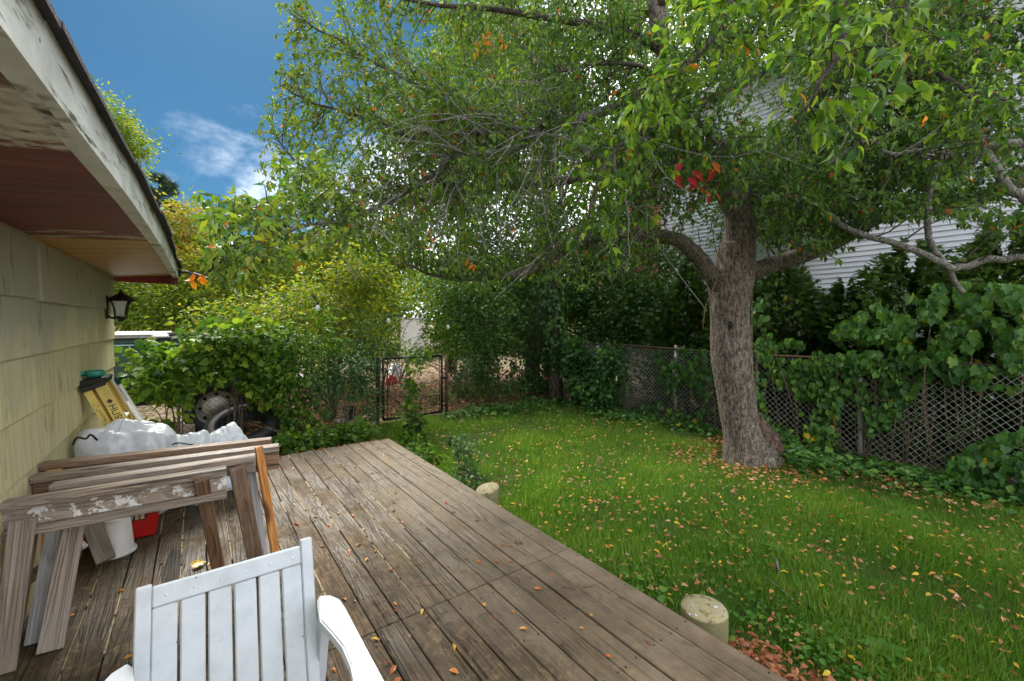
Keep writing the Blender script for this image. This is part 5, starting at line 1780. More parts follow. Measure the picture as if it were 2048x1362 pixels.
# limbs: (px, py, distance) along each, radius at start and end in metres, leafiness
LIMBS = [
    ('main stem', [(1474, 512, 5.75), (1480, 470, 5.73), (1478, 428, 5.7), (1460, 388, 5.7), (1428, 348, 5.7), (1398, 310, 5.65), (1364, 268, 5.6), (1345, 222, 5.5), (1335, 165, 5.4), (1326, 100, 5.3), (1312, 20, 5.2), (1300, -90, 5.1), (1290, -230, 5.0)], .215, .09, 0.5),
    ('left low', [(1440, 575, 5.72), (1412, 535, 5.65), (1382, 500, 5.55), (1352, 478, 5.5), (1290, 472, 5.5), (1225, 466, 5.5), (1180, 480, 5.5), (1130, 505, 5.45), (1045, 545, 5.4), (950, 556, 5.35), (870, 551, 5.3), (800, 520, 5.2)], .12, .012, 0.9),
    ('lichen limb', [(1345, 222, 5.5), (1300, 206, 5.3), (1236, 214, 5.1), (1155, 240, 5.0), (1108, 245, 4.95), (1076, 268, 4.9), (1014, 302, 4.9), (925, 310, 4.9), (886, 332, 4.9), (816, 383, 4.9), (724, 430, 4.6), (690, 446, 4.4), (620, 448, 4.0), (540, 475, 3.5), (470, 515, 3.1), (412, 550, 2.8)], .068, .005, 1.0),
    ('left mid', [(1014, 302, 4.9), (980, 272, 5.0), (944, 266, 5.1), (832, 276, 5.3), (766, 247, 5.5), (682, 222, 5.7), (610, 200, 5.9), (560, 170, 6.0)], .05, .01, 0.8),
    ('left upper', [(1076, 268, 4.9), (1004, 252, 5.1), (962, 228, 5.3), (902, 209, 5.5), (826, 166, 5.7), (740, 120, 5.9), (660, 70, 6.1), (585, 40, 6.2)], .045, .008, 0.8),
    ('left top', [(1326, 100, 5.3), (1240, 60, 5.3), (1120, 40, 5.4), (1000, 20, 5.6), (880, 10, 5.8), (780, -10, 6.0), (700, -30, 6.1)], .06, .01, 0.8),
    ('dark limb', [(1430, 352, 5.75), (1300, 342, 6.2), (1205, 328, 6.6), (1168, 290, 6.7), (1144, 225, 6.8), (1112, 182, 6.9), (1070, 122, 7.0), (1036, 76, 7.0), (1005, -10, 7.0), (990, -120, 7.0)], .12, .05, 0.9),
    ('left sweep', [(1300, 342, 6.2), (1190, 352, 6.3), (1090, 366, 6.4), (1010, 372, 6.5), (900, 392, 6.6), (800, 402, 6.6), (700, 380, 6.6), (600, 330, 6.6), (540, 260, 6.6)], .09, .01, 0.9),
    ('right limb', [(1500, 545, 5.72), (1560, 524, 5.6), (1648, 494, 5.4), (1758, 432, 5.1), (1850, 408, 4.9), (1950, 398, 4.7), (2048, 362, 4.5), (2200, 300, 4.3)], .125, .06, 0.7),
    ('right fork', [(1830, 412, 4.95), (1880, 376, 4.8), (1952, 300, 4.6), (1930, 250, 4.6), (1870, 225, 4.7), (1838, 185, 4.8), (1818, 110, 4.8), (1800, 45, 4.8), (1790, -80, 4.8)], .09, .05, 0.9),
    ('right low', [(1560, 390, 5.4), (1640, 413, 4.6), (1675, 446, 4.4), (1724, 468, 4.2), (1830, 500, 4.0), (1898, 531, 3.9), (1925, 534, 3.9), (1992, 517, 3.8), (2060, 514, 3.7)], .035, .03, 0.45),
    ('pale branch', [(1935, 270, 4.4), (1876, 331, 4.3), (1858, 400, 4.2), (1855, 454, 4.1), (1866, 495, 4.05), (1893, 536, 4.0), (1926, 586, 3.95)], .036, .022, 0.2),
    ('pale fork', [(1936, 262, 4.3), (1966, 298, 4.2), (1993, 340, 4.1), (2020, 378, 4.0), (2060, 402, 3.9)], .05, .04, 0.1),
    ('pale side', [(1966, 296, 4.2), (2005, 288, 4.1), (2070, 284, 4.0)], .048, .045, 0.1),
    ('right mid', [(1478, 420, 5.7), (1540, 380, 5.4), (1600, 372, 5.1), (1660, 410, 4.9)], .05, .02, 1.0),
    ('curl', [(1660, 330, 4.6), (1718, 288, 4.4), (1752, 286, 4.3), (1780, 310, 4.2), (1825, 302, 4.1), (1900, 305, 4.1)], .03, .02, 0.9),
    ('over top', [(1312, 20, 5.2), (1400, -120, 4.6), (1500, -200, 3.9), (1600, -170, 3.3), (1680, -60, 2.7), (1690, 60, 2.35), (1650, 150, 2.25), (1600, 230, 2.3)], .07, .006, 1.0),
    ('over top left', [(1500, -200, 3.9), (1480, -60, 3.5), (1450, 30, 3.2), (1400, 110, 3.1), (1330, 160, 3.1), (1240, 190, 3.1)], .03, .005, 0.9),
    ('over top right', [(1600, -170, 3.3), (1760, -150, 3.0), (1820, -40, 2.9), (1800, 60, 2.9)], .03, .006, 0.5),
    ('mid spray', [(1345, 222, 5.5), (1330, 240, 4.9), (1290, 262, 4.3), (1240, 290, 3.9), (1205, 340, 3.6), (1185, 400, 3.5), (1175, 440, 3.5)], .04, .005, 1.0),
    ('red spray', [(1398, 310, 5.65), (1440, 280, 4.8), (1450, 300, 4.3), (1410, 335, 4.1)], .03, .005, 0.3),
    ('right spray', [(1818, 110, 4.8), (1900, 160, 4.2), (1960, 200, 3.8), (2040, 200, 3.4)], .03, .006, 0.9),
    ('left spray', [(724, 430, 4.6), (668, 420, 4.6), (600, 418, 4.4), (520, 420, 3.9), (440, 400, 3.4)], .014, .004, 0.9),
    ('right canopy', [(1478, 428, 5.7), (1560, 300, 5.6), (1640, 200, 5.6), (1720, 120, 5.5), (1800, 60, 5.5), (1900, 0, 5.4)], .07, .02, 1.2),
    ('right canopy low', [(1560, 300, 5.6), (1620, 330, 5.2), (1720, 350, 5.0), (1800, 370, 4.9)], .03, .01, 1.2),
    ('front fill', [(1345, 222, 5.5), (1400, 250, 4.8), (1450, 310, 4.5), (1500, 380, 4.4), (1540, 430, 4.4)], .03, .006, 0.9),
    ('front fill left', [(1364, 268, 5.6), (1320, 320, 5.0), (1270, 380, 4.8), (1230, 440, 4.7)], .03, .006, 1.0),
    ('front fill mid', [(1335, 165, 5.4), (1270, 130, 4.8), (1180, 130, 4.6), (1090, 150, 4.6)], .03, .006, 1.0),
    ('right hang', [(1648, 494, 5.4), (1640, 470, 5.0), (1610, 460, 4.7), (1570, 480, 4.6)], .02, .006, 0.8),
    ('right corner', [(1820, 40, 5.4), (1900, 30, 5.2), (1990, 40, 5.0), (2080, 80, 4.8)], .03, .01, 1.3),
    ('right fill', [(1640, 200, 5.6), (1720, 260, 5.4), (1820, 280, 5.2), (1920, 270, 5.0), (2060, 240, 4.8)], .03, .01, 1.2),
    ('right fill up', [(1720, 120, 5.5), (1820, 150, 5.2), (1940, 130, 5.0), (2060, 100, 4.8)], .03, .01, 1.1),
    ('upper', [(1335, 165, 5.4), (1420, 90, 5.6), (1520, 60, 5.9), (1640, 20, 6.1), (1760, -30, 6.2)], .06, .015, 1.2),
]
CROWN = [(556, -130), (552, 0), (538, 60), (556, 130), (536, 170), (516, 240), (500, 262), (528, 300), (500, 335), (545, 390), (610, 430), (700, 468), (780, 486), (850, 540), (940, 575), (1090, 560), (1180, 590), (1245, 560), (1330, 505), (1400, 470), (1425, 400), (1500, 440), (1540, 500), (1690, 520), (1760, 440), (1870, 440), (2048, 500), (2600, 520), (2600, -130)]
SPRAY = [(395, 385), (470, 380), (560, 395), (640, 420), (760, 440), (760, 520), (600, 520), (520, 560), (430, 580), (392, 560)]


def ok_crown(pts):
    px, py, f = project(pts)
    return (f > 1.7) & (inside(px, py, CROWN) | inside(px, py, SPRAY))


tw = Twigs()
tw_near = Twigs()
dead = MB()
limb_paths = {}
for name, pts, r0, r1, leafy in LIMBS:
    path = smooth_path(place(pts), 6)
    nP = len(path)
    wob = np.array([[mnoise.noise(Vector((i * 0.31, k * 5.1, len(name)))) for k in range(3)] for i in range(nP)]) * 0.035
    path = path + wob * np.linspace(0, 1, nP)[:, None]
    rads = np.interp(np.linspace(0, 1, nP), [0, 0.12, 1], [r0, r0 * 0.86, r1])
    m = 'limb' if name in ('main stem', 'left low', 'dark limb', 'right limb', 'right fork', 'left sweep') else ('twig_grey' if name in ('lichen limb', 'pale branch', 'pale fork', 'pale side', 'right low', 'curl') else 'twig')
    if name in ('main stem',):
        m = 'bark'
    MB().tube(path, list(rads), 16 if r0 > .08 else 9, True, lambda i, th, s=len(name): 1 + 0.09 * mnoise.noise(Vector((i * 0.6 + s, math.cos(th) * 1.5, math.sin(th) * 1.5)))).build('limb', m, tree, True)
    limb_paths[name] = path
    near = name in ('over top', 'over top left', 'over top right', 'mid spray', 'right spray', 'left spray', 'red spray')
    T_ = tw_near if near else tw
    step = (0.08 if near else 0.048) / max(leafy, 0.05)
    P_, T0, S_ = along(path, 0.22 if r0 > 0.06 else 0.1, step)
    for p, t, s in zip(P_, T0, S_):
        big = (1 - s) * 0.5 + 0.5
        for _ in range(5):
            L = rng.uniform(0.45, 1.25) * big * (0.55 if near else 1.0)
            c = offshoot(p, t, L, 6, 0.22, 0.16, 0.05)
            if ok_crown(c[-1:])[0] and ok_crown(c[3:4])[0]:
                break
        else:
            continue
        T_.mb.tube(c, list(np.linspace(0.0085 * (0.6 if near else 1), 0.0028, 6)), 4, False)
        P2, T2, S2 = along(c, 0.15, 0.085)
        for p2, t2 in zip(P2, T2):
            for _ in range(3):
                c2 = offshoot(p2, t2, rng.uniform(0.12, 0.38), 4, 0.1, 0.18, 0.08)
                if ok_crown(c2[-1:])[0]:
                    break
            else:
                continue
            T_.mb.tube(c2, [0.0028, 0.0024, 0.002, 0.0014], 3, False)
            T_.leaves(c2, 0.06 if near else 0.042, (0.07, 0.115) if near else (0.055, 0.095), 0.55, 0.1, 3)
        T_.leaves(c, 0.06, (0.07, 0.115) if near else (0.055, 0.09), 0.5, 0.4, 3)
# bare grey twigs tangled under the lichen limb
for nm, cnt in (('lichen limb', 110), ('left sweep', 34), ('left low', 40), ('left mid', 14), ('front fill left', 14), ('right fork', 16), ('right low', 10), ('mid spray', 8), ('right limb', 14), ('pale branch', 6)):
    path = limb_paths[nm]
    for _ in range(cnt):
        i = rng.integers(int(len(path) * 0.2), int(len(path) * 0.75))
        t = path[min(i + 1, len(path) - 1)] - path[i - 1]
        t = t / np.linalg.norm(t)
        c = offshoot(path[i], t, rng.uniform(0.6, 1.8), 8, -0.2, 0.2, 0.10)
        c = c + (np.array([0, 0, CAM_Z]) - c) * np.linspace(0, rng.uniform(0, .16), 8)[:, None]      # most reach out of the leaves towards the light of the lawn
        px, py, f = project(c)
        if f.min() < 2.2 or py.max() > 600 or not ok_crown(c).all():
            continue
        dead.tube(c, list(np.linspace(0.0095, 0.0028, 8)), 4, False)
        for _ in range(3):
            j = rng.integers(2, 7)
            t2 = c[j] - c[j - 1]
            c2 = offshoot(c[j], t2 / np.linalg.norm(t2), rng.uniform(0.15, 0.5), 5, -0.1, 0.2, 0.08)
            dead.tube(c2, list(np.linspace(0.005, 0.002, 5)), 3, False)
dead.build('bare_twigs', 'twig_grey', tree, False, None, 'stuff')
tw.mb.build('twigs', 'twig', tree, False, None, 'stuff')
tw_near.mb.build('near_twigs', 'twig', tree, False, None, 'stuff')

A = tw.arrays()
B = tw_near.arrays()
keepA = ok_crown(A[0])
keepB = ok_crown(B[0])
A = [a[keepA] for a in A]
B = [a[keepB] for a in B]


def show_size(arr):
    px, py, f = project(arr[0])
    vis = (px > -20) & (px < 2068) & (py > -30) & (py < 1000) & (f > 0.5)
    return np.where(vis, arr[3] * FPX / np.maximum(f, 0.3), 0)


rB = rng.uniform(0, 0.965, len(B[0]))
rB = np.where(rng.uniform(size=len(rB)) < 0.006, 1.0, np.clip(rB, 0, .93))
big = np.argsort(-show_size(B))
sel = big[:290]
for i in sel:
    single_leaf('leaf', 'oval', B[0][i], B[1][i], B[2][i], B[3][i], float(rB[i]), 'leaf_bright', tree)
rest = np.ones(len(B[0]), bool)
rest[sel] = False
leaf_cloud('near_foliage', 'oval', B[0][rest], B[1][rest], B[2][rest], B[3][rest], rB[rest], 'leaf_bright', tree)
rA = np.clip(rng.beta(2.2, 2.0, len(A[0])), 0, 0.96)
# sun and shade put into leaf colour: outer left paler, middle of the crown darker
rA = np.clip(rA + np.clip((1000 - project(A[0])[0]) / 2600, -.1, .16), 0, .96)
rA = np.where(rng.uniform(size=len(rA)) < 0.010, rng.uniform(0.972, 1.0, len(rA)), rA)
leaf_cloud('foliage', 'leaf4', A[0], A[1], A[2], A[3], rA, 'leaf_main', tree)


def tuft(px, py, t, n_, spread, m, size=(0.06, 0.1), kind='oval'):
    for _ in range(n_):
        p = atd(px + rng.uniform(-spread, spread), py + rng.uniform(-spread, spread) * 0.8, t + rng.uniform(-.1, .1))
        d = (rng.uniform(-1, 1), rng.uniform(-1, 1), -0.9)
        single_leaf('leaf', kind, p, d, tuple(rand_unit(1)[0] + np.array([0, -0.6, 0.4])), rng.uniform(*size), float(rng.uniform()), m, tree)


tuft(1375, 345, 4.0, 7, 26, 'leaf_red', (0.11, 0.16))
tuft(1420, 335, 4.0, 6, 26, 'leaf_red', (0.11, 0.16))
tuft(1425, 385, 4.0, 3, 12, 'leaf_red', (0.09, 0.13))
tuft(400, 556, 2.85, 9, 14, 'leaf_orange', (0.06, 0.09))
tuft(985, 78, 5.2, 14, 26, 'leaf_orange')
tuft(965, 95, 5.2, 8, 18, 'leaf_orange')
tuft(1048, 212, 4.9, 6, 9, 'leaf_orange')
tuft(940, 524, 4.8, 7, 11, 'leaf_orange')
tuft(880, 232, 5.4, 5, 8, 'leaf_orange')
for (px, py, t) in ((1600, 185, 2.6), (1846, 236, 3.6), (535, 470, 3.3), (490, 527, 3.1), (595, 525, 3.6), (1845, 130, 4.5), (855, 465, 4.8), (1282, 240, 3.9), (1095, 240, 4.9), (640, 420, 4.6)):
    tuft(px, py, t, 2, 7, 'leaf_orange', (0.07, 0.11))

# thin vines and a slack cord by the trunk
for i, pts in enumerate(([(1395, 455, 5.5), (1405, 520, 5.48), (1412, 560, 5.45), (1425, 640, 5.45), (1418, 680, 5.45)], [(1440, 490, 5.45), (1432, 560, 5.42), (1412, 610, 5.42), (1405, 660, 5.45)],
                         [(1420, 430, 5.5), (1432, 500, 5.45), (1450, 540, 5.42), (1438, 590, 5.42)], [(1504, 560, 5.6), (1503, 640, 5.62), (1506, 760, 5.65), (1512, 860, 5.7)], [(1515, 700, 5.7), (1509, 800, 5.7), (1508, 900, 5.75)])):
    MB().tube(smooth_path(place(pts), 6), 0.006 if i < 3 else 0.011, 5).build('vine_stem', 'stem', tree, True)
tag(MB().tube(smooth_path(place([(1050, 130, 5.0), (1150, 270, 5.1), (1262, 413, 5.3), (1340, 525, 5.4), (1414, 622, 5.5)]), 5), 0.004, 5).build('cord', 'rail_white', None, True), 'thin pale cord stretched from the branches down to the trunk', 'cord')


# ------------------------------------------------------------------ other trees
def clump_cloud(ells, n_cl, per, cr, size, up=0.5, shell=0.5):
    """leaves gathered in clumps through ellipsoids ((centre), (radii))"""
    vol = np.array([r_[0] * r_[1] * r_[2] for c, r_ in ells]) ** 0.75
    pick = rng.choice(len(ells), n_cl, p=vol / vol.sum())
    C = np.array([ells[i][0] for i in pick], float)
    Rr = np.array([ells[i][1] for i in pick], float)
    d = rand_unit(n_cl) * (rng.uniform(0, 1, (n_cl, 1)) ** (0.33 * shell + 0.12))
    cc = C + d * Rr
    scl = rng.uniform(0.6, 1.35, n_cl) * cr
    k = per
    off = rng.normal(size=(n_cl, k, 3)) * 0.5
    off[:, :, 2] *= 0.65
    pos = cc[:, None, :] + off * scl[:, None, None]
    out = unit(off + d[:, None, :] * 0.6 + np.array([0, 0, -0.35]))
    N = n_cl * k
    nr = unit(rand_unit(N) * 0.8 + np.array([0, 0, up]))
    tone = np.repeat(rng.normal(0, 0.13, n_cl), k)
    return pos.reshape(-1, 3), (out.reshape(-1, 3) + rand_unit(N) * 0.5), nr, rng.uniform(size[0], size[1], N), tone, cc


def bg_tree(name, label, cat, foot, ells, n_cl, per, cr, size, m, tr_r, lean=(0, 0), kind='kite', mean=0.45, sd=0.22, group='trees and thicket beyond the fence', bark='dark_trunk', trunk_to=None, nlimb=14):
    foot = Vector(foot)
    t = thing(name, label, cat, tuple(foot), group)
    pos, dr, nr, sz, tone, cc = clump_cloud(ells, int(n_cl * 1.7), per + 4, cr, size)
    r = np.clip(rng.normal(mean, sd, len(pos)) + tone, 0, .94)
    leaf_cloud('crown', kind, pos, dr, nr, sz, r, m, t)
    c0 = np.mean([np.array(e[0]) for e in ells], axis=0)
    top = Vector(trunk_to) if trunk_to else Vector((c0[0], c0[1], c0[2]))
    mid = foot.lerp(top, 0.5) + Vector((random.uniform(-.12, .12), random.uniform(-.12, .12), 0))
    path = smooth_path([tuple(foot - Vector((0, 0, .1))), tuple(mid), tuple(top)], 8)
    tb_ = MB().tube(path, list(np.linspace(tr_r, tr_r * 0.35, len(path))), 10, True, lambda i, th: 1 + 0.08 * mnoise.noise(Vector((i * .5, math.cos(th), math.sin(th)))))
    for i in range(min(nlimb, len(cc))):
        e = Vector(cc[i])
        s = Vector(path[rng.integers(len(path) // 3, len(path))])
        mm = s.lerp(e, 0.5) + Vector((0, 0, -0.08 * (e - s).length))
        tb_.tube(smooth_path([tuple(s), tuple(mm), tuple(e)], 5), list(np.linspace(tr_r * 0.3, 0.006, 11)), 5, False)
    tb_.build('trunk', bark, t, True)
    return t


def E(px, py, t, rx, ry, dp=None):
    """ellipsoid seen at a pixel: radii in pixels across and up, depth radius in metres"""
    c = atd(px, py, t)
    a = rx * t / FPX
    return (tuple(c), (a if dp is None else (a + dp) / 2, a if dp is None else (a + dp) / 2, ry * t / FPX))


def gfoot(px, t):
    p = atd(px, HOR, t)
    return (p.x, p.y, -0.03)


bg_tree('maple_tree', 'turning maple with yellow and rust leaves behind the eave corner', 'tree', gfoot(372, 16), [E(372, 470, 16, 46, 66), E(345, 540, 16, 50, 60), E(400, 560, 15, 44, 60)], 260, 26, .55, (.11, .17), 'leaf_maple', .16, mean=.5, sd=.25)
bg_tree('maple_tree', 'tall maple whose green top shows above the roof edge', 'tree', gfoot(205, 17), [E(215, 300, 17, 62, 66), E(240, 275, 17, 34, 40), E(180, 260, 17, 70, 80), E(262, 290, 17, 32, 14)], 230, 24, .5, (.11, .17), 'leaf_thicket', .22, mean=.4)
t = thing('pine_tree', 'dark pine standing behind the turning maple', 'tree', gfoot(318, 24), 'trees and thicket beyond the fence')
f0 = Vector(gfoot(318, 24))
zt = CAM_Z + (HOR - 352) / FPX * 24
MB().tube([f0, f0 + Vector((0, 0, zt * 0.5)), f0 + Vector((0, 0, zt))], [.22, .15, .02], 9).build('trunk', 'dark_trunk', t, True)
pp, pd, pn_, ps = [], [], [], []
lb = MB()
for i in range(120):
    h = rng.uniform(0.35, 1.0)
    a = rng.uniform(0, 6.28)
    L = (1.05 - h) * 3.4 + 0.35
    s = f0 + Vector((0, 0, zt * h))
    e = s + Vector((math.cos(a) * L, math.sin(a) * L, 0.12 * L))
    lb.tube([s, s.lerp(e, .5) - Vector((0, 0, .05)), e], [.025, .016, .006], 4, False)
    for q_ in np.linspace(0.3, 1, 14):
        c0 = s.lerp(e, q_)
        pp.append(np.repeat(np.array([c0]), 26, 0) + rng.normal(size=(26, 3)) * .07)
        dd = rand_unit(26) + np.array([math.cos(a), math.sin(a), .4]) * .6
        pd.append(dd); pn_.append(rand_unit(26)); ps.append(rng.uniform(.16, .28, 26))
lb.build('limbs', 'dark_trunk', t, False)
pp = np.concatenate(pp)
leaf_cloud('crown', 'needle', pp, np.concatenate(pd), np.concatenate(pn_), np.concatenate(ps) * 1.4, rng.uniform(size=len(pp)), 'pine', t)

TH = 'trees and thicket beyond the fence'
bg_tree('thicket_tree', 'yellow green thicket tree behind the wall lantern', 'tree', gfoot(300, 14), [E(270, 600, 14, 60, 62), E(340, 620, 13.5, 60, 60), E(240, 570, 15, 50, 50)], 250, 28, .5, (.09, .15), 'leaf_thicket', .14, mean=.42)
bg_tree('thicket_tree', 'yellowing thicket tree behind the left of the truck bed', 'tree', gfoot(430, 15), [E(420, 585, 15, 70, 72), E(470, 540, 15, 56, 56), E(480, 620, 14, 60, 60)], 300, 28, .5, (.09, .15), 'leaf_thicket', .12, mean=.56)
bg_tree('thicket_tree', 'pale yellow thicket tree behind the string light bulbs', 'tree', gfoot(560, 14.5), [E(545, 560, 14.5, 70, 72), E(610, 545, 14, 66, 62), E(570, 630, 13.5, 80, 62)], 320, 28, .5, (.09, .15), 'leaf_thicket', .12, mean=.6)
bg_tree('thicket_tree', 'leafy green yellow tree left of the white shed', 'tree', gfoot(705, 13), [E(690, 540, 13, 70, 70), E(740, 500, 13, 80, 80), E(720, 620, 12.5, 66, 62)], 320, 28, .5, (.09, .15), 'leaf_thicket', .13, mean=.45)
bg_tree('thicket_tree', 'tall green tree rising behind the shed', 'tree', gfoot(900, 16), [E(860, 470, 16, 90, 110), E(930, 350, 16, 110, 120), E(860, 250, 17, 120, 120), E(980, 200, 16, 120, 150), E(1000, 60, 16, 130, 110)], 560, 24, .7, (.13, .20), 'leaf_thicket', .25, mean=.28)
bg_tree('dense_tree', 'dense dark tree behind the middle of the crown', 'tree', gfoot(1060, 13), [E(1020, 470, 13, 100, 110), E(1120, 380, 13, 120, 120), E(1060, 220, 13.5, 130, 140), E(1200, 200, 13, 130, 150), E(1170, 40, 13, 150, 120)], 560, 24, .6, (.11, .17), 'leaf_main', .24, mean=.5)
bg_tree('dense_tree', 'tall green tree behind the main trunk beside the brick chimney', 'tree', gfoot(1390, 17), [E(1330, 330, 17, 110, 130), E(1440, 230, 17, 120, 140), E(1400, 60, 17, 160, 130)], 420, 24, .8, (.14, .21), 'leaf_main', .25, mean=.5)
bg_tree('dense_tree', 'broad green tree above the neighbouring roof', 'tree', gfoot(1700, 10.6), [E(1640, 130, 10.6, 150, 110, 0.7), E(1800, 60, 10.4, 160, 110, 0.7), E(1960, 40, 10.2, 160, 130, 0.7), E(1950, 210, 10.2, 90, 50, 0.5)], 420, 24, .5, (.09, .14), 'leaf_main', .18, mean=.5, nlimb=24)

bg_tree('dense_tree', 'leafy tree screening the white siding beside the big trunk', 'tree', gfoot(1560, 10.2), [E(1590, 430, 10.2, 90, 60, .9), E(1540, 330, 10.2, 90, 80, .9), E(1630, 300, 10.0, 80, 60, .8), E(1480, 420, 10.4, 50, 80, .8), E(1720, 330, 9.8, 70, 50, .7)], 210, 22, .42, (.08, .13), 'leaf_main', .12, mean=.55, nlimb=20)
bg_tree('dense_tree', 'olive green thicket tree right of the white shed', 'tree', gfoot(960, 14), [E(930, 600, 14, 66, 80), E(990, 540, 14, 80, 80), E(960, 660, 13, 70, 46)], 330, 28, .5, (.09, .15), 'leaf_main', .13, mean=.5)
bg_tree('dense_tree', 'olive green thicket tree behind the ivy clad trunk', 'tree', gfoot(1090, 14.5), [E(1070, 610, 14.5, 76, 90), E(1150, 560, 14.5, 80, 90), E(1120, 680, 13.5, 90, 46)], 360, 28, .5, (.09, .15), 'leaf_main', .13, mean=.42)
bg_tree('dense_tree', 'shaded green tree before the brick chimney', 'tree', gfoot(1235, 11.2), [E(1230, 600, 11.2, 70, 70), E(1190, 500, 11.5, 60, 70), E(1320, 600, 10.8, 50, 46), E(1335, 520, 10.8, 44, 50)], 300, 26, .4, (.08, .13), 'leaf_dark', .12, mean=.55)
# the wood far behind reads as one mass
_wl = []
for px in range(-100, 1500, 60):
    _wl.append(E(px, 600 + 25 * math.sin(px * .02), 30 + 4 * math.sin(px * .05), 50, 90))
pos, dr, nr, sz, tone, cc = clump_cloud(_wl, 1500, 20, 1.5, (.3, .5))
o = leaf_cloud('far_woods', 'kite', pos, dr, nr, sz, np.clip(rng.normal(.4, .2, len(pos)) + tone, 0, 1), 'leaf_thicket', None)
tag(o, 'distant green woods behind the shed and thicket', 'woods', None, 'stuff')

# ivy-clad trunk at the fence corner
it = thing('ivy_tree', 'slim trunk thickly clad in dark ivy at the fence corner', 'tree', gfoot(1112, 10.2))
pth = smooth_path([tuple(gfoot(1112, 10.2)), tuple(atd(1110, 700, 10.2)), tuple(atd(1106, 600, 10.2)), tuple(atd(1100, 520, 10.2)), tuple(atd(1085, 400, 10.2))], 6)
MB().tube(pth, list(np.linspace(.17, .10, len(pth))), 12).build('trunk', 'dark_trunk', it, True)
pts_, tg_, s_ = along(pth, 0.05, 0.0028)
ang = rng.uniform(0, 6.28, len(pts_))
rr = rng.uniform(.15, .33, len(pts_))
od = np.stack([np.cos(ang), np.sin(ang), np.zeros(len(ang))], 1)
keep = pts_[:, 2] > 0.9
leaf_cloud('ivy', 'lobed', (pts_ + od * rr[:, None])[keep], (od * .5 + np.array([0, 0, -.9]) + rand_unit(len(od)) * .3)[keep], (od + np.array([0, 0, .4]) + rand_unit(len(od)) * .4)[keep], rng.uniform(.07, .12, keep.sum()), rng.uniform(0, .7, keep.sum()), 'leaf_dark', it)


# ------------------------------------------------------------------ shrubs
def shrub(name, label, foot, ells, n_cl, per, cr, size, m, kind='round', mean=.45, sd=.22, stems=9, group=None, singles=0, cat='shrub', bark='stem', skip=None):
    foot = Vector(foot)
    t = thing(name, label, cat, tuple(foot), group)
    pos, dr, nr, sz, tone, cc = clump_cloud(ells, n_cl, per, cr, size, 0.7, 0.8)
    r = np.clip(rng.normal(mean, sd, len(pos)) + tone, 0, .94)
    k = pos[:, 2] > 0.02
    if skip is not None:
        k &= ~skip(pos)
    pos, dr, nr, sz, r = pos[k], dr[k], nr[k], sz[k], r[k]
    one = np.zeros(len(pos), bool)
    if singles:
        px, py, f = project(pos)
        # leaves of the side turned to the lawn, largest in view first
        score = sz / f + np.where((px > 0) & (px < 2048), 0, -1) - 0.02 * np.abs(rng.normal(size=len(pos)))
        one[np.argsort(f - 4 * sz)[:singles]] = True
        for i in np.where(one)[0]:
            single_leaf('leaf', kind, pos[i], dr[i], nr[i], sz[i], float(r[i]), m, t)
    leaf_cloud('foliage', kind, pos[~one], dr[~one], nr[~one], sz[~one], r[~one], m, t)
    b_ = MB()
    for i in range(min(stems, len(cc))):
        e = Vector(cc[i])
        s = foot + Vector((random.uniform(-.12, .12), random.uniform(-.12, .12), -0.03))
        mm = s.lerp(e, .55) + Vector((0, 0, .12 * (e - s).length)) - Vector((e.x - s.x, e.y - s.y, 0)) * .25
        b_.tube(smooth_path([tuple(s), tuple(mm), tuple(e)], 6), list(np.linspace(.011, .003, 13)), 5, False)
    b_.build('stems', bark, t, False)
    return t


def yfoot(px, y):
    p = ony(px, HOR, y)
    return (p.x, p.y, 0)


def EY(px, py, y, rx, ry, dp=0.3):
    c = ony(px, py, y)
    t = c.x * _s + c.y * _c
    return (tuple(c), (max(.1, rx * t / FPX), dp, ry * t / FPX))


SG = 'shrubs along the black fence'
shrub('leafy_shrub', 'bright green broad leaved shrub climbing the fence post near the truck bed', yfoot(350, 7.35), [EY(340, 740, 7.45, 58, 52), EY(400, 690, 7.4, 60, 44), EY(320, 800, 7.3, 44, 60), EY(395, 760, 7.35, 60, 60)], 78, 14, .2, (.075, .125), 'leaf_shrub', 'lobed', .66, .25, 12, SG, 90, skip=lambda p: inside(*project(p)[:2], [(384, 780), (470, 768), (490, 800), (470, 850), (384, 850)]) | inside(*project(p)[:2], [(268, 800), (350, 806), (350, 838), (268, 836)]))
shrub('leafy_shrub', 'tall bright green shrub in front of the truck wheel arch', yfoot(470, 7.5), [EY(470, 690, 7.5, 66, 60), EY(520, 760, 7.4, 54, 70), EY(450, 740, 7.55, 40, 34)], 90, 15, .2, (.075, .125), 'leaf_shrub', 'lobed', .6, .25, 12, SG, 80, skip=lambda p: inside(*project(p)[:2], [(372, 772), (470, 762), (500, 800), (480, 850), (372, 850)]) | inside(*project(p)[:2], [(424, 826), (450, 815), (520, 815), (560, 830), (556, 876), (424, 884)]))
shrub('leafy_shrub', 'dense bushy shrub between the old tyre and the small pot', yfoot(590, 7.2), [EY(585, 760, 7.2, 62, 90), EY(620, 680, 7.3, 60, 60), EY(600, 860, 7.0, 52, 44), EY(560, 830, 7.3, 30, 60)], 170, 17, .2, (.065, .105), 'leaf_shrub', 'oval', .5, .25, 14, SG, 90, skip=lambda p: inside(*project(p)[:2], [(424, 826), (450, 815), (520, 815), (560, 830), (556, 876), (424, 884)]))
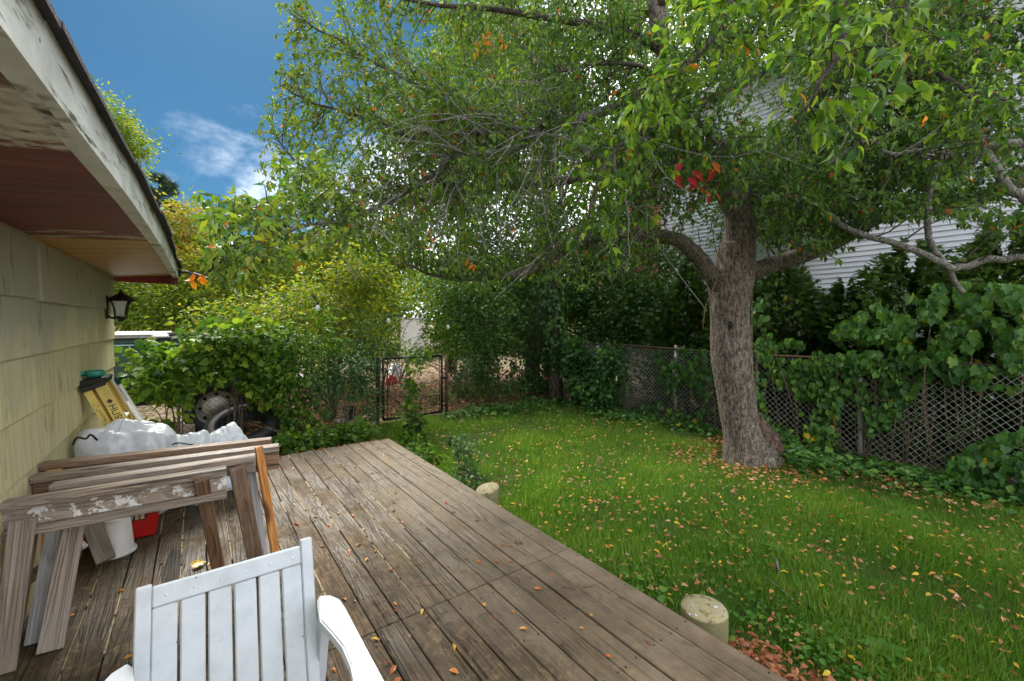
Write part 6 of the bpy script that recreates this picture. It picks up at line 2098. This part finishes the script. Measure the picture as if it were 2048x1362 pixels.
shrub('rose_shrub', 'bluish green arching shrub around the small banded pot', yfoot(690, 7.0), [EY(680, 760, 7.15, 58, 70, .22), EY(720, 800, 7.2, 40, 70, .2), EY(660, 868, 6.75, 60, 28, .28), EY(735, 700, 7.4, 34, 70)], 165, 16, .18, (.055, .09), 'leaf_rose', 'oval', .55, .25, 13, SG, 60, skip=lambda p: inside(*project(p)[:2], [(678, 800), (722, 800), (722, 846), (678, 846)]))
shrub('leafy_shrub', 'low leafy growth spilling over the far deck edge', yfoot(600, 6.25), [EY(590, 888, 6.25, 50, 20, .2), EY(640, 880, 6.3, 46, 20, .2), EY(690, 872, 6.3, 50, 18, .2), EY(500, 862, 6.6, 60, 26, .2)], 95, 14, .15, (.06, .10), 'leaf_shrub', 'round', .5, .2, 10, SG, 60, skip=lambda p: inside(*project(p)[:2], [(424, 826), (450, 815), (520, 815), (560, 830), (556, 876), (424, 884)]))
shrub('tall_weed', 'tall yellowing shrub with thin upright stems behind the rose shrub', yfoot(660, 8.6), [EY(650, 600, 8.6, 80, 60, .5), EY(720, 560, 8.8, 60, 70, .5), EY(600, 640, 8.4, 60, 50, .4), EY(735, 660, 8.4, 46, 50, .4)], 300, 15, .26, (.075, .12), 'leaf_thicket', 'oval', .55, .25, 24, SG)
shrub('tall_weed', 'loose green yellow shrub right behind the truck bed', yfoot(540, 11.2), [EY(520, 630, 11.2, 90, 40, .7), EY(440, 650, 11.2, 80, 34, .6), EY(600, 620, 11.2, 80, 50, .7)], 190, 16, .35, (.09, .14), 'leaf_thicket', 'oval', .5, .25, 22, SG)
shrub('tall_weed', 'vine draped shrub between the gate and the white shed', yfoot(760, 9.8), [EY(750, 680, 9.8, 46, 44, .5), EY(720, 640, 10.2, 60, 50, .5), EY(870, 650, 9.6, 36, 70, .4), EY(900, 600, 9.4, 40, 60, .4)], 190, 16, .26, (.07, .11), 'leaf_shrub', 'oval', .5, .25, 16, SG, skip=lambda p: inside(*project(p)[:2], [(812, 640), (848, 648), (842, 700), (806, 700)]))
shrub('tall_weed', 'low green weeds on the bank beyond the gate', yfoot(800, 12.5), [EY(740, 700, 12.5, 70, 22, .5), EY(840, 705, 13, 60, 18, .5), EY(930, 700, 12.2, 60, 26, .5), EY(660, 700, 12.5, 70, 26, .5), EY(900, 670, 12.8, 60, 40, .5)], 270, 16, .3, (.08, .13), 'leaf_shrub', 'oval', .55, .25, 12, SG)
shrub('tall_weed', 'knee high green weeds just beyond the gate posts', yfoot(930, 9.0), [EY(940, 770, 9.0, 46, 40, .4), EY(890, 800, 8.6, 30, 24, .3), EY(720, 770, 9.2, 40, 30, .4), EY(650, 740, 9.0, 60, 50, .4), EY(960, 720, 9.2, 40, 50, .4)], 230, 15, .22, (.06, .10), 'leaf_shrub', 'oval', .6, .25, 12, SG)
# vine climbing out of the black planter
shrub('potted_vine', 'thin green vine growing out of the black planter before the gate', (2.80, 6.50, 0.2), [((2.80, 6.5, .5), (.10, .1, .22)), ((2.86, 6.6, .95), (.12, .1, .30)), ((3.0, 6.75, 1.22), (.22, .1, .14)), ((2.82, 6.42, .32), (.16, .12, .1)), ((2.74, 6.3, .12), (.2, .15, .1))], 60, 9, .1, (.05, .085), 'leaf_shrub', 'lobed', .5, .22, 8, None, 60, 'vine')

HG = 'dark hedge shrubs by the fence corner'
shrub('hedge_shrub', 'dark vine covered hedge shrub right of the gate', yfoot(985, 8.35), [EY(960, 720, 8.3, 55, 70, .35), EY(985, 640, 8.5, 70, 80, .5), EY(1010, 780, 8.1, 56, 40, .3), EY(930, 600, 8.8, 50, 50, .4)], 230, 17, .24, (.06, .10), 'leaf_dark', 'round', .5, .22, 14, HG, 60)
shrub('hedge_shrub', 'dark hedge shrub below the ivy clad trunk', yfoot(1080, 8.6), [EY(1070, 740, 8.4, 62, 60, .35), EY(1060, 650, 8.8, 64, 60, .5), EY(1040, 570, 9.2, 60, 50, .5), EY(1120, 790, 8.1, 60, 36, .3)], 220, 17, .24, (.06, .10), 'leaf_dark', 'round', .42, .22, 14, HG, 50)
shrub('hedge_shrub', 'deep green ivy mound covering the fence corner', (7.0, 6.9, 0), [((6.9, 6.7, 0.75), (.28, .55, .55)), ((6.75, 6.2, 0.35), (.3, .5, .32)), ((7.0, 7.3, 1.1), (.35, .6, .5)), ((6.9, 5.9, 1.05), (.14, .35, .3))], 250, 16, .2, (.06, .105), 'leaf_ivy', 'lobed', .3, .22, 14, HG, 110)
shrub('hedge_shrub', 'tall dark shrub behind the fence corner under the brick chimney', (8.3, 6.9, 0), [((8.3, 7.0, 1.6), (.5, .9, .9)), ((8.5, 6.2, 2.2), (.5, .8, .8)), ((8.2, 7.9, 2.4), (.6, .7, .9)), ((8.3, 5.6, 1.7), (.4, .6, .6))], 300, 17, .3, (.07, .115), 'leaf_dark', 'round', .5, .22, 16, HG)

# evergreen hedge behind the chain link
EG = 'evergreen hedge behind the chain link fence'
for i, (yy, h, w, lab) in enumerate(((5.0, 2.85, .65, 'dark evergreen hedge tree left of the big trunk'), (4.0, 2.85, .65, 'dark evergreen hedge tree right behind the big trunk'), (3.15, 2.7, .62, 'dark evergreen hedge tree right of the big trunk'),
                                    (2.35, 2.25, .45, 'shortest dark evergreen below the visible siding'), (1.55, 2.7, .58, 'dark evergreen behind the broad leaved vine'), (0.7, 2.85, .6, 'dark evergreen with rusty tips behind the vine mound'), (-0.2, 2.9, .6, 'dark evergreen at the far right end of the fence'))):
    x = 8.15 + 0.1 * (i % 2)
    t = thing('evergreen_shrub', lab, 'shrub', (x, yy, 0), EG)
    MB().tube([(x, yy, -.05), (x + .03, yy, h * .5), (x, yy, h * .95)], [.06, .045, .01], 8).build('trunk', 'dark_trunk', t, True)
    N = 6500
    hh = rng.uniform(0.02, 1.0, N)
    a = rng.uniform(0, 6.28, N)
    rag = np.array([mnoise.noise(Vector((math.cos(q0) * 2.2 + i * 9, math.sin(q0) * 2.2, q1 * 6))) for q0, q1 in zip(a, hh)])
    prof = w * 1.35 * (1.06 - hh ** 4) * (0.86 + 0.75 * rag)
    rad_ = prof * rng.uniform(0.45, 1.06, N)
    pos = np.stack([x + np.cos(a) * rad_, yy + np.sin(a) * rad_ * 1.15, hh * h * (1 + 0.10 * np.sin(a * 2 + i) * hh) + rng.normal(0, .05, N)], 1)
    od = np.stack([np.cos(a), np.sin(a), np.full(N, .25)], 1)
    leaf_cloud('foliage', 'spray', pos, od + rand_unit(N) * .45, rand_unit(N) + np.array([0, 0, .2]), rng.uniform(.09, .17, N), np.clip(rng.normal(.45, .2, N) + .25 * mnoise.noise(Vector((i, 0, 0))), 0, 1), 'leaf_ever', t)


# vines on the chain link, sampled where the photograph shows them and set against the fence plane
def fence_vine(label, poly, n_, size, m='leaf_ivy', kind='lobed', thick=(0.03, 0.2), mean=.5, singles=60, group='vines on the chain link fence', stems=13, dens_scale=1.0):
    xs = [p[0] for p in poly]; ys_ = [p[1] for p in poly]
    px = rng.uniform(min(xs), max(xs), n_ * 4)
    py = rng.uniform(min(ys_), max(ys_), n_ * 4)
    k = inside(px, py, poly)
    # leave ragged holes
    nz_ = np.array([mnoise.noise(Vector((a * .022, b__ * .022, len(label)))) for a, b__ in zip(px, py)])
    k &= nz_ > -0.22 * dens_scale
    px, py = px[k][:n_], py[k][:n_]
    off = rng.uniform(thick[0], thick[1], len(px))
    pos = np.array([tuple(onx(a, b__, FX - o_)) for a, b__, o_ in zip(px, py, off)])
    pos[:, 2] = np.maximum(pos[:, 2], 0.03)
    N = len(pos)
    d = np.array([-.15, 0, -1]) + rand_unit(N) * .55
    nr = np.array([-.8, -.25, .55]) + rand_unit(N) * .75
    sz = rng.uniform(size[0], size[1], N)
    r = np.clip(rng.normal(mean, .22, N), 0, .94)
    r[rng.uniform(size=N) < .008] = 1.0
    t = thing('fence_vine', label, 'vine', (FX - .05, float(pos[:, 1].mean()), 0), group)
    order = np.argsort(-off * 3 - sz * 2)
    one = np.zeros(N, bool)
    one[order[:singles]] = True
    for i in np.where(one)[0]:
        single_leaf('leaf', kind, pos[i], d[i], nr[i], sz[i], float(r[i]), m, t)
    leaf_cloud('foliage', kind, pos[~one], d[~one], nr[~one], sz[~one], r[~one], m, t)
    b_ = MB()
    for q_ in range(stems):
        i0 = rng.integers(N)
        s = Vector((FX - .03, pos[i0, 1] + random.uniform(-.1, .1), 0.02))
        e = Vector(pos[i0])
        mm = s.lerp(e, .5) + Vector((-.04, random.uniform(-.12, .12), 0))
        b_.tube(smooth_path([tuple(s), tuple(mm), tuple(e)], 6), .0055, 5, False)
    b_.build('stems', 'stem', t, False)
    return t


fence_vine('broad leaved vine mound spilling over the fence top right of the tree', [(1690, 640), (1760, 600), (1820, 585), (1900, 560), (2060, 570), (2060, 740), (1960, 735), (1880, 728), (1790, 722), (1700, 700), (1660, 670)], 1250, (.055, .135), thick=(-.6, .3), mean=.55, singles=260, dens_scale=.2)
fence_vine('vine curtain hanging down the fence just right of the tree trunk', [(1530, 690), (1580, 672), (1640, 700), (1690, 720), (1700, 780), (1680, 830), (1665, 900), (1650, 960), (1600, 940), (1612, 860), (1600, 800), (1545, 760)], 560, (.065, .115), mean=.58, singles=200)
fence_vine('mixed vine patch with yellow spots on the middle of the fence', [(1680, 700), (1760, 700), (1830, 730), (1850, 770), (1810, 800), (1780, 850), (1740, 870), (1720, 800), (1690, 760)], 330, (.06, .095), mean=.52, singles=90)
fence_vine('sparse leaves threaded along the fence top rail', [(1560, 700), (1700, 705), (1860, 722), (2050, 735), (2050, 775), (1860, 760), (1700, 740), (1560, 725)], 150, (.07, .13), mean=.5, singles=60, stems=3)
fence_vine('dark ivy bank rising over the right foot of the fence', [(1840, 960), (1900, 920), (1960, 880), (2060, 850), (2060, 1030), (1960, 1010), (1880, 1000)], 700, (.06, .10), thick=(.03, .5), mean=.4, singles=130)
fence_vine('ivy leaves creeping up the foot of the fence beside the trunk', [(1540, 840), (1590, 850), (1610, 940), (1700, 960), (1860, 965), (1900, 1000), (1800, 985), (1650, 960), (1560, 930)], 330, (.05, .09), thick=(.02, .4), mean=.45, singles=70)
fence_vine('small vine patch on the fence left of the tree trunk', [(1310, 700), (1370, 690), (1420, 700), (1425, 760), (1400, 850), (1350, 800), (1320, 760)], 170, (.07, .12), mean=.35, singles=50)
fence_vine('ivy spreading along the fence foot left of the trunk', [(1180, 730), (1250, 760), (1330, 810), (1430, 850), (1450, 880), (1330, 870), (1220, 850), (1160, 800)], 360, (.06, .11), thick=(.0, .35), mean=.33, singles=70)
fence_vine('ivy runners climbing the right side of the tree trunk', [(1500, 600), (1530, 590), (1545, 680), (1530, 760), (1540, 840), (1505, 830), (1512, 720)], 0 + 110, (.06, .10), thick=(.75, 1.0), mean=.5, singles=40, stems=2)

# ------------------------------------------------------------------ grass
def in_lawn(n_):
    """points over the part of the lawn in view, denser near the camera"""
    out = []
    while sum(len(o_) for o_ in out) < n_:
        px = rng.uniform(560, 2075, n_)
        # uniform in ground area, thinned with distance
        x = rng.uniform(2.17, 7.0, n_)
        y = rng.uniform(0.15, 7.7, n_)
        f = x * _s + y * _c
        keep = rng.uniform(size=n_) < np.clip((3.6 / np.maximum(f, 1)) ** 1.1, 0.12, 1)
        qx, qy, _ = project(np.stack([x, y, np.zeros(n_)], 1))
        keep &= (qx < 2090) & (qy < 1420)
        keep &= ~((x < 2.5) & (y > 0.1) & (y < 1.15) & (rng.uniform(size=n_) < .85))
        dxy = np.hypot(x - cf.x, y - cf.y)
        keep &= dxy > 0.42
        keep &= ~((x > 6.35 + 0.25 * np.sin(y * 3)) & (rng.uniform(size=n_) < .75) & (y < 4.5))
        out.append(np.stack([x[keep], y[keep]], 1))
    return np.concatenate(out)[:n_]


def ground_z(x, y):
    return np.array([0.025 * mnoise.noise(Vector((a * 0.9, b__ * 0.9, 3))) for a, b__ in zip(x, y)])


NG = 200000
g = in_lawn(NG)
# tufts: pull half of the blades together
tn = np.array([mnoise.noise(Vector((a * 1.1, b__ * 1.1, 9))) + .5 * mnoise.noise(Vector((a * 3.3, b__ * 3.3, 2))) for a, b__ in g])
gz = ground_z(g[:, 0], g[:, 1])
hgt = np.clip(.050 + .038 * tn + rng.normal(0, .016, NG), .016, .12)
f_ = g[:, 0] * _s + g[:, 1] * _c
a = rng.uniform(0, 6.28, NG)
wind = np.array([mnoise.noise(Vector((q0 * .7, q1 * .7, 21))) * 3 for q0, q1 in g])
lean = rng.uniform(.15, .9, NG)
d = np.stack([np.cos(a) * lean + .35 * np.cos(wind), np.sin(a) * lean + .35 * np.sin(wind), np.ones(NG)], 1)
nr = np.stack([-np.cos(a + .6), -np.sin(a + .6), np.full(NG, .25)], 1)
rg = np.clip(.50 + .28 * tn + rng.normal(0, .17, NG), 0, 1)
leaf_cloud('grass', 'blade', np.c_[g, gz - .005], d, nr, hgt * 1.25, rg, 'grass', None)
o = bpy.data.objects['grass']
tag(o, 'uneven green lawn grass growing between deck and fence', 'grass', None, 'stuff')


# clover, ground ivy and seedlings
def ground_leaves(name, label, cat, pts2, size, m, kind, hz=(.015, .07), mean=.5, sd=.22):
    N = len(pts2)
    z_ = ground_z(pts2[:, 0], pts2[:, 1]) + rng.uniform(hz[0], hz[1], N)
    d = np.c_[rng.normal(size=(N, 2)), rng.normal(-.1, .2, N)]
    nr = np.array([0, 0, 1]) + rand_unit(N) * .4
    o = leaf_cloud(name, kind, np.c_[pts2, z_], d, nr, rng.uniform(size[0], size[1], N), np.clip(rng.normal(mean, sd, N), 0, 1), m, None)
    tag(o, label, cat, None, 'stuff')
    return o


def patch(n_, cx_, cy_, rx, ry):
    p = rng.normal(size=(n_, 2)) * np.array([rx, ry]) * .55 + np.array([cx_, cy_])
    return p[(p[:, 0] > 2.19)]


pc_ = [patch(160, 2.5, 1.9, .25, .35), patch(320, 2.75, 1.05, .35, .4), patch(380, 3.0, .75, .5, .35), patch(90, 2.35, 2.35, .12, .3), patch(260, 3.6, 1.6, .8, .6), patch(160, 5.0, 1.2, .8, .6), patch(200, 2.45, 4.3, .2, .7), patch(160, 4.4, 3.0, 1.0, .8), patch(220, 5.2, 5.8, 1.2, .9)]
pc_ = np.concatenate(pc_)
pc_ = pc_[~((pc_[:, 0] < 2.62) & (pc_[:, 1] < 1.25))]
ground_leaves('clover', 'small round clover and weed leaves scattered through the grass', 'clover', pc_, (.022, .045), 'clover', 'round')
pc_ = [patch(900, 6.75, 2.2, .35, 1.6), patch(700, 6.7, .9, .4, .9), patch(420, 6.3, 2.2, .35, .5), patch(600, 6.6, 5.4, .45, .9), patch(500, 5.9, 7.2, 1.3, .5), patch(320, 4.6, 7.4, .8, .4)]
pc_ = np.concatenate(pc_)
pc_ = pc_[pc_[:, 0] < 7.3]
ground_leaves('ground_ivy', 'creeping ivy carpet along the foot of the fences', 'ivy', pc_, (.05, .095), 'leaf_ivy', 'lobed', (.02, .16), .45)
# weeds at the deck edge
shrub('weed', 'bluish seedling weed beside the deck edge near the slanted stub post', (2.62, 4.55, 0), [((2.62, 4.55, .25), (.12, .2, .2)), ((2.66, 4.75, .42), (.1, .12, .16)), ((2.5, 4.3, .1), (.14, .3, .08))], 42, 9, .08, (.035, .06), 'leaf_rose', 'round', .6, .2, 8, None, 40, 'weed')
shrub('weed', 'low leafy weed patch between deck edge and planter', (2.45, 5.4, 0), [((2.42, 5.35, .12), (.16, .4, .1)), ((2.6, 5.9, .12), (.2, .3, .1))], 40, 9, .09, (.04, .07), 'leaf_shrub', 'lobed', .5, .2, 6, None, 30, 'weed')
shrub('weed', 'round leaved weed seedling at the deck edge before the lichen post', (2.33, 1.72, 0), [((2.33, 1.75, .12), (.08, .18, .06))], 9, 4, .06, (.055, .075), 'clover', 'round', .7, .2, 4, None, 10, 'weed')
for i, (px, py, lab) in enumerate(((1800, 1040, 'broad leaved weed in the grass right of the trunk'), (1555, 1110, 'broad leaved weed in the grass beyond the white stick'), (1765, 1320, 'broad leaved weed in the grass near the leaf pile'))):
    p = onz(px, py, 0)
    t = thing('weed', lab, 'weed', (p.x, p.y, 0))
    for q_ in range(7):
        a = 2 * math.pi * q_ / 7 + i
        single_leaf('leaf', 'oval', (p.x, p.y, .03), (math.cos(a), math.sin(a), .55), (0, 0, 1), random.uniform(.09, .14), .55, 'clover', t)
    MB().tube([(p.x, p.y, -.02), (p.x, p.y, .04)], .006, 5).build('stem', 'stem', t)

# ------------------------------------------------------------------ fallen leaves
def tone_name(r, deck_):
    if deck_:
        return 'brown' if r < .3 else 'orange' if r < .82 else 'yellow' if r < .96 else 'red'
    return 'brown' if r < .35 else 'orange' if r < .62 else 'tan' if r < .74 else 'orange' if r < .85 else 'yellow' if r < .96 else 'red'


def fallen(p, size, r, m, surf, kind='oval', tiltn=.25):
    a = rng.uniform(0, 6.28)
    o = single_leaf('fallen_leaf', kind, p, (math.cos(a), math.sin(a), rng.uniform(-.08, .16)), tuple(np.array([0, 0, 1]) + rand_unit(1)[0] * tiltn), size, r, m)
    tn_ = tone_name(round(r * 12) / 12, surf == 'deck')
    lab = {'deck': f'single {tn_} fallen leaf lying on the wet deck planks', 'lawn': f'single {tn_} fallen leaf lying in the lawn grass'}[surf]
    tag(o, lab, 'leaf', f'{tn_} leaves fallen on the {"deck" if surf == "deck" else "lawn"}')
    return o


# on the deck: the ones the photograph lets one count, then a few more
DP = [(703, 1030), (678, 1027), (655, 1048), (632, 1034), (597, 1048), (585, 1008), (590, 935), (610, 941), (568, 933), (594, 917), (712, 936), (741, 946), (722, 898), (768, 909), (778, 915), (817, 931), (831, 931), (787, 985), (790, 1006), (797, 1044), (803, 1043), (785, 1023), (888, 1006), (902, 1023), (730, 1056), (698, 1105), (711, 1091), (751, 1103), (776, 1107), (735, 1115), (697, 1099), (638, 1093), (776, 1138), (692, 1200), (712, 1202), (786, 1205), (797, 1218), (847, 1217), (850, 1235), (758, 1275), (741, 1278), (825, 1268), (970, 1213), (985, 1230), (1032, 1152), (1033, 1190), (1022, 1221), (1054, 1258), (1106, 1149), (1082, 1178), (1158, 1255), (1186, 1233), (1214, 1315), (1236, 1193), (1210, 1312), (1025, 1123), (988, 1123), (952, 1124), (1000, 1091), (1016, 1091), (1036, 1085), (905, 1287), (898, 1340), (770, 1330), (793, 1330), (803, 1356), (664, 1336), (1035, 1084), (1120, 1290), (420, 1125), (383, 1131), (352, 1042), (365, 1018), (322, 1126), (250, 1180), (265, 1310), (140, 1220), (150, 1228), (385, 1055), (440, 1150), (520, 1040), (1130, 1090), (960, 1040), (1300, 1290), (1250, 1340)]
for (px, py) in DP:
    p = onz(px, py, DECK + .007)
    if p.x > EDGE - .03:
        continue
    fallen(p, rng.uniform(.028, .055), float(rng.beta(2.2, 2.0)) if rng.uniform() > .08 else 1.0, 'fallen_deck', 'deck', 'oval', .5)
o = single_leaf('fallen_leaf', 'lobed', onz(384, 1134, DECK + .012), (.8, .3, .15), (0.1, -.2, 1), .085, .9, 'fallen_deck')
tag(o, 'large yellow lobed leaf on the deck beside the railing leg', 'leaf')
# brown leaf stalks blown about the deck
TWN = 0
for i in range(70):
    x, y = rng.uniform(.25, 2.0), rng.uniform(1.0, 5.6)
    a = rng.uniform(0, 6.28)
    L = rng.uniform(.05, .13)
    cv = rng.uniform(-.8, .8)
    pts = []
    q0 = np.array([x, y])
    for k_ in range(5):
        pts.append((q0[0], q0[1], DECK + .007 + .004 * math.sin(k_)))
        q0 = q0 + np.array([math.cos(a), math.sin(a)]) * L / 4
        a += cv * .5
    tag(MB().tube(pts, .0016, 4).build('leaf_stalk', 'rust', None), 'thin brown leaf stalk lying on the deck planks', 'twig', 'brown leaf stalks on the deck')

LP = in_lawn(3000)
LP = LP[(LP[:, 0] < 6.95)]
fl_ = LP[:, 0] * _s + LP[:, 1] * _c
order = np.argsort(fl_)
near_i, far_i = order[:210], order[210:]
for i in near_i:
    z_ = float(ground_z([LP[i, 0]], [LP[i, 1]])[0]) + rng.uniform(.022, .065)
    fallen((LP[i, 0], LP[i, 1], z_), rng.uniform(.028, .06), float(rng.uniform(0.05, 1)), 'fallen', 'lawn', 'oval', .7)
N = len(far_i)
z_ = ground_z(LP[far_i, 0], LP[far_i, 1]) + rng.uniform(.025, .08, N)
a = rng.uniform(0, 6.28, N)
leaf_cloud('leaf_scatter', 'oval', np.c_[LP[far_i], z_], np.c_[np.cos(a), np.sin(a), rng.uniform(-.1, .25, N)], np.array([0, 0, 1]) + rand_unit(N) * .8, rng.uniform(.030, .062, N), np.clip(rng.beta(1.6, 1.3, N), .03, 1), 'fallen', None)
tag(bpy.data.objects['leaf_scatter'], 'autumn leaves scattered thickly over the lawn', 'leaf litter', None, 'stuff')


def heap(name, label, n_, fn, size, lo=0.0, hi=.5, m='fallen'):
    p = fn(n_)
    N = len(p)
    a = rng.uniform(0, 6.28, N)
    o = leaf_cloud(name, 'oval', p, np.c_[np.cos(a), np.sin(a), rng.uniform(-.3, .3, N)], np.array([0, 0, 1]) + rand_unit(N) * .8, rng.uniform(size[0], size[1], N), rng.uniform(lo, hi, N), m, None)
    tag(o, label, 'leaf litter', None, 'stuff')


heap('leaf_pile', 'drift of rusty brown leaves against the deck edge by the lichen post', 1900, lambda k: np.c_[2.16 + np.abs(rng.normal(0, .16, k)), rng.uniform(.15, 1.18, k), rng.uniform(.03, .15, k)], (.035, .062), 0.0, .36)
heap('leaf_drift', 'thin line of brown leaves along the long deck edge', 420, lambda k: np.c_[2.17 + np.abs(rng.normal(0, .07, k)), rng.uniform(1.4, 5.7, k), rng.uniform(.02, .09, k)], (.04, .065), 0.05, .8)
heap('trunk_litter', 'rusty leaves collected around the foot of the big tree', 620, lambda k: (lambda an, rd: np.c_[cf.x + np.cos(an) * rd, cf.y + np.sin(an) * rd, rng.uniform(.02, .07, k)])(rng.uniform(0, 6.28, k), rng.uniform(.35, 1.0, k)), (.05, .08), .05, .85)
heap('fence_litter', 'brown leaf litter under the chain link fence', 900, lambda k: np.c_[rng.normal(6.65, .3, k), rng.uniform(.2, 3.6, k), rng.uniform(.02, .07, k)], (.05, .085), .0, .7)
heap('litter_carpet', 'pale pinkish leaf litter on the ground beyond the gate', 7000, lambda k: np.c_[rng.uniform(0.5, 9.5, k), 7.9 + np.abs(rng.normal(0, 4.5, k)), rng.uniform(-.02, .10, k)], (.07, .13), .1, .75)
heap('deck_end_litter', 'wet brown leaves packed against the far end of the deck', 420, lambda k: np.c_[rng.uniform(.3, 2.1, k), END + .02 + np.abs(rng.normal(0, .12, k)), rng.uniform(.12, .22, k)], (.05, .08), .0, .6, 'fallen_deck')

# sticks on the lawn
for i, (pa_, pb_, lab) in enumerate((((1532, 1155), (1590, 1202), 'straight pale stick lying in the grass beyond the lichen post'), ((1553, 1120), (1556, 1146), 'stubby bark covered twig standing in the grass'))):
    p0, p1 = onz(*pa_, .04), onz(*pb_, .05)
    if i == 1:
        p0 = p1 + Vector((.02, .02, .09))
    tag(MB().tube([p0, p0.lerp(p1, .5) + Vector((0, 0, .004)), p1], [.0065, .006, .005] if i == 0 else [.009, .011, .012], 7).build('stick', 'twig_grey', None, True), lab, 'stick')
